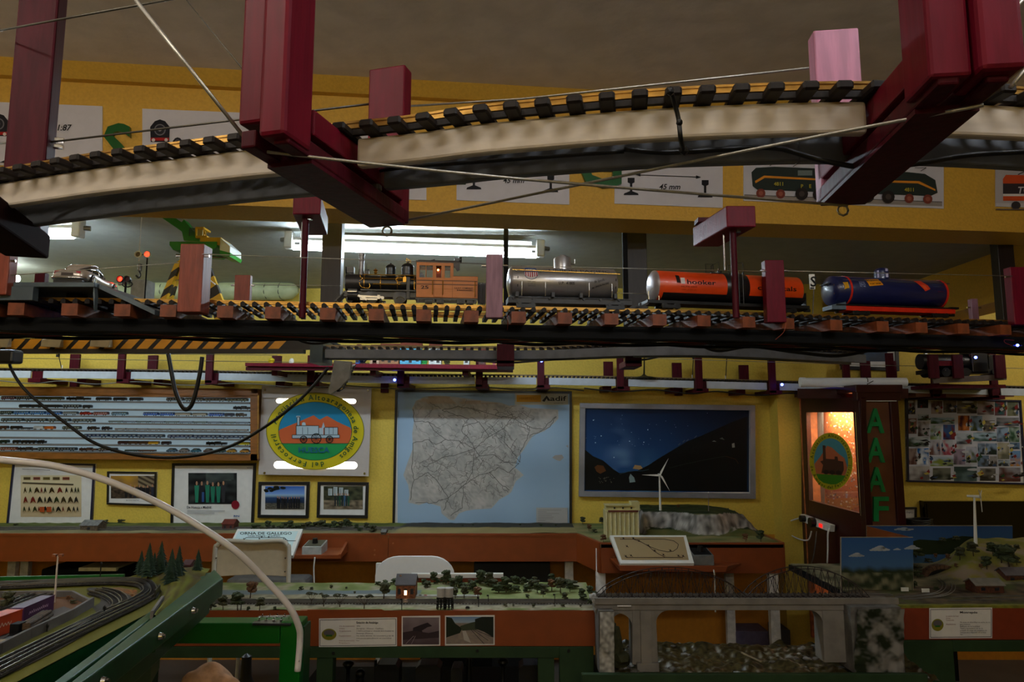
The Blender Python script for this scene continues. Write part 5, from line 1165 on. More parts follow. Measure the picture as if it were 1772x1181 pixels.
# ---- night panorama in a silver frame
FRM=mat('silver_picture_frame','8e8f98',.35,.3,var=.1,scale=8)
t,a=picture('night_panorama','wide night photograph of a starry valley in a silver frame','picture',((1003,698),(1304,702),(1305,863),(1001,859)),9,fm=FRM,th=.035)
def f(u_,v_):
    c=lerp3(hx('081a38'),hx('1c4a80'),1.1*v_-.45*u_+.22);c=lerp3(c,(0.003,.008,.02),max(0,u_*1.3-.62))
    m=math.exp(-((u_-.18-v_*.07)/.07)**2)*max(0,v_-.08)*(.55+1.3*nz(u_,v_,8,2));c=lerp3(c,hx('8ab0d8'),.7*max(0,m))
    m2=math.exp(-((u_-.38)/.06)**2)*max(0,v_-.45)*.9;return lerp3(c,hx('5a90b0'),max(0,m2))
smear(a,1011,706,1296,852,f,90,50)
def pz2(pts):return[(960+x/3.936,640+y/3.936)for x,y in pts]
a.poly(pz2([(205,545),(260,590),(330,620),(400,680),(440,705),(480,700),(560,690),(640,650),(700,610),(800,550),(900,490),(1000,450),(1100,405),(1200,360),(1310,320),(1310,832),(205,822)]),'07080a')
a.poly(pz2([(270,665),(290,650),(330,655),(350,690),(310,710),(285,695)]),'5a3418');a.poly(pz2([(530,675),(545,650),(585,655),(598,672),(575,682)]),'b08a5c');a.poly(pz2([(505,735),(515,710),(540,735),(548,765),(510,770)]),'7a8a8c')
a.line(pz2([(440,712),(520,690),(600,690),(640,680)]),1,'2c4450');a.line(pz2([(780,670),(900,640),(1050,610),(1160,590)]),1.5,'1a2420');a.line(pz2([(1160,590),(1230,610),(1250,640)]),1.2,'3a2414')
a.poly(pz2([(1205,505),(1222,500),(1225,530),(1207,532)]),'8a8a82');a.poly(pz2([(1070,490),(1085,483),(1100,492)]),'6a7470');a.poly(pz2([(1120,470),(1140,462),(1155,480)]),'4a5450')
for x,y in((840,515),(870,495),(895,488),(950,465)):a.line(pz2([(x,y),(x+15,y-14)]),1.2,'4a5464')
for i in range(70):
    u_,v_=rr.random(),rr.random()*.75
    if v_<.8-u_*.9 and v_<.35+u_*1.5:a.ell(1011+u_*285,706+v_*146,.35+.45*(rr.random()**4),.35+.4*(rr.random()**3),'a9c4e0',6);a.l-=1
for x,y in((262,345),(508,488),(605,495),(315,452),(402,598),(276,498),(632,410)):p=pz2([(x,y)])[0];a.ell(p[0],p[1],.9,.9,'c4dcf0',8)
for i in range(24):p=pz2([(300+rr.random()*120,730+rr.random()*40)])[0];a.ell(p[0],p[1],.8,.4,'7a7868',6);a.l-=1
a.l+=1;a.build('print',parent=t)
# ---- collage board at right
t,a=picture('collage_board','dark framed board covered with a patchwork of small railway pictures, right of the booth','picture',((1565,689),(1763,693),(1773,839),(1567,834)),3,fm=mat('dark_blue_frame','1a1c3a'),th=.025)
def cb_(x0,y0,x1,y1):return[1560+x0/6.948,680+y0/6.948,1560+x1/6.948,680+y1/6.948]
cells=[(50,85,165,260,'6a625c','1c1816'),(190,75,320,185,'1c1814','2c2824'),(355,100,490,255,'4a3430','8a7a74'),(500,95,660,240,'5a5048','2c2824'),(665,90,905,250,'6a6258','2a2620'),(910,100,1110,265,'8a8084','4a4040'),(1120,100,1255,275,'1c4a50','7a1c20'),(1270,105,1400,280,'4a5040','6a6a54'),(50,310,180,495,'7a5448','5a4440'),(195,260,325,335,'8a94a0','3a4030'),(195,345,330,525,'8c888c','3c3028'),(350,300,635,375,'7a8ca0','2c4424'),(345,390,475,565,'8a9498','6a7a4c'),(500,385,640,565,'2c4a7a','5a1c20'),(680,275,815,455,'3a1820','a8642c'),(830,280,970,460,'6a80a0','3c4420'),(985,335,1120,465,'4a4440','7a746a'),(1140,300,1410,400,'66666c','2c3c44'),(1145,415,1280,590,'7488a0','2c3840'),(1290,410,1415,595,'7a8a84','2c4a34'),
         (50,535,325,650,'90989c','343c2c'),(660,485,845,620,'8c949c','4a5058'),(860,480,1140,585,'8094a4','2c443c'),(60,670,180,865,'7a6a64','4a2c24'),(190,670,325,865,'1c5490','b4b8bc'),(335,570,465,750,'8a8a94','5a3c34'),(480,570,615,750,'90949c','8a3444'),(345,770,620,885,'8c98a8','6a742c'),(625,680,765,865,'7a6c7c','4a4048'),(775,650,905,840,'8c90a0','3c4a2c'),(915,610,1000,745,'6a7a90','20241c'),(1010,610,1145,745,'6a7c94','1c241c'),(1155,605,1295,800,'8c8878','5a5a4c'),(1300,600,1420,680,'48607c','1c242c'),(915,755,1050,890,'5a6a80','2c2c24'),(1060,765,1150,890,'7a7878','44403c'),(1160,810,1300,885,'7c8894','30343c'),(1305,700,1430,885,'54749c','9a6c34'),
         (70,885,335,1055,'908c8c','54504c'),(375,905,590,1050,'5c5c50','24281c'),(630,890,905,1065,'2c3c38','4a5a5c'),(940,910,1130,1060,'5c5850','2c2820'),(1170,900,1430,1070,'74747c','4a2c24')]
a.rect(1570,694,1766,832,'bcbecb')
for i,(x0,y0,x1,y1,c1,c2)in enumerate(cells):
    b_=cb_(x0,y0,x1,y1);k1,k2=[tuple(min(1,q_*1.5)for q_ in hx(c_))for c_ in(c1,c2)]
    a.grid(b_[0],b_[1],b_[2],b_[3],10,10,lambda u_,v_,i=i,k1=k1,k2=k2:lerp3(k1,k2,(v_*1.1-.15)+1.6*nz(u_,v_,3.2,i*3.1)),flat=False);a.l-=1
a.l+=1
rr=random.Random(5)
for i,(x0,y0,x1,y1,c1,c2)in enumerate(cells):
    b_=cb_(x0,y0,x1,y1);w_,h_=b_[2]-b_[0],b_[3]-b_[1]
    for k in range(5):
        x,y=b_[0]+w_*rr.uniform(.1,.8),b_[1]+h_*rr.uniform(.3,.85);dx,dy=w_*rr.uniform(.1,.3),h_*rr.uniform(.05,.2)
        a.poly([(x,y),(x+dx,y-dy),(min(b_[2],x+dx*1.5),y+dy*.3),(x+dx*.6,min(b_[3],y+dy))],rr.choice(('16161a','24201c','a8a8ac','7a2420','2c4a2c','b0a04a','34486a')))
    if i%4==0:a.ell((b_[0]+b_[2])/2,b_[1]+h_*.14,w_*.3,h_*.09,'b4b6bc',12)
a.build('print',parent=t)
# ---- picture seen above the roll, small photo and screen beside the booth
t,a=picture('framed_photo','black framed landscape photo partly hidden above the white paper roll','picture',((1450,560),(1551,560),(1554,643),(1453,640)),6,Y=YB)
smear(a,1468,566,1535,626,lambda u_,v_:lerp3(hx('5a7aa4'),hx('3c4454'),v_*1.1+.5*nz(u_,v_,4)),12,12);a.build('print',parent=t)
t=thing('wall_monitor','large switched-off black screen on the wall at the right edge','television',P(1608,935,YB-.05))
MB().box(P(1608,1000,YB-.06),V((P(1830,900,YB).x,YB-.002,P(1700,868,YB-.06).z))).build('screen_panel',mat('black_screen','050506',.12,var=.02),t,bevel=.004)
MB().box(P(1612,990,YB-.064),V((P(1826,900,YB).x,YB-.055,P(1700,872,YB-.06).z))).build('glass',mat('black_screen','050506'),t)
t,a=picture('framed_photo','small black framed card with a red corner, between the booth and the black screen','picture',((1552,878),(1584,878),(1584,915),(1552,915)),3,Y=YB)
a.rect(1556,900,1564,913,'9c1c34');a.text('FNPD',1568,889,3.5,'3a3a44',12);a.build('print',parent=t)
c=P(1588,905,4.45);t=thing('cable_coil','coiled black cable lying beside the black screen','cable',c)
for k in range(4):MB().tube([c+V((.085*math.cos(i*.42),.06*math.sin(i*.42),-.012+.010*k+.004*math.sin(i)))for i in range(16)],.007,6).build('loop',BLACK,t,0,True)
MB().box(V((c.x-.12,c.y-.08,0)),c+V((.14,.10,-.02))).build('stand',DARK,t)
# ---- display case with model trains
CY0=YB-.10
WOOD=mat('golden_brown_wood','8a5420',.4,var=.15,scale=14,stretch=(1,6,6),coat=.3)
t=thing('display_case','long wooden wall cabinet with lit shelves full of tiny model trains','display case',P(200,796,CY0))
dl=lambda x:x*.009
pf=lambda x,y,Y=CY0:P(x,y+dl(x),Y)
xl=-180
MB().box(pf(xl,790,YB-.01),V((pf(445,700).x,YB-.002,pf(400,672).z))).build('back_panel',mat('backlit_opal_panel','b9d4e2',.5,var=.02,emit=.32),t)
def frm(x0,y0,x1,y1):
    a_,b_=pf(x0,y0),pf(x1,y1);MB().hexa([pf(x0,y1),pf(x1,y1),pf(x1,y1)+V((0,.095,0)),pf(x0,y1)+V((0,.095,0)),pf(x0,y0),pf(x1,y0),pf(x1,y0)+V((0,.095,0)),pf(x0,y0)+V((0,.095,0))]).build('frame',WOOD,t,bevel=.002)
frm(xl,669,446,685);frm(xl,782,446,794);frm(433,669,446,794)
MB().bar(pf(447,680,CY0-.002),pf(446,790,CY0-.002),.003,.008,(1,0,0)).build('brass_strip',BRASS,t)
LEDS=mat('cool_led_strip','d8f0ff',.5,var=0,emit=5)
A_,B_=pf(xl,686,CY0+.03),pf(430,686,CY0+.03)
MB().bar(A_+V((0,-.012,.012)),B_+V((0,-.012,.012)),.02,.008).build('glow_strip',LEDS,t)
rows=[692.5,706,718,730.5,743.5,756.5,768,780.5]
for y in rows:MB().hexa([pf(xl,y+3),pf(432,y+3),pf(432,y+3)+V((0,.09,0)),pf(xl,y+3)+V((0,.09,0)),pf(xl,y),pf(432,y),pf(432,y)+V((0,.09,0)),pf(xl,y)+V((0,.09,0))]).build('shelf',mat('grey_glass_shelf','6c6a68',.3,var=.05),t)
dk,gg,ol,br='161618','3c4440','34361c','3a241a'
R_=[
 [(2,26,'501420','c'),(28,53,dk,'c'),(57,80,ol,'w'),(81,108,ol,'w'),(114,154,dk,'l'),(166,190,dk,'w'),(196,217,dk,'w'),(224,245,dk,'w'),(288,317,dk,'c'),(320,352,'55554c','c'),(354,390,'4c4c46','c'),(392,428,'44482c','c')],
 [(33,52,dk,'w'),(54,72,dk,'w'),(75,104,dk,'w'),(108,138,dk,'c'),(143,157,dk,'w'),(403,435,dk,'l')],
 [(0,21,'14302c','c'),(24,50,'2868a8','c'),(52,77,'2868a8','c'),(80,105,'2c6cc0','c'),(109,133,'7a8084','c'),(137,158,'a02818','l'),(161,186,'94483c','c'),(193,219,'54788c','c'),(248,273,'1c54b0','c'),(276,301,'1c54b0','c'),(303,330,'9c9484','w'),(333,357,'9c9484','w'),(361,387,'1c54b0','c'),(389,404,'24283c','w'),(407,425,'54483c','l')],
 [(2,39,gg,'c'),(43,80,gg,'c'),(83,120,gg,'c'),(125,162,gg,'c')]+[(188+24.4*i,211+24.4*i,('5c6864','68727c')[i%2],'t')for i in range(10)],
 [(0,12,'4a2a1c','w'),(18,35,dk,'w'),(36,54,'221c1a','t'),(58,75,'c0c0bc','w'),(77,93,'c8641c','w'),(108,138,'4c4c34','c'),(150,169,'34241c','l'),(175,191,'2a2024','l')]+[(199+19.2*i,217+19.2*i,'7c7064','t')for i in range(12)],
 [(145,188,'1c2c4c','c'),(190,236,'24344c','c'),(237,283,'24344c','c'),(290,334,'1c284c','c'),(335,381,'24304c','c'),(382,428,'24304c','c')],
 [(0,13,'143028','w'),(22,33,dk,'w'),(37,48,dk,'w'),(50,61,dk,'w'),(64,77,dk,'l'),(204,221,'3c1a1c','w'),(222,239,'4c3018','w'),(240,256,'4c3018','w'),(257,274,'c89414','w'),(279,294,'2c1c20','w'),(356,391,dk,'l'),(405,432,'c0b018','w')],
 [(0,28,'8a4018','c'),(30,63,'40342c','l'),(65,97,'24302c','c'),(100,131,'242c38','c'),(136,167,'5c4034','l'),(170,201,'3c241a','c'),(216,239,'2c3830','t'),(240,268,'4a2e1c','t'),(288,305,'3c5464','b'),(309,326,'706864','b'),(330,346,'245868','b'),(352,368,'503c34','b'),(373,389,'283c34','b'),(392,408,'a87c1c','b'),(415,431,'a0701c','b')]]
HT={'c':6.5,'w':6.2,'l':7,'t':3.8,'b':7}
KN={'c':'coach','w':'wagon','l':'steam engine','t':'low rail car','b':'vintage car'}
CN={dk:'black',gg:'grey-green',ol:'olive',br:'brown'}
def cname(c):
    import colorsys
    if c in CN:return CN[c]
    r_,g_,b_=[int(c[i:i+2],16)/255 for i in(0,2,4)];h_,s_,v_=colorsys.rgb_to_hsv(r_,g_,b_);h_*=360
    if v_<.19:return 'black'
    if s_<.22:return 'white' if v_>.7 else('grey' if v_>.35 else 'dark grey')
    if h_<18 or h_>330:return 'red' if v_>.5 else 'maroon'
    if h_<40:return 'orange' if(v_>.6 and s_>.6)else 'brown'
    if h_<70:return 'yellow' if v_>.5 else 'olive'
    if h_<170:return 'dark green'
    return 'bright blue' if v_>.6 else('steel blue' if v_>.35 else 'navy blue')
for ri,row in enumerate(R_):
    row=sorted(row)
    for vi,(x0,x1,c,kd)in enumerate(row):
        y=rows[ri];A_,B_=pf(x0,y,CY0+.035),pf(x1,y,CY0+.035);s_=CY0/F;h_=HT[kd]*s_;x_0,x_1,z=A_.x,B_.x,A_.z;Lh=x_1-x_0;yy=CY0+.03;dp=.028
        g=MB();zb=z+h_*.22
        if kd in 'cw':
            g.prism([(x_0,yy,zb),(x_1,yy,zb),(x_1,yy,z+h_*.8),(x_1-h_*.25,yy,z+h_),(x_0+h_*.25,yy,z+h_),(x_0,yy,z+h_*.8)],(0,dp,0))
            if kd=='c':
                g.mt(1)
                for q_ in range(6):g.box((x_0+Lh*(q_+.2)/6,yy-.0006,z+h_*.5),(x_0+Lh*(q_+.75)/6,yy,z+h_*.75))
        elif kd=='t':g.prism([(x_0,yy,z+h_*.3),(x_1,yy,z+h_*.3),(x_1,yy,z+h_),(x_0,yy,z+h_)],(0,dp,0))
        elif kd=='l':
            g.cyl((x_0,yy+dp/2,z+h_*.55),(x_0+Lh*.6,yy+dp/2,z+h_*.55),h_*.28,n=10).box((x_0+Lh*.45,yy,z+h_*.2),(x_0+Lh*.68,yy+dp,z+h_*.95)).cyl((x_0+Lh*.1,yy+dp/2,z+h_*.6),(x_0+Lh*.1,yy+dp/2,z+h_),h_*.1,n=8).ball((x_0+Lh*.28,yy+dp/2,z+h_*.8),h_*.14,1).box((x_0+Lh*.72,yy,z+h_*.25),(x_1,yy+dp,z+h_*.72)).box((x_0,yy,z+h_*.18),(x_1,yy+dp,z+h_*.28))
        else:
            g.prism([(x_0,yy,z+h_*.15),(x_1,yy,z+h_*.15),(x_1,yy,z+h_*.5),(x_0+Lh*.75,yy,z+h_*.95),(x_0+Lh*.35,yy,z+h_),(x_0+Lh*.12,yy,z+h_*.6),(x_0,yy,z+h_*.5)],(0,dp,0))
            g.mt(1).prism([(x_0+Lh*.3,yy-.0005,z+h_*.6),(x_0+Lh*.7,yy-.0005,z+h_*.6),(x_0+Lh*.65,yy-.0005,z+h_*.85),(x_0+Lh*.38,yy-.0005,z+h_*.88)],(0,.0005,0))
        g.mt(2)
        for q_ in((.12,.26,.74,.88)if kd in 'cwt' else(.2,.45,.8)):g.cyl((x_0+Lh*q_,yy,z+h_*.14),(x_0+Lh*q_,yy+.003,z+h_*.14),h_*.14,n=8)
        lab='%s model %s, %s from the left on the %s case shelf'%(cname(c),KN[kd],ORD[vi],ORD[ri])
        g.build({'c':'model_coach','w':'model_wagon','l':'model_engine','t':'model_rail_car','b':'vintage_car'}[kd],[mat('tiny_'+c,c,.4,var=.05),mat('tiny_windows','9aa09a',.3),BLACK],label=lab,cat='model vehicle',group='model vehicles on the %s shelf of the wall case'%ORD[ri])
# ---- lit booth with the club badge in its glass and the letters AAAF
X_b=P(1490,800,3.86).x;Yb0,Yb1=3.86,4.56
Xl1=P(1388,800,Yb1).x
t=thing('display_booth','dark red wooden booth with a lit glass door and green letters AAAF','booth',(X_b,4.1,0))
DR=mat('dark_mahogany_paint','3a0c10',.35,var=.1,scale=10,stretch=(4,4,.6))
lp,ln=V((X_b,Yb0,1)),V((-(Yb1-Yb0),Xl1-X_b,0)).normalized()
def L(px,py):return onplane(px,py,lp,ln)
inn=V((ln.x,ln.y,0))*(-1 if ln.dot(EYE-lp)>0 else 1)
def leafbar(p0,p1,p2,p3):MB().prism([L(*p0),L(*p1),L(*p2),L(*p3)],inn*.03).build('door_frame',DR,t,bevel=.001)
zT=1.735
leafbar((1386,690),(1490,688),(1480,714),(1393,714));
leafbar((1386,690),(1395,714),(1400,866),(1388,1000));leafbar((1476,712),(1490,690),(1492,1030),(1487,889));leafbar((1400,866),(1488,889),(1490,1030),(1388,1000))
MB().prism([L(1394,714),L(1477,714),L(1488,889),L(1399,866)],inn*.003).build('glass_pane',mat('clear_pane','aebec4'),t)
for a_,b_ in(((1482,714),(1492,893)),):MB().cyl(L(*a_)-inn*.006,L(*b_)-inn*.006,.003,n=6).build('door_trim',CHROME,t)
# front face with the letters
fx0,fx1=X_b,P(1556,800,Yb0).x
fa=lambda x,y,d=0:P(x,y,Yb0-d)
MB().box((fx0,Yb0,.2),(fx1,Yb0+.03,zT)).build('front_panel',mat('brown_hardboard','7a4a30',.55,var=.08,scale=6),t)
for x0,x1 in((1489,1501),(1544,1558)):MB().box((P(x0,800,Yb0).x,Yb0-.02,.2),(P(x1,800,Yb0).x,Yb0+.03,P(1520,680,Yb0).z)).build('stile',DR,t,bevel=.002)
MB().box((P(1486,800,Yb0).x,Yb0-.025,P(1520,694,Yb0).z),(P(1562,800,Yb0).x,Yb0+.03,P(1520,675,Yb0).z)).build('cornice',DR,t,bevel=.002)
MB().box(P(1492,695,Yb0-.024),V((P(1547,690,Yb0).x,Yb0-.012,P(1520,692,Yb0).z))).build('white_strip',WHITE,t)
MB().hexa([(Xl1-.03,Yb1,zT-.03),(X_b-.02,Yb0-.03,zT-.03),(fx1+.03,Yb0-.03,zT-.03),(fx1+.03,Yb1,zT-.03),(Xl1-.03,Yb1,zT+.012),(X_b-.02,Yb0-.03,zT+.012),(fx1+.03,Yb0-.03,zT+.012),(fx1+.03,Yb1,zT+.012)]).build('roof',DR,t,bevel=.002)
MB().box((fx1-.02,Yb0+.02,.2),(fx1,Yb1,zT-.03)).build('side_panel',DR,t)
MB().box((Xl1,Yb1-.02,.2),(fx1,Yb1,zT-.03)).build('back_panel',mat('orange_pegboard','c8703c',.6,var=.2,scale=30),t)
MB().box((P(1556,800,Yb0).x,Yb0+.0,P(1556,860,Yb0).z),(P(1559,800,Yb0).x,Yb0+.08,P(1556,775,Yb0).z)).build('hinge_block',BLACK,t)
for ch,yb_ in(('A',749),('A',800),('A',851),('F',902)):
    vs,fs,w0=glyphs(ch,True);kk=42/.69;g=MB();x0_=1501 if ch=='A' else 1505;kx=(30/w0)
    fr=[fa(x0_+a_*kx+(yb_-749)*.022,yb_-b_*kk*.98,.016)for a_,b_ in vs];g.add(fr,fs)
    ed=set((f[i],f[(i+1)%len(f)])for f in fs for i in range(len(f)))
    for(i,j)in ed:
        if(j,i)not in ed:g.add([fr[i],fr[j],fr[j]+V((0,.016,0)),fr[i]+V((0,.016,0))],[(3,2,1,0)])
    g.build('letter',mat('green_letter_paint','12904c',.4,var=.05),t)
# inside: pinned boards with tiny things, warm lamp
ins=thing('pinned_board','orange board densely hung with tiny light-coloured objects inside the lit booth','board',(X_b,4.5,.9))
a=Art(lambda x,y,l:onplane(x,y,lp+inn*.13,ln)-inn*l);rr=random.Random(8)
a.poly([(1380,700),(1500,700),(1510,910),(1385,880)],'b8683c')
a.poly([(1392,712),(1398,712),(1402,870),(1396,868)],'8a3420')
for k in range(46):
    y=722+k*3.1;a.rect(1404,y,1411,y+1.4,'d0c8b8');
    if k%2:a.rect(1413,y,1419,y+1.6,'8a6a4a')
a.poly([(1422,705),(1433,705),(1436,890),(1426,890)],'8c8682')
for k in range(420):
    x,y=rr.uniform(1437,1492),rr.uniform(708,890);w_,h_=rr.uniform(.8,3.2),rr.uniform(.8,3.5)
    a.rect(x,y,x+w_,y+h_,rr.choice(('e8d8a8','d8a02c','c87a24','8a4a2c','e8e0d0','9a9aa8','6a5a4a','d8b868','b8b0c8')));a.l-=1
a.l+=1;a.build('pinned_objects',parent=ins)
l=bpy.data.lights.new('booth_lamp','AREA');l.shape='RECTANGLE';l.size=.5;l.size_y=.05;l.energy=9.0;l.color=(1,.72,.45)
lo=bpy.data.objects.new('booth_lamp',l);COL.objects.link(lo);mid=(L(1400,712)+L(1480,712))/2;lo.location=(mid.x+.06,mid.y,mid.z+.01);lo.rotation_euler=(R(20),0,R(90));lo.rotation_euler=((V((inn.x*.5,inn.y*.5,-1))).to_track_quat('-Z','Y')).to_euler();
# badge sticker on the glass
bt=thing('badge_sticker','yellow-ringed club badge sticker with a brown engine on the booth glass','sticker',L(1438,848))
a=Art(lambda x,y,l:L(x,y)-inn*(.001+l),.0003);cx2,cy2=1438.5,799
sk=lambda pts:[(x,y+(x-cx2)*.06)for x,y in pts]
def el2(rx,ry,col):a.poly(sk([(cx2+rx*math.cos(2*math.pi*i/40),cy2+ry*math.sin(2*math.pi*i/40))for i in range(40)]),col)
el2(37.5,49.5,'b8a81c');el2(29.5,40,'4a8a94')
a.poly(sk([(1410,805),(1420,792),(1432,772),(1440,775),(1452,785),(1462,792),(1467,808),(1462,825),(1413,825)]),'b8603a')
a.poly(sk([(1413,822),(1464,822),(1458,832),(1448,838),(1438,839),(1426,837),(1417,831)]),'3a7a1c')
a.poly(sk([(1424,772),(1429,772),(1430,795),(1445,795),(1445,790),(1450,790),(1451,797),(1460,798),(1461,812),(1457,822),(1422,820),(1425,806),(1420,800),(1425,798)]),'4a2c20')
for x in(1430,1441,1452):a.poly(sk([(x+5*math.cos(i*.63),818+4*math.sin(i*.63))for i in range(10)]),'2a1a14')
a.arc('Asociación Altoaragonesa',cx2,cy2,31,42.3,4.8,'3a4a14',-85,85);a.arc('de Amigos del Ferrocarril',cx2,cy2,35.5,47,4.8,'3a4a14',262,98,inside=True)
a.build('print',parent=bt)
# power strip
ps=thing('power_strip','white power strip with a red lit switch and black plugs on the booth door','power strip',L(1396,905))
o_=-inn*.012
MB().prism([L(1396,890)+o_,L(1449,909)+o_,L(1448,921)+o_,L(1397,903)+o_],-inn*.03).build('housing',WHITE,ps,bevel=.003)
for x,y in((1404,898),(1421,904)):MB().cyl(L(x,y)+o_-inn*.03,L(x,y)+o_-inn*.06,.028 if x>1410 else .02,n=14).build('plug',BLACK,ps,smooth='auto')
MB().prism([L(1430,906)+o_-inn*.031,L(1435,908)+o_-inn*.031,L(1435,914)+o_-inn*.031,L(1430,912)+o_-inn*.031],-inn*.004).build('switch',mat('red_rocker','e01810',.4,emit=1.5),ps)
cable('hanging_cable',[L(1397,897)-inn*.05,L(1384,905)-inn*.08,L(1383,920)-inn*.08,L(1395,932)-inn*.06,L(1412,935)-inn*.05,L(1418,920)-inn*.05],.0045,WHITE,'white cord looping left of the power strip')
cable('hanging_cable',[L(1447,915)-inn*.04,L(1450,925)-inn*.06,L(1450,950)-inn*.06,L(1449,975)-inn*.06],.005,WHITE,'white cord hanging down from the right end of the power strip')
cable('hanging_cable',[L(1424,920)-inn*.04,L(1428,940)-inn*.06,L(1424,965)-inn*.06,L(1418,975)-inn*.05],.003,mat('grey_wire','6c6c68'),'thin grey cord hanging below the power strip')
g=MB()
# paper roll above the booth
A_,B_=P(1384,662,4.0),P(1568,662,3.95);d=(B_-A_).normalized()
t=thing('paper_roll','long white rolled paper tied with a black string on top of the booth','roll',A_)
MB().tube([A_,A_+d*.02,B_-d*.02,B_],.026,20).build('rolled_sheet',mat('white_roll_paper','eef2fa',.6,var=.02),t,0,'auto')
MB().tube([A_+d*.001,A_+d*.03],.0285,20).build('outer_turn',mat('white_roll_paper','cdd4e0'),t,0,'auto');MB().prism([B_+V((-.5,.0,-.026)),B_+V((-.02,0,-.030)),B_+V((0,0,-.022)),B_+V((-.05,0,-.018))],(0,.02,0)).build('loose_edge',mat('white_roll_paper','cdd4e0'),t)
c=A_+(B_-A_)*.62;MB().tube([c+V((.004*math.sin(k),-.0275*math.cos(k*.6),.0275*math.sin(k*.6)))for k in range(11)],.0022,5).build('string',BLACK,t,0,True)
MB().tube([c+V((0,-.028,-.01)),c+V((.03,-.03,.006))],.002,5).build('string_end',BLACK,t)
MB().hexa([P(1380,690,4.05),P(1572,690,4.0),P(1572,690,4.5),P(1380,690,4.5),P(1380,673,4.05),P(1572,673,4.0),P(1572,673,4.5),P(1380,673,4.5)]).build('booth_lintel',DR,label='dark red beam lying on top of the booth beneath the paper roll',cat='beam')
# ------------------------------------------------------------------ model trees (prototypes, then copies)
FOL=mat('dark_olive_foliage','3a3a1c',.8,var=.3,scale=60);FOLG=mat('green_foliage','39441f',.85,var=.3,scale=60);FOLB=mat('brown_foliage','6a4420',.85,var=.3,scale=60);BARK=mat('brown_twig','3a2818',.8)
CON=mat('conifer_green','1c3a26',.85,var=.3,scale=80)
def proto(kind,fm):
    r0=random.Random(hash(kind)%97 if False else len(kind)*7);random.seed(len(kind)*13)
    t=thing('model_tree','x','model tree',(0,0,-5));WL[t.name]=V((0,0,0))
    tr=MB();f_=MB()
    if kind=='bushy':
        tr.tube([(0,0,0),(.02,0,.25),(-.02,0,.5)],.035,6,.02)
        for a_,b_ in((-.22,.62),(.2,.66),(.02,.8)):tr.tube([(0,0,.35),(a_*.6,0,.5),(a_,.03,b_)],.018,5,.008)
        for i in range(20):f_.ball((random.uniform(-.26,.26),random.uniform(-.2,.2),random.uniform(.30,.9)),random.uniform(.12,.19),1,.35,(1.15,1,.8))
    elif kind=='acacia':
        tr.tube([(0,0,0),(.02,0,.3)],.04,6,.03)
        for a_ in(-.5,-.28,.0,.3,.52):tr.tube([(0,0,.28),(a_*.6,.02,.55),(a_,.0,.82)],.02,5,.008)
        for i in range(18):f_.ball((random.uniform(-.6,.6),random.uniform(-.2,.2),random.uniform(.74,.94)),random.uniform(.08,.13),1,.35,(1.3,1,.55))
    elif kind=='shrub':
        tr.tube([(0,0,0),(0,0,.3)],.06,5,.03)
        for i in range(14):f_.ball((random.uniform(-.5,.5),random.uniform(-.25,.25),random.uniform(.15,.7)),random.uniform(.14,.26),1,.35,(1.2,1,.7))
    else:
        tr.tube([(0,0,0),(0,0,.9)],.03,6,.008)
        for k in range(11):
            z=.10+.82*k/11;r_=.27*(1-k/11.5)+.02;n=12;vs=[(0,0,z+.16)]
            for j in range(n):a_=2*math.pi*j/n+k;q_=r_*(1 if j%2 else .62)*random.uniform(.8,1.1);vs.append((q_*math.cos(a_),q_*math.sin(a_),z-(.03 if j%2 else 0)))
            f_.add(vs,[(0,1+j,1+(j+1)%n)for j in range(n)]+[tuple(range(1,n+1))[::-1]])
    tr.build('trunk',BARK,t,1);f_.build('foliage',fm,t,1)
    return t
PR={'b':proto('bushy',FOL),'g':proto('bushy',FOLG),'r':proto('bushy',FOLB),'a':proto('acacia',FOL),'s':proto('shrub',FOLG),'o':proto('shrub',FOL),'c':proto('conifer',CON)}
KD={'b':'dark olive model tree','g':'green model tree','r':'brownish model tree','a':'flat-topped umbrella model tree','s':'low green model shrub','o':'low dark model shrub','c':'dark model fir tree'}
def plant(lst,zf,where,group):
    lst=sorted(lst);cnt={};tot={}
    for q_ in lst:tot[q_[3]]=tot.get(q_[3],0)+1
    for(px,py,h_,k)in lst:
        p=zf(px,py);cnt[k]=cnt.get(k,0)+1;s_=h_*(p-EYE).length/F*1.0
        lab=('%s %s from the left %s'%(ORD[cnt[k]-1],KD[k],where))if tot[k]>1 else '%s %s'%(KD[k],where)
        dup(PR[k],p,random.uniform(0,6),s_,lab,group)
def terrain(name,x0,x1,y0,y1,nx,ny,hf,cf,parent,m=None):
    a=Art(lambda x,y,l:V((x,y,hf(x,y))),0)
    a.grid(x0,y0,x1,y1,nx,ny,lambda u_,v_:cf(u_,v_));o=a.build(name,m or artmat('scenery_ground',.9),parent=parent);o.data.shade_smooth();return o
GRASS,SAND,GREYG=hx('7d9448'),hx('8f8568'),hx('5f6062')
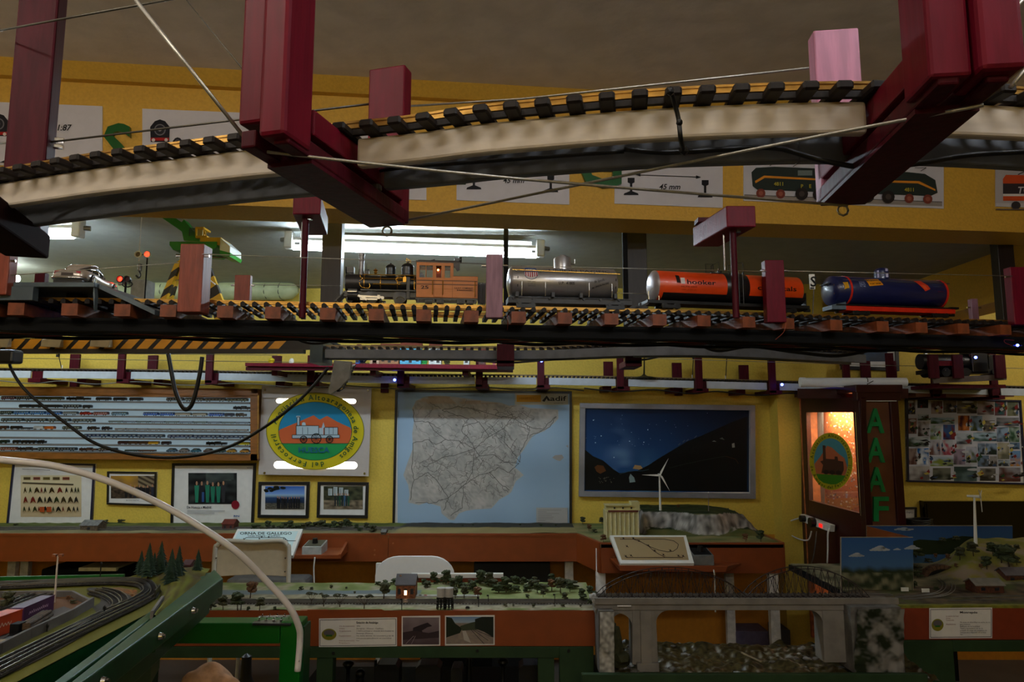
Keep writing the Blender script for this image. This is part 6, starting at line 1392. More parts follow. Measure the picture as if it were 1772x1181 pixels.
# ------------------------------------------------------------------ back table with scenery
ZB=.87
xA,xB_,xC=P(1000,930,4.28).x,P(1040,945,3.95).x,P(1356,945,3.95).x
t=thing('back_layout_table','long rust-brown layout table standing against the back wall','table',(0,4.5,0))
g=MB()
poly=[(-4.55,YB-.005),(-4.55,4.28),(xA,4.28),(xB_,3.95),(xC,3.95),(xC,YB-.005)]
def fasc(p,q_,z0,z1,nm='fascia',m=RUST,th=.02):
    MB().bar(V((p[0],p[1],(z0+z1)/2)),V((q_[0],q_[1],(z0+z1)/2)),th,z1-z0).build(nm,m,t,bevel=.001)
xs1=P(672,940,4.28).x;xs0=P(150,940,4.28).x
for p,q_ in(((-4.55,4.29),(xs1-.001,4.29)),((xs1+.001,4.29),(xA,4.29)),((xA,4.29),(xB_,3.96)),((xB_,3.96),(xC,3.96)),((xC,3.96),(xC,YB-.01))):fasc(p,q_,ZB-.157,ZB+.007)
MB().prism([V((x,y,ZB-.02))for x,y in poly],(0,0,.018)).build('table_top',mat('sand_board','7a6a48',.8,var=.15,scale=8),t)
for px in(18,40,985,1040,1263,1339):
    Y=4.6 if px in(18,40)else(4.4 if px==985 else(3.99 if px in(1040,1339)else 4.5))
    c=P(px,1000,Y);MB().box((c.x-.026,Y,0),(c.x+.026,Y+.04,ZB-.03)).build('leg',mat('white_painted_leg','ece8e4',.5),t,bevel=.002)
for px,py in((648,953),(648,961),(680,941),(1130,953),(1062,965)):c=P(px,py,4.279 if px<1000 else 3.949);MB().cyl(c,c+V((0,-.003,0)),.005,n=8).build('screw',mat('rust_screw','9a5a38',.4),t)
def zb(px,py):return Pz(px,py,ZB)
def hB(x,y):
    d_=min(1,max(0,(4.75-y)/.5));return ZB+.006+.010*max(0,nz(x,y,5,1))+.008*nz(x,y,16,3)*.5
def cB(u_,v_):
    x=-4.4+u_*(xA+4.4);c=lerp3(hx('6c6a4c'),hx('8c8462'),.5+nz(u_*8,v_,4))
    if .25<v_<.62:c=lerp3(hx('6a6460'),hx('55504c'),.5+nz(u_*30,v_*3,3))
    if v_>=.62:c=lerp3(hx('3c4c24'),hx('6a7038'),.5+nz(u_*20,v_*3,4))
    if x>P(690,920,4.5).x:c=lerp3(hx('8a7c50'),hx('9a8c60'),.5+nz(u_*8,v_,3))if v_<.6 else lerp3(hx('2c2c24'),hx('44403a'),.5)
    return c
terrain('landscape',-4.4,xA,4.29,YB-.01,150,10,hB,cB,t)
def cR(u_,v_):return lerp3(hx('5c6a3c'),hx('8c8258'),.5+nz(u_*6,v_*6,1.4,5)*1.2)
a=Art(lambda x,y,l:V((x,y,ZB+.005+.006*nz(x,y,9))),0)
n_=40;vs=[];fs=[];cs=[]
for j in range(17):
    for i in range(n_+1):
        v_=j/16;y=3.965+(YB-.015-3.965)*v_;xl_=xA+(xB_-xA)*(1-min(1,(y-3.95)/.33));vs.append((xl_+(xC-.01-xl_)*i/n_,y))
for j in range(16):
    for i in range(n_):q_=(j*(n_+1)+i,j*(n_+1)+i+1,(j+1)*(n_+1)+i+1,(j+1)*(n_+1)+i);fs.append(q_);cs.append([tuple(cR((k%(n_+1))/n_,(k//(n_+1))/16))+(1,)for k in q_])
a.raw(vs,fs,cs);a.build('landscape',artmat('scenery_ground',.9),parent=t)
# rails on the back table
for y in(4.40,4.415,4.47,4.485):MB().box((-4.4,y,ZB+.012),(xs1,y+.003,ZB+.016)).build('rail',mat('model_rail','6c6864',.4,.5),t)
# rocky hill with the wind turbine
Zh=.992;hx0,hx1=P(1098,900,4.5).x,P(1300,900,4.5).x
t=thing('rocky_hill','grey plaster rock hill with a dark green top behind the control board','model hill',((hx0+hx1)/2,4.45,ZB))
def hH(x,y):
    u_=(x-hx0)/(hx1-hx0);v_=(y-4.18)/(YB-.02-4.18);edge=.26+.10*math.sin(u_*9)+.06*nz(x,y,9)
    top=.122*(1-max(0,(u_-.55))**2*1.6)+.006*nz(x,y,10)
    k=max(0,min(1,(v_-edge+.16)/.17));k=k*k*(3-2*k);e_=max(0,min(1,(1-u_)/.13))*max(0,min(1,u_/.04))
    e_=e_*e_*(3-2*e_);apron=.03*max(0,min(1,v_/.2))*e_
    return ZB+.004+max(apron,(top+.0)*k*e_)+(.016*nz(x*1.0,y,22,2)+.008*nz(x,y,50,4)if .05<k*e_<.95 else .002*nz(x,y,30))
a=Art(lambda x,y,l:V((x,y,hH(x,y))),0)
def cH(u_,v_):
    x=hx0+u_*(hx1-hx0);y=4.18+v_*(YB-.02-4.18);s_=abs(hH(x,y+.012)-hH(x,y-.012))/.024+abs(hH(x+.012,y)-hH(x-.012,y))/.024
    rock=lerp3(hx('55524e'),hx('bab4ae'),.5+.7*nz(x*3,hH(x,y)*3+y,9,4)+.6*nz(x,y,50,2));gr=lerp3(hx('1e2c16'),hx('3c4420'),.5+nz(x,y,14))
    if v_<.18:gr=lerp3(hx('4a5428'),hx('6a6438'),.5+nz(x,y,14))
    return lerp3(gr,rock,(s_-.5)*2.2)
a.grid(hx0,4.18,hx1,YB-.02,110,70,cH);o=a.build('hill_surface',artmat('scenery_ground',.9),parent=t);o.data.shade_smooth()
# silo building
c0,c1=P(1050,926,4.15),P(1105,926,4.15)
t=thing('model_silo','cream ribbed model grain silo with a red-brown roof edge left of the rocky hill','model building',((c0.x+c1.x)/2,4.2,ZB))
zT2=P(1075,886,4.15).z;SIL2=mat('cream_ribbed_wall','c8bc84',.7,var=.05)
MB().box((c0.x,4.15,ZB),(c1.x,4.30,zT2)).build('walls',SIL2,t,bevel=.001)
for i in range(8):x=c0.x+(c1.x-c0.x)*i/7;MB().box((x-.003,4.145,ZB),(x+.003,4.151,zT2)).build('rib',mat('pale_rib','ddd4a8',.7),t)
MB().box((c0.x+.01,4.144,zT2-.002),(c1.x,4.152,zT2+.008)).build('roof_edge',mat('red_brown_trim','6a2c20',.6),t)
MB().box((c0.x+.005,4.2,zT2),(c1.x-.03,4.28,zT2+.028)).box((c0.x,4.19,zT2+.028),(c1.x-.02,4.29,zT2+.032)).build('upper_storey',SIL2,t)
for i in range(3):x=c0.x+.05+.05*i;MB().box((x,4.198,zT2+.010),(x+.010,4.2,zT2+.020)).build('window',BLACK,t)
MB().box((c1.x-.03,4.2,zT2),(c1.x+.02,4.28,zT2+.05)).build('lift_tower',SIL2,t)
def turbine(px,pyb,pyh,Y,zbase,label,angs,yaw=0,L_=.19):
    b=P(px,pyb,Y);h_=P(px-2,pyh,Y);t=thing('wind_turbine',label,'wind turbine',(b.x,Y,zbase))
    MB().cyl((b.x,Y,zbase),h_,.0085,.0045,12).build('mast',WHITE,t,0,'auto')
    f_=V((math.sin(yaw),-math.cos(yaw),0));s_=V((math.cos(yaw),math.sin(yaw),0))
    MB().cyl(h_+f_*.02+V((0,0,.004)),h_-f_*.03+V((0,0,.004)),.0075,.0055,10).ball(h_+f_*.022+V((0,0,.004)),.0085,1).build('nacelle',WHITE,t,0,'auto')
    for a_ in angs:
        d=s_*math.cos(R(a_))+V((0,0,math.sin(R(a_))));n=s_*-math.sin(R(a_))+V((0,0,math.cos(R(a_))));c=h_+f_*.024+V((0,0,.004))
        MB().prism([c,c+d*L_*.12+n*.008,c+d*L_*.3+n*.007,c+d*L_,c+d*L_*.3-n*.003,c+d*L_*.1-n*.004],f_*.003).build('blade',WHITE,t)
turbine(1143,881,823,4.42,.985,'white model wind turbine on the rocky hill in front of the night panorama',(62,180,300),0,.115)
b=P(1226,888,4.4);t=thing('antenna_mast','thin lattice antenna mast on the rocky hill right of the wind turbine','mast',(b.x,4.4,.97))
MB().cyl((b.x,4.4,.97),P(1226,853,4.4),.003,.002,6).build('mast',mat('pink_grey_metal','8a7c80',.4),t);MB().ball(P(1226,853,4.4),.005,1).build('tip',WHITE,t)
plant([(1008,909,14,'b'),(1042,909,13,'b'),(1019,920,12,'r'),(1029,923,9,'o'),(1044,940,14,'r'),(1291,939,14,'r'),(1317,940,20,'g')],zb,'on the right end of the back table','trees on the right end of the back table')
plant([(1126,878,7,'b'),(1174,880,8,'r')],lambda x,y:V((P(x,y,4.6).x,4.6,.982)),'on top of the rocky hill','trees on the rocky hill')
rr=random.Random(21);L1=[]
for x in list(range(446,652,9)):L1.append((x+rr.uniform(-3,3),916+rr.uniform(-3,6),rr.uniform(8,17),rr.choice('gbgso')))
plant(L1,zb,'in the hedge behind the track plan board','hedge of model shrubs on the back table')
plant([(182,908,9,'o'),(211,908,10,'o'),(150,917,6,'o'),(28,912,6,'o'),(300,917,5,'o')],zb,'at the left end of the back table','shrubs at the left end of the back table')
plant([(800,912,4,'s'),(818,911,4,'s'),(900,911,5,'s'),(935,912,6,'s'),(962,912,5,'s')],zb,'along the strip in front of the map','shrubs in front of the map')
def house(px0,px1,pyb,h_,dep,zf,label,wm,rm,group=None,wins=2,gable='x'):
    A_,B_=zf(px0,pyb),zf(px1,pyb);w_=B_.x-A_.x;k=A_.y/F;hh=h_*k;t=thing('model_house',label,'model building',((A_.x+B_.x)/2,A_.y+dep/2,A_.z),group)
    x0,x1,y0,y1,z0,z1=A_.x,B_.x,A_.y,A_.y+dep,A_.z,A_.z+hh*.62
    MB().box((x0,y0,z0),(x1,y1,z1)).build('walls',wm,t)
    o_=w_*.05
    MB().prism([(x0-o_,y0-.006,z1-.002),(x0-o_,(y0+y1)/2,z0+hh),(x0-o_,y1+.006,z1-.002),(x0-o_,y1+.006,z1+.001),(x0-o_,(y0+y1)/2,z0+hh+.004),(x0-o_,y0-.006,z1+.002)],(w_+2*o_,0,0)).build('roof',rm,t)
    for s_ in(x0,x1-.001):MB().prism([(s_,y0,z1),(s_,y1,z1),(s_,(y0+y1)/2,z0+hh)],(.001,0,0)).build('gable',wm,t)
    for i in range(wins):xm=x0+w_*(i+.5)/wins;MB().box((xm-w_*.08,y0-.0006,z0+hh*.2),(xm+w_*.08,y0,z0+hh*.45)).build('window',mat('dark_window','20242c'),t)
    return t,z0,z1,hh
STO=mat('model_stone','6a5844',.8,var=.3,scale=120);RFS=mat('model_slate','7a7a78',.7,var=.2,scale=60)
house(138,168,921,17,.10,zb,'grey-roofed stone model barn at the left of the back table',STO,RFS,wins=1)
house(384,404,918,16,.08,zb,'small brown model house behind the track plan board',mat('brown_model','5a2c24'),mat('red_brown_trim','6a2c20'),wins=2)
house(659,668,926,7,.06,zb,'tiny grey model hut at the end of the hedge',STO,RFS,wins=1)
# track plan boards, control boxes, trays
t=thing('control_tray','rust-brown tray fixed to the back table, carrying the grey control box','tray',P(550,967,4.1))
MB().hexa([P(492,968,4.05),P(590,968,4.05),P(600,952,4.27),P(480,952,4.27),P(492,961,4.05),P(590,961,4.05),P(600,948,4.27),P(480,948,4.27)]).build('tray_board',RUST,t,bevel=.002)
MB().hexa([P(586,967,4.05),P(590,967,4.05),P(602,955,4.27),P(598,955,4.27),P(586,960,4.05),P(590,960,4.05),P(602,938,4.27),P(598,938,4.27)]).build('tray_side',RUST,t)
MB().prism([P(585,963,4.06),P(589,963,4.06),P(597,951,4.2),P(592,951,4.2)],(0,0,.004)).build('metal_plate',CHROME,t)
def tiltboard(tl,tr,br,bl,Yt,Ybt,label,fm,face):
    c=[P(*bl,Ybt),P(*br,Ybt),P(*tr,Yt),P(*tl,Yt)];t=thing('track_plan_board',label,'sign',c[0])
    n=(c[1]-c[0]).cross(c[3]-c[0]).normalized();n=n if n.dot(EYE-c[0])>0 else-n
    c[2]=onplane(*tr,c[0],n);MB().prism(c,-n*.02).build('board',fm,t);a=Art(lambda x,y,l:onplane(x,y,c[0],n)+n*(l+.0006));return t,a
t,a=tiltboard((411,916),(524,916),(507,962),(389,960),4.22,4.02,'white tilted board headed ORNA DE GALLEGO with a black track diagram',WHITE,None)
a.poly([(413,920),(516,920),(501,956),(395,955)],'c8dedf')
a.text('ORNA DE GALLEGO',415,926,4.4,'101418',90,bold=True);a.text('Linea Huesca - Canfranc',429,929.5,2.4,'101418',56,bold=True)
a.line([(403,937),(512,937)],.9,'101418');a.line([(420,937),(426,931.5),(492,931.5),(498,937)],.9,'101418')
for x,y in((404,935),(422,934),(419,936),(453,930.5),(465,930.5),(491,934),(494,935),(449,934)):a.poly([(x,y-1.8),(x+1.6,y+1),(x-1.4,y+1)],'101418')
for x in(488,494,500):a.rect(x,945,x+3.5,946,'3a4448')
a.rect(495,948,497,950,'101418');a.build('print',parent=t)
t,a=tiltboard((1055,927),(1187,927),(1201,975),(1074,976),3.93,3.70,'white-framed brown board with a looping track diagram in front of the grain silo',WHITE,None)
a.poly([(1062,930),(1183,930),(1192,970),(1076,970)],'a08a66')
a.line([(1073,934),(1100,934),(1150,934),(1166,937),(1174,943),(1172,950),(1165,955),(1155,956),(1140,953),(1122,946),(1108,938),(1096,934)],1,'2c1c14')
a.line([(1122,946),(1132,955),(1140,960),(1150,965)],1,'2c1c14');a.line([(1083,966),(1182,966)],.9,'2c1c14')
for x,y in((1079,933),(1096,933),(1106,938),(1122,946),(1133,955),(1160,955),(1085,948),(1148,963),(1174,965),(1083,966),(1092,965),(1182,966)):a.poly([(x,y-2.4),(x+2,y+1.4),(x-2,y+1)],'2c1c14');a.line([(x-3,y-2),(x+3,y+2)],.6,'2c1c14')
a.build('print',parent=t)
def ctlbox(x0,x1,yt,yb,Y,dep,label,bm,tm):
    zt_,zb_=P(x0,yt,Y).z,P(x0,yb,Y).z;a_,b_=P(x0,yb,Y).x,P(x1,yb,Y).x;t=thing('control_box',label,'controller',((a_+b_)/2,Y,zb_))
    MB().hexa([(a_,Y,zb_),(b_,Y,zb_),(b_,Y+dep,zb_),(a_,Y+dep,zb_),(a_,Y,zt_),(b_,Y,zt_),(b_,Y+dep,zt_+.018),(a_,Y+dep,zt_+.018)]).build('housing',bm,t,bevel=.002)
    MB().hexa([(a_+.008,Y+.012,zt_+.002),(b_-.008,Y+.012,zt_+.002),(b_-.008,Y+dep-.012,zt_+.017),(a_+.008,Y+dep-.012,zt_+.017),(a_+.008,Y+.012,zt_+.004),(b_-.008,Y+.012,zt_+.004),(b_-.008,Y+dep-.012,zt_+.0195),(a_+.008,Y+dep-.012,zt_+.0195)]).build('top_panel',tm,t)
    c=V(((a_+b_)/2,Y+dep*.5,zt_+.01));MB().cyl(c,c+V((0,-.004,.028)),.017,.014,16).build('knob',BLACK,t,0,'auto');return t
ctlbox(522,556,947,964,4.06,.13,'pale grey control box with a black knob on the rust-brown tray',mat('pale_grey_box','b0b0aa',.5),mat('olive_panel','4a4a38',.5))
ctlbox(1200,1236,962,979,3.74,.13,'mid grey control box with a black knob beside the brown track diagram board',mat('mid_grey_box','70716e',.5),DARK)
t=thing('control_tray','rust-brown tray under the brown track diagram board','tray',P(1150,985,3.75))
MB().hexa([P(1073,989,3.70),P(1255,991,3.70),P(1283,978,3.94),P(1055,970,3.94),P(1070,979,3.70),P(1260,980,3.70),P(1283,975,3.94),P(1055,966,3.94)]).build('tray_board',RUST,t,bevel=.002)
cable('hanging_cable',[P(545,965,4.04),P(543,985,4.04),P(544,1020,4.05)],.004,WHITE,'white cord hanging from the pale grey control box')
cable('hanging_cable',[P(1232,980,3.72),P(1236,992,3.70),P(1237,1010,3.75),P(1238,1060,3.75)],.004,WHITE,'white cord hanging from the mid grey control box')
# things under the back table
MB().box((P(820,1020,4.6).x,4.6,0),V((P(952,1000,4.6).x,YB-.01,P(900,974,4.6).z))).build('black_cabinet',BLACK,label='black cabinet under the back table, right of the white chair',cat='cabinet',bevel=.004)
t=thing('storage_crate','dark plastic crate with pale lid under the left end of the back table','crate',(P(150,1000,4.4).x,4.4,0))
MB().box((P(70,1000,4.4).x,4.4,0),(P(215,1000,4.4).x,4.7,P(150,985,4.4).z)).build('crate_body',DARK,t,bevel=.01);MB().box((P(135,1000,4.38).x,4.38,P(150,989,4.38).z),(P(200,1000,4.38).x,4.7,P(150,983,4.38).z)).build('lid',mat('pale_rib','ddd4a8'),t)
for i,(x0,x1,y0,y1,c,l)in enumerate(((1272,1330,1093,1106,'5c5470','pale violet flat box on the floor by the back wall, seen through the bridge'),(1347,1368,1091,1103,'3c3c40','dark grey small box on the floor beside the violet one'))):
    MB().box((P(x0,1100,4.5).x,4.5,0),(P(x1,1100,4.5).x,4.68,P(x0,y0,4.5).z)).build('flat_box',mat('box_'+c,c,.6),label=l,cat='box',bevel=.004)
# ------------------------------------------------------------------ chairs
def tubechair(px,Y,label,back,zt_,wd,group):
    c=P(px,980,Y);x=c.x;h=wd/2;t=thing('chair',label,'chair',(x,Y,0),group)
    if back=='cream':
        MB().tube(smooth([(x-h,Y,.0),(x-h,Y,.5),(x-h,Y,zt_-.07),(x-h+.012,Y,zt_-.025),(x-h+.05,Y,zt_-.002),(x,Y,zt_-.008),(x+h-.05,Y,zt_-.002),(x+h-.012,Y,zt_-.025),(x+h,Y,zt_-.07),(x+h+.004,Y,.5),(x+h+.01,Y,0)],6),.0125,10).build('tube_frame',mat('cream_lacquered_tube','cbc4b4',.3,var=.02,coat=.5),t,0,True)
        pts_=[V((x-h+.01,Y+.004,zt_-.19)),V((x,Y+.004,zt_-.18)),V((x+h-.01,Y+.004,zt_-.19)),V((x+h-.01,Y+.004,zt_-.04)),V((x+h-.05,Y+.004,zt_-.012)),V((x-h+.05,Y+.004,zt_-.012)),V((x-h+.01,Y+.004,zt_-.04))]
        MB().prism(pts_,(0,.012,0)).build('backrest',CREAM,t,bevel=.003)
        for dx in(-h+.014,h-.014):
            for z in(zt_-.09,zt_-.16):MB().cyl((x+dx,Y-.016,z),(x+dx,Y-.008,z),.004,n=8).build('rivet',CHROME,t)
        sm=CREAM
    else:
        pts_=[V((x-h,Y,zt_-.25))]+[V((x-h+.12*(1-math.cos(R(a_))),Y,zt_-.10+.10*math.sin(R(a_))))for a_ in range(0,91,15)]+[V((x+h-.12*(1-math.cos(R(a_))),Y,zt_-.10+.10*math.sin(R(a_))))for a_ in range(90,-1,-15)]+[V((x+h,Y,zt_-.25))]
        MB().prism(pts_,(0,.014,0)).build('backrest',mat('white_plywood','f2f2f0',.35,var=.01),t,bevel=.003)
        for s in(-1,1):MB().cyl((x+s*(h-.02),Y+.02,0),(x+s*(h-.02),Y+.02,zt_-.1),.011,n=10).build('leg',WHITE,t,0,'auto')
        sm=mat('white_plywood','f2f2f0')
    MB().box((x-h,Y+.02,.44),(x+h,Y+.38,.46)).build('seat',sm,t,bevel=.008)
    for s in(-1,1):MB().cyl((x+s*(h-.01),Y+.36,0),(x+s*(h-.03),Y+.34,.44),.011,n=10).build('leg',mat('cream_lacquered_tube','cbc4b4'),t,0,'auto')
tubechair(435,3.85,'cream tube-framed chair in front of the ORNA DE GALLEGO board','cream',P(435,936,3.85).z,.40,'chairs at the back table')
tubechair(718,3.7,'white chair with a rounded back behind the front station layout','white',P(718,963,3.7).z,.41,'chairs at the back table')
MB().box((P(390,1000,3.95).x,3.95,.5),(P(530,1000,3.95).x,4.1,P(400,1003,3.95).z)).build('stool',mat('grey_seat','6c6864',.6),label='grey low seat under the control tray behind the cream chair',cat='stool',bevel=.02)
t=thing('side_counter','narrow white-edged counter behind the row of trees on the front layout','counter',P(790,1003,3.45))
MB().box((P(711,998,3.45).x+.05,3.462,0),(P(870,998,3.46).x-.05,3.475,.61)).build('leg_panel',DARK,t);MB().box((P(711,998,3.45).x,3.45,P(790,1001,3.45).z),(P(871,998,3.45).x,3.48,P(790,994,3.45).z)).build('white_edge',WHITE,t,bevel=.001)
MB().box((P(713,998,3.46).x,3.46,.6),(P(870,998,3.46).x,3.475,P(790,1001,3.46).z)).build('counter_body',RUST,t)
MB().box((P(650,1000,3.9).x,3.9,.5),(P(670,1000,3.9).x,3.93,P(660,976,3.9).z)).build('white_board',WHITE,label='white upright board beside the white chair',cat='board')

DULLG=mat('dull_green_painted_wood','2a3f26',.6,var=.1,scale=12,spec=.2)
# ------------------------------------------------------------------ front station layout
ZF=.84;YF=Pz(900,1058,ZF).y;YK=Pz(900,1011,ZF).y;xF1=Pz(1036,1058,ZF).x;xF0=P(150,1058,YF).x
t=thing('station_layout','front rust-brown layout table with station, tracks and meadows','table',((xF0+xF1)/2,YF,0))
zfb=P(900,1119,YF).z
MB().box((xF0,YF,zfb),(xF1,YF+.018,ZF+.002)).build('fascia',RUST,t,bevel=.001)
MB().hexa([P(530,1060,YF-.001),P(672,1060,YF-.001),P(672,1060,YF+.01),P(530,1060,YF+.01),P(532,1056,YF-.001),P(660,1055,YF-.001),P(660,1055,YF+.01),P(532,1056,YF+.01)]).build('fascia_raise',RUST,t)
MB().box((xF0,YK-.02,zfb),(xF1,YK,ZF)).build('back_fascia',RUST,t);MB().box((xF0,YF+.02,ZF-.03),(xF1-.001,YK-.02,ZF-.004)).build('base_board',DARK,t)
zg1=P(900,1139,YF).z
MB().box((xF0,YF-.004,zg1),(P(968,1130,YF).x,YF+.035,zfb-.001)).build('cross_beam',DULLG,t,bevel=.002)
MB().box((P(968,1130,YF).x,YF-.004,.3),(P(1027,1130,YF).x,YF+.035,zfb-.001)).build('end_board',DULLG,t,bevel=.002)
for px,w_ in((562,14),(945,22),(250,40)):c=P(px,1150,YF).x;MB().box((c-.03,YF+.0,0),(c+.03,YF+.05,zg1)).build('leg',DULLG,t,bevel=.002)
for c in((577,1131),(826,1127),(1044-60,1127)):q_=P(*c,YF-.004);MB().cyl(q_,q_+V((0,-.003,0)),.006,n=8).build('screw',BLACK,t)
def hF(x,y):v_=(y-YF)/(YK-YF);return ZF+.003+.004*nz(x,y,12,1)+.005*max(0,v_-.55)*(1+nz(x,y,3,2))
def cF(u_,v_):
    px=886+(xF0+u_*(xF1-xF0))/(YF+v_*(YK-YF))*F*.96;n1=nz(u_*30,v_*6,1,2);n2=nz(u_*90,v_*20,1,4)
    g_=lerp3(hx('6a7442'),hx('8f9664'),.5+n1+.3*n2);s_=lerp3(hx('7c745c'),hx('a09880'),.5+n2+.3*n1);r_=lerp3(hx('62665f'),hx('787a7c'),.5+n2)
    if v_<.06:c=lerp3(g_,s_,.5+n1*2)
    elif v_<.17:c=s_
    elif v_<.30:c=lerp3(hx('55504a'),hx('746c60'),.5+n2)
    elif v_<.36:c=lerp3(hx('9a9a92'),s_,0 if px<840 else 1)
    elif v_<.55:c=s_ if px<760 else g_
    elif v_<.68:c=hx('6a7478')if px<740 else g_
    else:c=lerp3(g_,s_,max(0,min(1,n1*2.5)))
    return c
terrain('landscape',xF0,xF1,YF+.001,YK,220,34,hF,cF,t)
for v_ in(.20,.235,.27,.305):yy=YF+v_*(YK-YF);MB().box((xF0,yy,ZF+.006),(xF1,yy+.0025,ZF+.011)).build('rail',mat('model_rail','6c6864'),t)
g=MB();k=xF0
while k<xF1:
    for v_ in(.19,.26):g.box((k,YF+v_*(YK-YF),ZF+.004),(k+.004,YF+(v_+.055)*(YK-YF),ZF+.007))
    k+=.012
g.build('sleepers',mat('model_sleeper','3a3028',.8),t,kind='stuff')
MB().box((P(560,1040,YF+.2).x,YF+.185,ZF),(P(830,1040,YF+.2).x,YF+.21,ZF+.010)).build('platform',mat('pale_platform','a8a8a0',.7),t,bevel=.001)
def zf(x,y):
    p=Pz(x,y,ZF+.004)
    if x<1036 and p.y>YK-.02:p=V((p.x*(YK-.02)/p.y,YK-.02,p.z))
    return p
plant([(365,1056,14,'o'),(386,1056,22,'b'),(411,1057,28,'g'),(433,1036,26,'r'),(449,1057,20,'b'),(521,1022,8,'o'),(539,1022,7,'o'),(574,1019,7,'o'),(599,1020,5,'o'),(613,1028,5,'o'),(539,1046,18,'a'),(560,1050,20,'a'),(588,1051,20,'a'),(630,1054,22,'a'),(664,1037,27,'b'),(475,1056,7,'s'),(430,1057,7,'s'),(655,1014,9,'s'),(668,1014,11,'s'),(682,1012,12,'s'),(697,1008,9,'s'),
       (788,1036,18,'b'),(803,1036,21,'b'),(827,1037,20,'r'),(751,1009,20,'g'),(771,1011,23,'g'),(794,1018,20,'g'),(815,1019,15,'b'),(830,1013,25,'g'),(845,1015,23,'b'),(863,1026,18,'s'),(876,1026,26,'g'),(891,1027,15,'s'),(912,1025,15,'s'),(924,1013,14,'b'),(930,1027,17,'g'),(940,1034,13,'b'),(955,1023,19,'r'),(970,1027,26,'b'),(978,1041,14,'b'),(986,1025,17,'g'),(914,1036,8,'s'),(1008,1037,17,'g'),(1021,1033,18,'g'),(875,1050,6,'o'),(888,1050,5,'o'),(922,1051,7,'o'),(973,1051,7,'o'),(1005,1051,5,'o'),(732,1012,12,'s'),(740,1018,14,'o')]+[(757+7.5*i+(i*37%5),1008+(i*53%17),10+(i*29%9),'sogsos'[i%6])for i in range(32)],zf,'on the front station layout','trees of the front station layout')
BRK=mat('model_brick','b0805a')
st,z0,z1,hh=house(685,718,1037,36,.07,zf,'brick model station with a grey roof and one lit window on the front layout',mat('station_brick','8a5230',.8,var=.25,scale=160),mat('model_dark_slate','4a4446',.7),wins=3)
c=Pz(702,1037,ZF+.004);MB().box((c.x-.006,c.y-.0015,c.z+.015),(c.x+.004,c.y-.0008,c.z+.032)).build('lit_window',mat('lit_window','ffb880',.5,emit=9),st)
MB().box((c.x-.03,c.y+.025,c.z+.06),(c.x-.022,c.y+.035,c.z+.085)).build('chimney',BRK,st)
for i,px in enumerate((762,776)):
    c=zf(px,1057);s_=c.y/F;t=thing('water_tank','white round model water tank on a black trestle, %s of the pair'%('left','right')[i],'water tank',c,'pair of model water tanks')
    r_=7*s_;zz=c.z+20*s_
    MB().lathe([(r_,zz),(r_,zz+13*s_),(r_*1.05,zz+13.2*s_),(r_*1.05,zz+14.5*s_),(0,zz+15.5*s_)],(c.x,c.y+.02,0),'z',20).build('tank',mat('white_water_tank','b4b0a8',.6,var=.1),t,0,'auto')
    MB().box((c.x-r_,c.y+.02-r_,zz-.004),(c.x+r_,c.y+.02+r_,zz)).build('deck',BLACK,t)
    for a_ in range(8):
        x,y=c.x+r_*.9*math.cos(a_*.785),c.y+.02+r_*.9*math.sin(a_*.785);MB().cyl((x*1.0+(x-c.x)*.15,y,c.z),(x,y,zz),.0018,n=5).build('trestle_leg',BLACK,t)
    for q_ in(.25,.5,.75):MB().tube([(c.x+r_*math.cos(a_*.785),c.y+.02+r_*math.sin(a_*.785),c.z+(zz-c.z)*q_)for a_ in range(9)],.0014,5).build('trestle_ring',BLACK,t)
for px,py,h_,l in((695,1056,18,'model lamp post in front of the brick station'),(828,1051,16,'model signal post right of the water tanks'),(845,1045,14,'small model semaphore in the middle of the front layout'),(960,1050,20,'thin model post near the right end of the front layout'),(417,1056,16,'thin model post between the trees at the left of the front layout')):
    c=zf(px,py);t=thing('model_post',l,'model post',c);k=c.y/F
    MB().cyl(c,c+V((0,0,h_*k)),.0016,n=5).build('pole',BLACK,t);MB().box(c+V((-.006,0,h_*k-.006)),c+V((.002,.002,h_*k))).build('arm',BLACK,t)
for px,py,col,l in((736,1034,'a8141c','tiny red model car right of the brick station'),(727,1034,'24282c','tiny dark model car right of the brick station'),(809,1054,'202428','tiny dark crate right of the water tanks')):
    c=zf(px,py);t=thing('tiny_vehicle',l,'model vehicle',c);MB().prism([c+V((-.008,0,0)),c+V((.008,0,0)),c+V((.008,0,.004)),c+V((.004,0,.008)),c+V((-.005,0,.008)),c+V((-.008,0,.004))],(0,.008,0)).build('body',mat('tiny_'+col,col,.3),t)
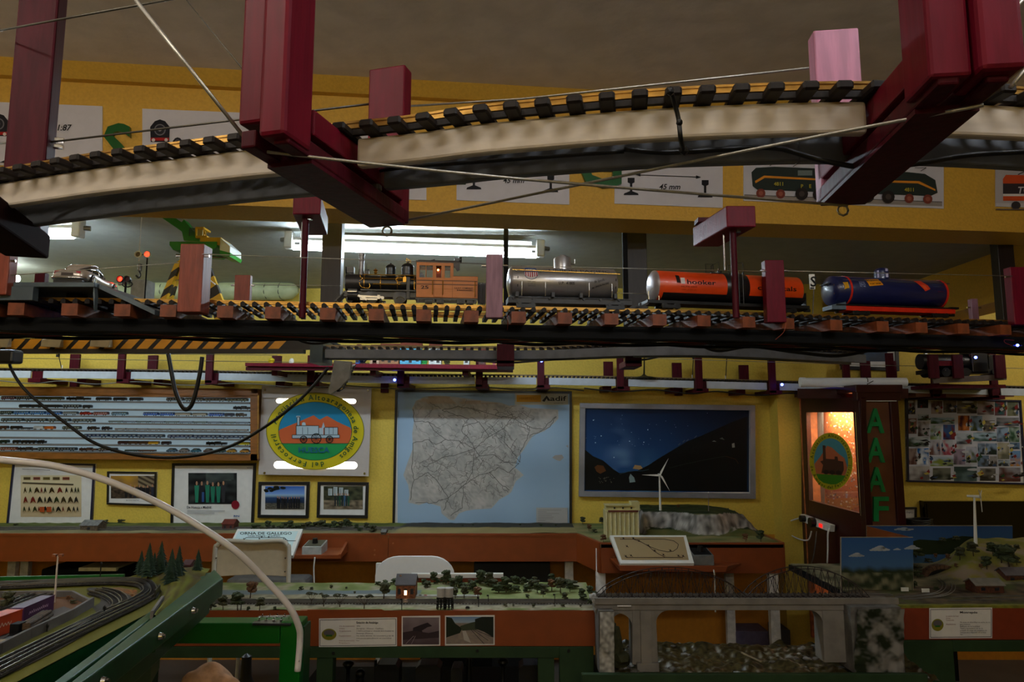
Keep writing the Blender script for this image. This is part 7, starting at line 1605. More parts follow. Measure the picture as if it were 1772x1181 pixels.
# panels fixed on the fascia
def card(x0,x1,y0,y1,Y,label,sk=0):
    t=thing('fascia_card',label,'card',P(x0,y1,Y));MB().hexa([P(x0,y1,Y),P(x1,y1+sk,Y),P(x1,y1+sk,Y+.0025),P(x0,y1,Y+.0025),P(x0,y0,Y),P(x1,y0+sk,Y),P(x1,y0+sk,Y+.0025),P(x0,y0,Y+.0025)]).build('card',PAPER,t);return t,Art(Yplane(Y-.0004),.0002)
def infocard(x0,x1,y0,y1,Y,title,lines,label,sk):
    t,a=card(x0,x1,y0,y1,Y,label,sk);w_,h_=x1-x0,y1-y0
    a.line([(x0+2,y0+2.5),(x1-2,y0+2.5+sk),(x1-2,y1-2.5+sk),(x0+2,y1-2.5)],.9,'4a4650',True)
    a.ell(x0+w_*.13,y0+h_*.55,w_*.095,h_*.2,'7a7420',24);a.ell(x0+w_*.13,y0+h_*.5,w_*.07,h_*.11,'5a5458',20);a.rect(x0+w_*.09,y0+h_*.56,x0+w_*.17,y0+h_*.62,'2c5a24')
    a.text(title,x0+w_*.48,y0+h_*.17,h_*.07,'2a2428',w_*.28,bold=True)
    for i,(l1,l2)in enumerate(lines):
        y=y0+h_*(.28+.66*i/len(lines))
        if l1:a.text(l1,x0+w_*.26,y,h_*.045,'8a5450',min(w_*.20,w_*.012*len(l1)))
        if l2:a.text(l2,x0+w_*.48,y,h_*.045,'4a4448',min(w_*.48,w_*.0125*len(l2)))
    a.build('print',parent=t)
infocard(552,687,1071,1121,YF-.0035,'Estación de Anzánigo',[('Año de construcción:','1896'),('Línea:','Zaragoza - Huesca - Canfranc'),('Arquitectura:','1: Edificio principal en dirección de la localidad de'),('','Anzánigo (Huesca)'),('Equipamiento:','Vía doble directa, vía secundaria y vía de'),('','mercancías para almacén en maniobras'),('Escala de construcción:','Hon'),('Propietario:','')],'white card headed Estación de Anzánigo with a round emblem on the fascia',-2)
t,a=card(695,762,1067,1119,YF-.0035,'small sepia photo of a dark steam train on the front fascia',-1)
smear(a,697,1069,760,1116,lambda u_,v_:lerp3(hx('7a6c70'),hx('4c3e44'),v_*1.1+.3*nz(u_,v_,4)),20,16);a.poly([(715,1087),(728,1082),(740,1078),(748,1084),(740,1086),(730,1092),(736,1102),(722,1102),(714,1096)],'2a2024');a.poly([(697,1095),(715,1092),(742,1096),(760,1092),(760,1104),(697,1108)],'35282c');a.line([(702,1115),(716,1101)],.8,'8a7c80');a.line([(712,1115),(719,1101)],.8,'8a7c80');a.build('print',parent=t)
t,a=card(770,856,1066,1118,YF-.0035,'small colour photo of curving rails beside trees on the front fascia',-1)
smear(a,772,1068,854,1115,lambda u_,v_:lerp3(hx('6a88ac'),hx('a4b0b8'),v_*3)if v_<.25 else lerp3(hx('8c8070'),hx('7a6c68'),.5+nz(u_,v_,12)),30,20)
a.poly([(772,1068),(782,1070),(788,1080),(800,1088),(796,1096),(772,1104)],'1c2418');a.poly([(796,1084),(815,1078),(825,1076),(828,1090),(800,1092)],'3a4030');a.poly([(822,1072),(834,1068),(854,1068),(854,1104),(838,1094),(822,1088)],'1a201c')
for k in range(3):a.line([(815+k*3,1090),(838+k*7,1115-k*6)],1,'3a3436')
a.poly([(800,1092),(806,1092),(815,1113),(803,1108)],'a8a098');a.build('print',parent=t)
# dark model engines stored on the lower shelf
t0=thing('lower_shelf','dark lower shelf under the front station layout','shelf',(0,YF+.15,.48));MB().box((P(500,1170,YF).x,YF+.06,.49),(P(965,1170,YF).x,YF+.40,.51)).build('shelf_board',DARK,t0)
DKM=mat('dark_stored_metal','0e0f12',.4,.2)
for i,(x0,x1,yt,kd,l)in enumerate(((588,608,1150,'f','black funnel-topped stored model boiler, leftmost under the front layout'),(648,690,1151,'e','dark stored model engine left of the middle under the front layout'),(719,762,1152,'v','dark stored model van in the middle under the front layout'),(780,800,1157,'v','small dark stored model box under the front layout'),(806,815,1145,'p','thin black stored chimney under the front layout'),(860,880,1146,'f','black onion-shaped stored chimney under the front layout'),(898,950,1152,'v','wide dark stored model coach at the right under the front layout'),(611,628,1164,'d','dark domed stored part beside the leftmost boiler'))):
    Y=YF+.12;a_,b_=P(x0,1170,Y).x,P(x1,1170,Y).x;zt_=P(x0,yt,Y).z;t=thing('stored_model',l,'stored model',((a_+b_)/2,Y,.51));m_=(a_+b_)/2;w_=b_-a_
    if kd=='f':MB().lathe([(w_*.35,.51),(w_*.15,.54),(w_*.17,zt_-w_*.7),(w_*.5,zt_-w_*.3),(w_*.45,zt_-.006),(w_*.2,zt_)],(m_,Y+.04,0),'z',18).build('funnel',DKM,t,0,'auto')
    elif kd=='p':MB().cyl((m_,Y+.04,.51),(m_,Y+.04,zt_),w_/2,n=14).build('pipe',DKM,t,0,'auto')
    elif kd=='d':MB().ball((m_,Y+.04,zt_-w_/2),w_/2,2).cyl((m_,Y+.04,.51),(m_,Y+.04,zt_-w_*.5),w_*.4,n=14).build('dome',DKM,t,0,'auto')
    else:
        MB().prism([(a_,Y,.53),(b_,Y,.53),(b_,Y,zt_-.012),(b_-w_*.15,Y,zt_),(a_+w_*.15,Y,zt_),(a_,Y,zt_-.012)],(0,.08,0)).build('body',DKM,t)
        for q_ in(.2,.8):MB().cyl((a_+w_*q_,Y-.002,.525),(a_+w_*q_,Y+.006,.525),.015,n=12).build('wheel',DKM,t)
        if kd=='e':MB().cyl((a_-.004,Y+.04,.56),(a_-.004,Y+.04,zt_+.005),.006,n=10).build('chimney',DKM,t)
# ------------------------------------------------------------------ viaduct
YV=2.60;CON_=mat('grey_model_concrete','7c766e',.85,var=.12,scale=16,bump=.2)
def vx(px,py=1080):return P(px,py,YV).x
def vz(py):return P(1250,py,YV).z
t=thing('viaduct','grey concrete model viaduct with arches joining the two front layouts','model bridge',(vx(1280),YV,.62))
TH=.085
xs_,xe=vx(1030),vx(1556)
MB().box((xs_,YV,vz(1057)),(xe,YV+TH,vz(1044))).build('deck',CON_,t,bevel=.002)
MB().box((xs_,YV-.008,vz(1046)),(xe,YV+.004,vz(1035))).build('parapet',CON_,t,bevel=.001);MB().box((xs_,YV+TH,vz(1050)),(xe,YV+TH+.008,vz(1038))).build('parapet',CON_,t)
zb0=vz(1152)
def pier(a_,b_,zlo,flare=0):
    MB().hexa([(vx(a_)-flare,YV+.004,zlo),(vx(b_)+flare,YV+.004,zlo),(vx(b_)+flare,YV+TH-.004,zlo),(vx(a_)-flare,YV+TH-.004,zlo),(vx(a_),YV+.004,vz(1057)),(vx(b_),YV+.004,vz(1057)),(vx(b_),YV+TH-.004,vz(1057)),(vx(a_),YV+TH-.004,vz(1057))]).build('pier',CON_,t,bevel=.002)
pier(1095,1136,zb0,.004);pier(1425,1465,vz(1148),.002)
MB().box((vx(1108),YV-.004,zb0),(vx(1127),YV+.006,vz(1057))).build('pilaster',CON_,t,bevel=.001)
MB().box((vx(1100),YV-.012,vz(1162)),(vx(1138),YV+TH,zb0+.01)).build('pier_foot',CON_,t,bevel=.002)
def spand(xc,xw,zt_,rad,side): # fills the corner beneath the deck with a quarter curve
    s=1 if side=='l' else-1;zt2=zt_+.012;pts_=[V((xc-s*.004,YV+.006,zt2)),V((xc-s*.004,YV+.006,zt_-rad))]+[V((xc+s*rad*(1-math.cos(R(q_))),YV+.006,zt_-rad+rad*math.sin(R(q_))))for q_ in range(0,91,10)]+[V((xc+s*rad,YV+.006,zt2))]
    MB().prism(pts_,(0,TH-.012,0)).build('arch_haunch',CON_,t)
rd=.045
spand(vx(1136),0,vz(1058),rd,'l');spand(vx(1425),0,vz(1058),rd,'r')
zo=vz(1063);spand(vx(1095),0,zo,.05,'r');spand(vx(1058),0,zo,.04,'l')
MB().box((xs_,YV+.005,vz(1063)),(vx(1100),YV+TH-.005,vz(1056))).build('haunch_beam',CON_,t)
MB().box((vx(1465),YV+.005,vz(1068)),(vx(1500),YV+TH-.005,vz(1056))).build('haunch_beam',CON_,t);MB().box((vx(1488),YV+.01,vz(1150)),(vx(1500),YV+TH-.01,vz(1060))).build('abutment',CON_,t)
zr=vz(1036)+.002
for yy in(YV+.028,YV+.045):MB().box((xs_,yy,zr),(xe,yy+.003,zr+.004)).build('rail',mat('model_rail','6c6864'),t)
MB().box((vx(1068),YV-.011,vz(1049)),(vx(1092),YV-.008,vz(1047))).build('name_plate',PAPER,t)
# truss spans
RU=mat('rusty_thin_iron','2a1a12',.6,var=.2)
def truss(px0,px1,n,hpx,yy,zb_,label):
    t=thing('model_truss',label,'model truss',(vx((px0+px1)/2),yy,zb_),'iron trusses on the viaduct')
    x0,x1=vx(px0),vx(px1);H=hpx*YV/F;g=MB()
    def hh_(k):return H*(1-(2*k/n-1)**2)**.8 if 0<k<n else 0
    for s in(0,.05):
        top=[V((x0+(x1-x0)*k/n,yy+s,zb_+hh_(k)))for k in range(n+1)]
        MB().tube(top,.0016,5).build('top_chord',RU,t);MB().cyl((x0,yy+s,zb_),(x1,yy+s,zb_),.0016,n=5).build('bottom_chord',RU,t)
        for k in range(1,n):MB().cyl((top[k].x,yy+s,zb_),top[k],.0010,n=4).build('vertical',RU,t)
        for k in range(n):
            a_,b_=(k,k+1)if k%2 else(k+1,k)
            MB().cyl((x0+(x1-x0)*a_/n,yy+s,zb_),top[b_],.0010,n=4).build('diagonal',RU,t)
truss(1036,1296,22,44,YV+.01,zr,'long rusty iron arched truss on the left of the viaduct');truss(1296,1510,18,46,YV+.01,zr,'dark iron arched truss on the right of the viaduct')
g=MB();k=vx(1050)
while k<vx(1510):g.box((k,YV-.002,zr-.002),(k+.004,YV+.07,zr+.003));k+=.020
g.build('bridge_sleepers',RU,t,kind='stuff')
# river bed and rock sides
t=thing('river_bed','rocky brown and white river bed beneath the viaduct','scenery',(vx(1280),2.8,.6))
YR0,YR1=2.50,Pz(1250,1107,.665).y;xr0,xr1=xF1+.005,P(1554,1100,2.75).x
def hRv(x,y):v_=(y-YR0)/(YR1-YR0);e=abs((x-(xr0+xr1)/2)/((xr1-xr0)/2));return .638+.020*nz(x,y,14,1)+.012*nz(x,y,40,6)+.010*v_+.03*max(0,e-.8)*4
def cRv(u_,v_):n1=nz(u_*60,v_*26,1,3);n2=nz(u_*18,v_*7,1,8);c=lerp3(hx('1c180c'),hx('4c4226'),.5+n1+.5*nz(u_*160,v_*70,1,5));return lerp3(c,hx('8c8a84'),max(0,n1*2.2+n2-.75))if n1+n2>.45 else lerp3(c,hx('3a2c14'),max(0,min(1,n2*2)))
terrain('river_surface',xr0,xr1,YR0,YR1,190,60,hRv,cRv,t,artmat('wet_river',.28))
MB().box((xr0,YR0+.03,.45),(xr1,YR1,.605)).build('river_base',DULLG,t)
MB().box((vx(1000),YR0-.02,.35),(P(1600,1170,2.5).x,YR0+.002,P(1250,1168,2.48).z)).build('front_beam',DULLG,t,bevel=.002)
MB().bar(Pz(1283,1130,.668),Pz(1318,1146,.66),.006,.004).build('driftwood',mat('pale_driftwood','8a7c60',.7),t)
rr=random.Random(31)
for k in range(70):
    px,py=rr.choice(((rr.uniform(1065,1110),rr.uniform(1112,1162)),(rr.uniform(1140,1460),rr.uniform(1108,1168)),(rr.uniform(1370,1470),rr.uniform(1102,1135))))
    c=Pz(px,py,.66)
    if c.y<YR1-.01:MB().ball((c.x,c.y,hRv(c.x,c.y)),rr.uniform(.004,.014),1,.3,(1.3,1,.6)).build('stone',mat(('pale_river_stone','grey_river_stone')[k%2],('8c8a86','5a554c')[k%2],.6,var=.2),t)
def rockwall(name,label,pts_,Y,th,cols,seed=1):
    """rough plaster wall: grid between two pixel edges"""
    t=thing(name,label,'scenery',P(pts_[0][0],pts_[1][1],Y));x0,y0,x1,y1=pts_[0][0],pts_[0][1],pts_[1][0],pts_[1][1]
    def f_(u_,v_):p=P(x0+(x1-x0)*u_,y0+(y1-y0)*v_,Y);n1=nz(p.x,p.z,14,seed)+.5*nz(p.x,p.z,36,seed+2);return V((p.x,Y-.02*n1-.012,p.z))
    a=Art(lambda u_,v_,l:f_(u_,v_),0)
    a.grid(0,0,1,1,46,60,lambda u_,v_:cols(u_,v_));o=a.build('rock_face',artmat('scenery_ground',.9),parent=t);o.data.shade_smooth()
    MB().box(P(x0,y1,Y+.004),V((P(x1,y0,Y).x,Y+th,P(x0,y0,Y).z))).build('rock_body',mat('grey_plaster_rock','6c6862',.9,var=.2,scale=20,bump=.4),t);return t
rockwall('rock_side','pale grey plaster rock wall at the left foot of the viaduct',((1037,1058),(1062,1166)),2.56,.12,lambda u_,v_:lerp3(hx('76746e'),hx('b4b0a8'),.5+nz(u_*2,v_*8,2,3)),4)
rockwall('rock_side','grey and mossy plaster rock wall at the right foot of the viaduct',((1478,1052),(1560,1166)),2.545,.12,lambda u_,v_:lerp3(hx('1e2412'),hx('7c7872'),max(0,min(1,.1+u_*.7+1.4*nz(u_*3,v_*4,1.3,3)+.6*nz(u_*9,v_*14,1.3,3)))),9)
MB().ball(P(1063,1120,2.66),.03,2,.3,(1,1,2.2)).ball(P(1072,1140,2.66),.035,2,.3).ball(P(1060,1090,2.68),.02,2,.3,(.7,1,2)).build('moss_clump',FOL,label='dark mossy clump on the bank left of the first pier',cat='moss')
rr=random.Random(9)
for k,(px,py,r_)in enumerate(((1040,1052,9),(1033,1043,8),(1046,1061,7),(1026,1034,7))):
    MB().ball(P(px,py,2.62),r_*2.6/F,2,.25).build('white_rock',mat('white_plaster_rock','b4b4b2',.8,var=.2,scale=30,bump=.4),label='white plaster rock at the left head of the viaduct, %s from the front'%ORD[(2,1,3,0).index(k)if k in(2,1,3,0)else 0],cat='rock',group='white rocks at the viaduct head')
plant([(1010,1040,12,'s'),(1022,1046,12,'s'),(1030,1036,12,'g')],lambda x,y:Pz(x,y,.85),'at the left head of the viaduct','shrubs at the viaduct head')
# ------------------------------------------------------------------ right layout with painted sky
xR0,xR1=P(1455,1000,3.0).x,2.9
yr=Pz(1660,1050,ZF).y;xRf=Pz(1560,1052,ZF).x
t=thing('hill_layout','right front layout with hill, tunnel and brown model houses','table',(xRf+.5,yr,0))
zr0=P(1660,1108,yr).z
MB().box((xRf,yr,zr0),(xR1,yr+.018,ZF-.002)).build('fascia',mat('dark_rust_fascia','7c2c10',.55,var=.05),t,bevel=.001)
MB().box((xRf,yr-.002,ZF-.006),(xR1,yr+.02,ZF+.004)).build('grass_edge',mat('yellow_grass','7c7a1c',.8,var=.2),t)
MB().box((xRf,yr-.004,.3),(P(1650,1140,yr).x,yr+.03,zr0-.001)).build('end_board',DULLG,t,bevel=.002);MB().box((P(1650,1140,yr).x,yr-.004,P(1660,1128,yr).z),(xR1,yr+.03,zr0-.001)).build('cross_beam',DULLG,t,bevel=.002)
MB().box((xR0,yr+.02,ZF-.03),(xR1,3.56,ZF-.004)).build('base_board',DARK,t)
for x in(xRf+.04,2.4):MB().box((x,yr+.03,0),(x+.06,yr+.09,ZF-.03)).build('leg',DULLG,t)
def pxof(x,y):return 886+x/y*F*.965
def hG(x,y):
    u_=(pxof(x,y)-1600)/150.;v_=(y-yr)/(3.55-yr);k=max(0,min(1,(v_-.28)/.55));s_=max(0,min(1,1.6*u_+.5));k=k*k*(3-2*k)*s_*s_*(3-2*s_)
    return ZF+.003+.122*k+(.012*nz(x,y,9,2)*min(1,k*3))+.004*nz(x,y,14)
def cG(u_,v_):
    x=xR0+u_*(xR1-xR0);y=yr+.02+v_*(3.54-yr);h_=hG(x,y)-ZF;n1=nz(x,y,10,4);n2=nz(x,y,30,2)
    if h_<.02:return lerp3(lerp3(hx('3c3228'),hx('6a5a44'),.5+n2),hx('4a5228'),max(0,n1*2))if v_<.38 else lerp3(hx('4a4a34'),hx('8c8468'),.5+n1+n2*.5)
    return lerp3(lerp3(hx('6c6c2c'),hx('8c8034'),.5+n1),hx('8c7c68'),max(0,min(1,(n2+n1)*2-.1)))
terrain('landscape',xR0,xR1,yr+.02,3.55,120,60,hG,cG,t)
tr_=[Pz(x,y,ZF+.010)for x,y in((1560,1037),(1600,1034),(1630,1030),(1645,1022),(1646,1012),(1635,1002))];tr_=smooth(tr_,6)
for o_ in(-.012,.0,.022,.034):MB().tube(offset(tr_,o_,.0),.0014,4).build('rail',mat('model_rail','6c6864'),t)
for px0,py0,px1,py1 in((1640,1040,1772,1036),(1650,1034,1772,1030)):MB().cyl(Pz(px0,py0,ZF+.011),Pz(px1+60,py1,ZF+.011),.0016,n=4).build('rail',mat('model_rail','6c6864'),t)
# tunnel
c=Pz(1632,1000,ZF);t=thing('tunnel_portal','brown arched model tunnel mouth in the hill','model tunnel',c)
for i in range(13):
    a0,a1=R(180*i/13+1),R(180*(i+1)/13-1);ro,ri=.088,.066
    MB().prism([c+V((ri*math.cos(a0),0,ri*.55*math.sin(a0))),c+V((ro*math.cos(a0),0,ro*.62*math.sin(a0))),c+V((ro*math.cos(a1),0,ro*.62*math.sin(a1))),c+V((ri*math.cos(a1),0,ri*.55*math.sin(a1)))],(0,.03,0)).build('arch_stone',mat('brown_arch_stone','6c4c34',.8,var=.3,scale=50),t)
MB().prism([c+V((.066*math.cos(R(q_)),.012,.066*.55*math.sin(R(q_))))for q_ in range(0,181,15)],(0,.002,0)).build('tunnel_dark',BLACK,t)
MB().box(c+V((.075,-.005,-.01)),c+V((.16,.03,.045))).build('wing_wall',mat('brown_arch_stone','6c4c34'),t)
# backdrops
def backdrop(c,label,art):
    n=(c[1]-c[0]).cross(c[3]-c[0]).normalized();n=n if n.dot(EYE-c[0])>0 else-n
    t=thing('sky_backdrop',label,'backdrop',c[0],'painted sky boards of the right layout');MB().prism(c,-n*.006).build('panel',mat('pale_board_edge','9a8c78',.6),t)
    a=Art(lambda x,y,l:onplane(x,y,c[0],n)+n*(l+.0006));art(a);a.build('painted_sky',parent=t)
def sky1(a):
    a.grid(1456,931,1580,1030,24,40,lambda u_,v_:lerp3(lerp3(hx('2c548c'),hx('4a6c90'),v_*1.3),hx('2a3420'),max(0,min(1,(v_-.50+.06*nz(u_*9,0,1))*12)))if v_<.62 else lerp3(hx('2a3420'),hx('7c7860'),max(0,min(1,.3+1.5*nz(u_*9,v_*8,1)))))
    for cx_,cy_,s_ in((1522,950,1.3),(1482,961,1.0),(1578,948,1.0),(1552,951,.5)):
        for dx,dy,r_ in((0,0,6),(-6,1,4),(6,1,4),(-11,2,2.2),(11,1.5,2.2),(1,-2,4)):a.ell(cx_+dx*s_,cy_+dy*s_,r_*1.3*s_,r_*.55*s_,'a8b0bc',14);a.l-=1
    a.l+=1
c=[P(1455,1036,3.0),P(1581,1030,3.0),P(1580,930,3.0),P(1455,930,3.0)];backdrop(c,'painted sky board with small clouds at the left front of the right layout',sky1)
def sky2(a):
    a.grid(1500,911,1752,975,30,16,lambda u_,v_:lerp3(hx('2c5088'),hx('44688c'),v_))
    for dx,dy,r_ in((0,0,6),(-8,0,4),(8,1,4),(-14,1,2.5),(14,.5,2.5)):a.ell(1564+dx,916+dy,r_*1.3,r_*.5,'9aa8b8',14);a.l-=1
    a.l+=1;a.poly([(1570,940),(1590,934),(1625,936),(1640,932),(1665,928),(1690,930),(1710,938),(1710,960),(1570,960)],'26301c')
c=[P(1500,1000,3.56),P(1752,1000,3.56),P(1752,910,3.56),P(1500,910,3.56)];backdrop(c,'long painted sky board at the rear of the right layout',sky2)
MB().prism([P(1502,1000,3.555),P(1502,911,3.555),P(1572,929,3.01),P(1572,1000,3.01)],(-.006,0,0)).build('side_board',RUST,label='slanting rust-brown board joining the two painted sky boards',cat='board')
# ridge rocks, trees, houses, turbine
def zG(px,py,Y):p=P(px,py,Y);return V((p.x,Y,hG(p.x,Y)-.002))
def onG(px,py): # march along the ray to the hill surface
    d=ray(px,py);y=2.7
    while y<3.54:
        p=EYE+d*(y/d.y)
        if p.z<=hG(p.x,p.y):return p
        y+=.01
    return EYE+d*(3.5/d.y)
plant([(1661,971,20,'b'),(1685,964,21,'b'),(1719,964,20,'g'),(1708,988,20,'g'),(1733,975,26,'g'),(1747,986,34,'g'),(1641,971,10,'r'),(1620,968,8,'r'),(1760,980,14,'b'),(1655,984,7,'r'),(1698,986,8,'r'),(1608,975,9,'o'),(1590,990,12,'o'),(1585,965,20,'s'),(1588,1000,14,'s'),(1583,1018,12,'s'),(1620,1022,7,'s'),(1760,952,9,'o'),(1630,938,8,'o'),(1655,936,9,'o')],onG,'on the hill of the right layout','trees of the right layout')
for x0,x1,y,h_,l,wm,rm in((1690,1738,1027,20,'brown brick model shed with a pale roof at the front of the right layout',mat('dark_model_brick','5c3018',.8,var=.25,scale=120),mat('pale_grey_roof','7a7468',.7)),(1742,1785,1012,24,'brown model house with a grey-violet roof at the right edge',mat('dark_model_brick','5c3018'),mat('violet_slate','5c5254',.7)),(1678,1722,1006,12,'long low brown model building behind the pale-roofed shed',mat('dark_model_brick','5c3018'),mat('olive_roof','6c6a34',.8))):
    house(x0,x1,y,h_,.07,zf,l,wm,rm,wins=2)
for px,py,l in((1596,1026,'tiny white model wall gate at the front of the right layout'),(1560,1024,'tiny white model cart at the left of the right layout')):
    c=zf(px,py);t=thing('tiny_model',l,'model',c);MB().box(c,c+V((.03,.004,.012))).box(c+V((.0,-.001,.012)),c+V((.03,.005,.015))).build('body',WHITE,t)
turbine(1688,943,861,3.4,.935,'white model wind turbine standing on the hill of the right layout',(150,20,282),.9,.075)
infocard(1608,1717,1053,1106,yr-.0035,'Monrepós',[('La estación de Canal',''),('Línea:',''),('Construido:',''),('','Vía única sin electrificar en ancho de vía'),('Arquitectura:','para maquetas'),('','Edificios de la localidad'),('','Túnel y apartadero con la vía'),('','y muelle de carga con cargadero de'),('','mercancías y depósito de la línea'),('','Hon')],'white text card with a round yellow emblem on the right fascia',-1)
# ------------------------------------------------------------------ left layout on a green enamelled stand
ZL=1.14
BAL=mat('grey_ballast','3c3936',.85,var=.2,scale=60)
t=thing('yard_layout','left model railway yard with curved tracks, framed by dark green timber','table',Pz(120,1100,ZL))
zl=lambda x,y,dz=0:Pz(x,y,ZL+dz)
base=[(-90,1010),(60,1005),(200,1000),(250,1002),(274,1012),(283,1036),(268,1056),(140,1122),(0,1196),(-100,1250)]
MB().prism([zl(*p)+V((0,0,-.15))for p in base],(0,0,.148)).build('layout_box',GREEND,t)
a=Art(lambda x,y,l:Pz(x,y,ZL+l),.0005)
def lin(pts,n=8):return[(p.x,p.y)for p in smooth([V((x,y,0))for x,y in pts],n)]
a.poly(base,'62601a')
rr=random.Random(2)
def blob(x,y,r_,c):a.poly([(x+r_*2.2*math.cos(q_*.7+.3)*rr.uniform(.7,1.1),y+r_*.7*math.sin(q_*.7+.3)*rr.uniform(.7,1.1))for q_ in range(9)],c)
a.poly([(-80,1024),(125,1022),(157,1043),(132,1058),(60,1058),(-80,1062)],'6a4a30')
a.poly([(172,1020),(205,1017),(232,1022),(240,1030),(236,1042),(215,1045),(196,1032)],'7a5a34')
for k in range(120):blob(rr.uniform(178,236),rr.uniform(1020,1036),rr.uniform(.6,1.5),rr.choice(('a0642c','8c5424','6a3c1c')));a.l-=1
a.l+=1
a.poly(lin([(-80,1140),(0,1120),(60,1090),(140,1060),(175,1040),(150,1020),(175,1018),(215,1026),(236,1042),(220,1056),(180,1080),(100,1125),(0,1175),(-80,1215)],4),'45413d')
a.poly([(-80,1130),(0,1100),(60,1068),(110,1050),(128,1056),(118,1066),(50,1100),(0,1128),(-80,1165)],'5c5856')
a.poly([(-80,1184),(-60,1150),(0,1118),(60,1100),(110,1080),(160,1052),(168,1062),(150,1078),(90,1106),(30,1132),(-30,1160)],'5c5c20')
a.build('ground_print',artmat('scenery_ground',.9),parent=t)
RLS=mat('steel_model_rail','a09c98',.3,.9)
def mtrack(pts,dz=.004,w_=.0125,sl=True):
    c=smooth([zl(x,y,dz)for x,y in pts],8);o_=MB();ribbon(o_,c,w_*1.8,.004);o_.build('track_bed',BAL,t)
    for s in(-1,1):m_=MB();ribbon(m_,[p+V((0,0,.005))for p in offset(c,s*w_/2)],.0015,.0035);m_.build('rail',RLS,t)
    g=MB()
    for p,d in resample(c,.0075):n=V((-d.y,d.x,0));g.bar(p+n*w_*.8+V((0,0,.0022)),p-n*w_*.8+V((0,0,.0022)),.0025,.0016)
    g.build('sleepers',TIE,t,kind='stuff')
mtrack([(-70,1184),(0,1150),(90,1106),(180,1063),(230,1041),(252,1026),(248,1015),(225,1010),(180,1009),(120,1011),(40,1015),(-60,1019)],.006)
mtrack([(-70,1200),(0,1165),(90,1118),(190,1070),(242,1045),(265,1029),(260,1013),(235,1006),(180,1005),(100,1008),(-60,1014)],.006)
mtrack([(20,1150),(90,1112),(150,1080),(190,1060),(200,1046),(186,1034),(160,1026)],.004)
mtrack([(60,1128),(130,1090),(180,1062),(212,1048),(214,1038),(200,1028),(172,1022)],.004)
mtrack([(-60,1080),(0,1062),(50,1042),(90,1030)],.004);mtrack([(-60,1070),(0,1052),(40,1036),(70,1028)],.004)
def wallseg(pts,h_,nm='retaining_wall'):
    for p,q_ in zip(pts[:-1],pts[1:]):A_,B_=zl(*p),zl(*q_);MB().bar(A_+V((0,0,h_/2)),B_+V((0,0,h_/2)),.006,h_).build(nm,mat('grey_model_wall','6a6664',.8,var=.15,scale=20),t,bevel=.001)
wallseg([(-80,1170),(0,1136),(50,1110),(125,1074),(160,1052)],.022);wallseg([(160,1052),(125,1034),(60,1034),(-60,1036)],.014)
wallseg([(262,1076),(281,1048)],.02)
MB().bar(zl(-80,1006),zl(215,1000),.008,.016).build('rear_rim',mat('bright_green_rim','12601e',.4),t)
# grassy bank between the tracks and the frame
E0=[(222,999),(262,1004),(280,1024),(276,1046),(262,1076)];E1=[(364,984),(352,1000),(330,1020),(304,1044),(272,1074)]
def bank(u_,v_):
    k=v_*4;i=min(3,int(k));f_=k-i;p=V(E0[i]).lerp(V(E0[i+1]),f_);q_=V(E1[i]).lerp(V(E1[i+1]),f_);m_=p.lerp(q_,u_)
    r_=Pz(m_.x,m_.y,ZL+.004);r_.z+=.012*math.sin(math.pi*min(1,max(0,u_)))+.004*nz(r_.x,r_.y,25);return r_
a=Art(lambda x,y,l:bank(x,y),0);a.grid(0,0,1,1,40,30,lambda u_,v_:lerp3(hx('4a3c14'),hx('6c6e1c'),max(0,min(1,.3+v_*.5+nz(u_*6,v_*6,1)))))
o=a.build('grass_bank',artmat('scenery_ground',.9),parent=t);o.data.shade_smooth()
bk=[bank(1,v_/8)for v_ in range(9)];MB().prism([bank(0,0)+V((0,0,-.06))]+[p+V((0,0,-.06))for p in bk]+[bank(0,1)+V((0,0,-.06))],(0,0,.05)).build('bank_base',GREEND,t)
# frame timbers
def timber(px4,z,h_,nm='frame_timber',m=GREEND,e=.35):
    A_,B_,C_,D_=[Pz(x,y,z)for x,y in px4];C_=C_+(C_-B_)*e;D_=D_+(D_-A_)*e;dn=V((0,0,-h_))
    MB().hexa([A_+dn,B_+dn,C_+dn,D_+dn,A_,B_,C_,D_]).build(nm,m,t,bevel=.003)
timber([(371,985),(386,1001),(146,1178),(126,1178)],1.152,.042)
timber([(352,990),(366,993),(118,1178),(96,1178)],1.144,.10)
for x,y in((334,1060),(277,1105),(178,1177)):
    A_,B_=Pz(386,1001,1.152),Pz(146,1178,1.152);d=(B_-A_).normalized();n=V((-d.y,d.x,0));n=n if n.dot(EYE-A_)>0 else-n
    p=onplane(x,y-18,A_+n*.001,n);p.z=1.131;s_=(p-A_).dot(d);p=A_+d*s_+n*.001;p.z=1.131
    MB().cyl(p,p+n*.006,.0075,.006,12).build('bolt',CHROME,t,0,'auto');MB().cyl(p+n*.006,p+n*.010,.004,n=6).build('nut',CHROME,t)
# trees on the bank
def onbank(px,py):
    p=Pz(px,py,ZL+.006);return p
plant([(243,996,36,'c'),(256,1002,52,'c'),(277,996,50,'c'),(295,1014,54,'c'),(308,1004,50,'c'),(342,990,34,'c'),(266,992,30,'c')],onbank,'on the yard layout bank','fir trees on the yard layout')
t2,*_=house(316,330,988,14,.03,zl,'small red-brown model hut among the fir trees',mat('maroon_hut','5c2420',.7),mat('maroon_roof','4a1c1c',.7),wins=1)
plant([(38,1040,10,'o'),(118,1042,9,'r'),(128,1046,8,'o'),(12,1058,26,'b')],zl,'beside the sidings of the yard layout','shrubs of the yard layout')
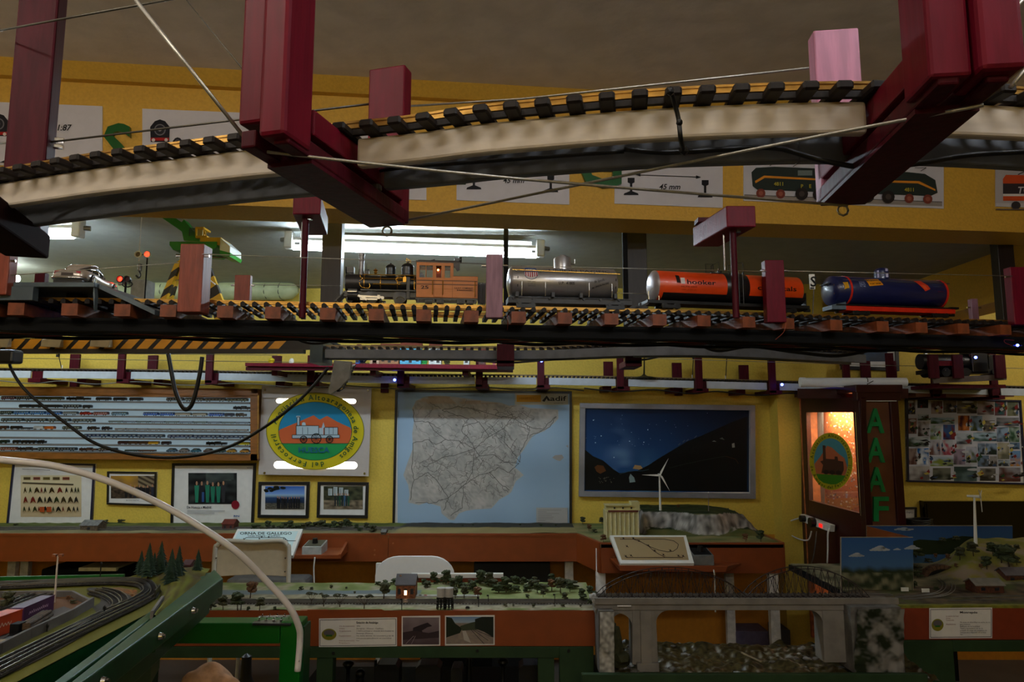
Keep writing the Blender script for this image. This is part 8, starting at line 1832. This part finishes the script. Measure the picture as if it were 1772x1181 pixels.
# containers, lorry, lamp post, signals
def cont(p0,p1,h_,w_,m,label,word,wc):
    A_,B_=zl(*p0,.004),zl(*p1,.004);d=(B_-A_).normalized();n=V((-d.y,d.x,0));n=-n if n.dot(EYE-A_)<0 else n
    t=thing('freight_container',label,'container',(A_+B_)/2,'model containers on the yard layout');M_=MB();up=V((0,0,h_))
    M_.hexa([A_,B_,B_-n*w_,A_-n*w_,A_+up,B_+up,B_-n*w_+up,A_-n*w_+up]).build('box_body',m,t,bevel=.001)
    L_=(B_-A_).length
    a=Art(lambda x,y,l:A_+d*x+n*(l+.0006)+V((0,0,y)),.0002);a.line([(L_*(.15+.03*k),h_*(.5+(.14 if k%2 else-.06)*(1.2 if k%5==0 else .8)))for k in range(22)],h_*.05,wc);a.build('lettering',parent=t)
    for k in range(1,14):x=L_*k/14;MB().box((0,0,0),(0,0,0))if False else None
    MB().bar(A_+up,B_+up,.0015,.0015).build('edge',m,t)
cont((-58,1124),(37,1088),.035,.032,mat('orange_container','c8481c',.5),'orange model container with pale script at the left edge','','e8c8b0')
cont((40,1080),(93,1056),.030,.028,mat('purple_container','4a1c4c',.5),'purple model container with pale script behind the orange one','','c8a8c0')
A_,B_=zl(42,1096,.012),zl(80,1072,.012);d=(B_-A_).normalized();n=V((-d.y,d.x,0))
t3=thing('log_wagon','model wagon loaded with dark brown logs beside the purple container','model wagon',(A_+B_)/2)
MB().bar(A_,B_,.026,.006).build('chassis',BLACK,t3)
for k in range(4):MB().cyl(A_+n*(-.009+.006*k)+V((0,0,.008)),B_+n*(-.009+.006*k)+V((0,0,.008)),.0035,n=8).build('log',mat('brown_log','54402c',.8,var=.3,scale=80),t3)
for k in range(3):MB().cyl(A_+n*(-.006+.006*k)+V((0,0,.014)),B_+n*(-.006+.006*k)+V((0,0,.014)),.0035,n=8).build('log',mat('brown_log','54402c'),t3)
for s in(.1,.5,.9):p=A_.lerp(B_,s);MB().cyl(p+n*.012+V((0,0,-.006)),p-n*.012+V((0,0,-.006)),.005,n=10).build('wheelset',BLACK,t3)
A_,B_=zl(4,1116,.010),zl(34,1098,.010);d=(B_-A_).normalized()
t3=thing('model_tractor','dark model tractor with pale crates in front of the orange container','model vehicle',(A_+B_)/2)
MB().bar(A_,B_,.02,.008).box(B_+V((-.012,-.01,0)),B_+V((.004,.01,.02))).build('body',DARK,t3)
for s in(.25,.8):p=A_.lerp(B_,s);MB().cyl(p+V((-.003,-.012,-.002)),p+V((0,.012,-.002)),.008,n=14).build('wheelset',BLACK,t3)
MB().box(A_+V((-.02,-.012,-.01)),A_+V((.005,.01,.006))).build('crate',mat('pale_crate','8c7c5c',.7),t3)
c=zl(94,1044);t3=thing('yard_lamp_post','tall pale lamp post on the yard layout behind the purple container','lamp post',c);top=P(95,962,c.y)
MB().cyl(c,(c.x,c.y,top.z),.0024,.0016,8).build('mast',mat('pale_pole','c8bcb0',.5),t3)
for dx in(-.007,.007):MB().box((c.x+dx-.004,c.y-.004,top.z-.002),(c.x+dx+.004,c.y+.004,top.z+.003)).build('lamp_head',mat('rust_screw','9a5a38'),t3)
MB().cyl((c.x-.008,c.y,top.z),(c.x+.008,c.y,top.z),.001,n=5).build('crossarm',BLACK,t3)
for x,y,h_,l in((173,1004,26,'dark model signal post by the rear rim of the yard layout'),(180,1068,14,'small ringed model signal between the converging yard tracks'),(81,1097,12,'thin wire post in front of the retaining wall')):
    c=zl(x,y);t3=thing('model_post',l,'model post',c);k=h_*c.y/F;MB().cyl(c,c+V((0,0,k)),.0015,n=6).build('pole',BLACK,t3)
    MB().ball(c+V((0,0,k)),.004,1,0,(1,.4,1.4)).build('signal_head',BLACK,t3)
MB().bar(zl(268,1030,.012),zl(276,1020,.012),.003,.02).build('gate_hoop',BLACK,label='black hoop beside the outer curve of the yard layout',cat='hoop')
# green enamelled stand with a switch panel
Ys=1.95;zt_,zl_=P(400,1079,Ys).z,P(400,1115,Ys).z
t=thing('green_stand','bright green enamelled steel stand at the lower left','stand',(P(500,1120,Ys).x,Ys,0))
xp0,xp1=P(484,1120,Ys).x,P(513,1120,Ys).x
MB().box((-1.9,Ys,zl_),(xp0-.001,Ys+.06,zt_)).build('beam',GREEN,t,bevel=.003);MB().box((xp0,Ys-.002,0),(xp1+.012,Ys+.06,zt_+.004)).build('post',GREEN,t,bevel=.004)
MB().box((xp1+.013,Ys+.0,0),(xp1+.020,Ys+.06,zt_-.01)).build('edge_channel',GREEND,t)
t=thing('switch_panel','black tilted switch panel with chrome toggles on top of the green stand','control panel',P(476,1080,Ys))
c=[P(436,1083,Ys-.01),P(503,1084,Ys-.01),P(516,1068,Ys+.10),P(448,1070,Ys+.10)]
MB().prism(c,(0,0,.006)).build('panel',mat('black_panel','1a2024',.3),t,bevel=.001)
for i in range(2):
    for j in range(5):
        q_=c[0].lerp(c[1],.12+.19*j).lerp(c[3].lerp(c[2],.12+.19*j),.3+.45*i)+V((0,0,.006));MB().cyl(q_,q_+V((0,0,.003)),.004,n=10).build('toggle_base',CHROME,t);MB().cyl(q_,q_+V((.002,-.002,.010)),.0013,n=6).build('toggle',CHROME,t)
# rock at the bottom
t=thing('sandy_rock','rounded sandy brown rock at the bottom edge left of the green post','rock',P(365,1200,1.7))
g=MB();
import bmesh
bm=bmesh.new();bmesh.ops.create_icosphere(bm,subdivisions=4,radius=1);c=P(364,1196,1.7)
vs=[(c.x+v.co.x*.066*(1+.22*nz(v.co.x,v.co.y+v.co.z,1.4,2)+.05*nz(v.co.x,v.co.y+v.co.z,5,2)),c.y+v.co.y*.05,c.z+v.co.z*.062*(1+.22*nz(v.co.x,v.co.y+v.co.z,1.4,2)))for v in bm.verts]
g.add(vs,[tuple(v.index for v in f.verts)for f in bm.faces]);bm.free()
g.build('rock_body',mat('sandy_rock_surface','cc9c74',.8,var=.15,scale=40,bump=.4),t,0,True)
MB().box((P(300,1200,1.75).x,1.6,0),(P(430,1200,1.75).x,1.85,c.z-.05)).build('dark_pedestal',DARK,label='dark pedestal under the sandy rock',cat='pedestal')
t=thing('stored_model','tall black stored silhouette to the right of the sandy rock','stored model',P(428,1181,2.3));MB().lathe([(.06,0),(.05,.66),(.035,.70),(.018,.74),(.015,.80),(.0,.81)],P(425,1181,2.3)*1-V((0,0,P(425,1181,2.3).z)),'z',14).build('body',DKM,t,0,'auto')
# dark engine seen above the collage board
t=thing('dark_locomotive','black model steam locomotive on the wall shelf above the collage board','model locomotive',P(1660,655,4.3))
z0=P(1660,650,4.3).z;x0,x1=P(1602,640,4.3).x,P(1742,640,4.3).x;Lh=x1-x0
MB().cyl((x0,4.36,z0+.09),(x0+Lh*.6,4.36,z0+.09),.05,n=20).build('boiler',BLK,t,0,'auto');MB().box((x0+Lh*.58,4.30,z0+.02),(x0+Lh*.78,4.42,z0+.19)).build('cab',BLK,t,bevel=.004)
MB().box((x0+Lh*.8,4.31,z0+.03),(x1,4.41,z0+.13)).build('tender',BLK,t,bevel=.004);MB().cyl((x0+Lh*.1,4.36,z0+.12),(x0+Lh*.1,4.36,z0+.20),.018,n=14).build('chimney',CHROME,t,0,'auto')
MB().box((x0,4.31,z0+.01),(x1,4.41,z0+.035)).build('frame',BLK,t)
for q_ in(.12,.25,.38,.5,.85,.95):MB().cyl((x0+Lh*q_,4.30,z0+.02),(x0+Lh*q_,4.42,z0+.02),.028 if q_<.6 else .016,n=16).build('wheelset',mat('dark_wheel','2a2824',.4,.5),t,0,'auto')
for k in range(14):rr2=random.Random(k);c=V((x0+Lh*rr2.random(),4.295,z0+.02+.12*rr2.random()));MB().ball(c,.004,1).build('fitting',CHROME,t)
A_,B_=P(1610,661,4.25),P(1830,658,4.25)
t=thing('wall_shelf','crimson and grey shelf beam carrying the black locomotive above the collage board','shelf',A_)
MB().bar(P(1614,659,4.25),P(1740,653,4.25),.015,.035).build('front_board',mat('brown_grey_board','5c5048',.5),t);MB().box(P(1612,672,4.27),V((P(1740,662,4.27).x,YB-.003,P(1700,666,4.27).z))).build('bracket_arm',REDD,t)
MB().box(P(1585,687,4.5),V((P(1755,687,4.5).x,YB-.003,P(1660,681,4.5).z))).build('lower_board',mat('brown_hardboard','7a4a30'),t)
for x in(1610,1652,1725):MB().box(P(x,655,4.22),P(x+10,615,4.24)).build('post',REDD,t)
MB().bar(P(1606,630,4.24),P(1655,629,4.24),.02,.03).build('cross_plank',RED,t)
# prototypes are only patterns
for r_ in PR.values():
    for ch in list(r_.children):bpy.data.objects.remove(ch)
    bpy.data.objects.remove(r_)
for o in bpy.data.objects: # keep labels short
    l=o.get('label')
    if l and len(l.split())>16:print('LONG',l)
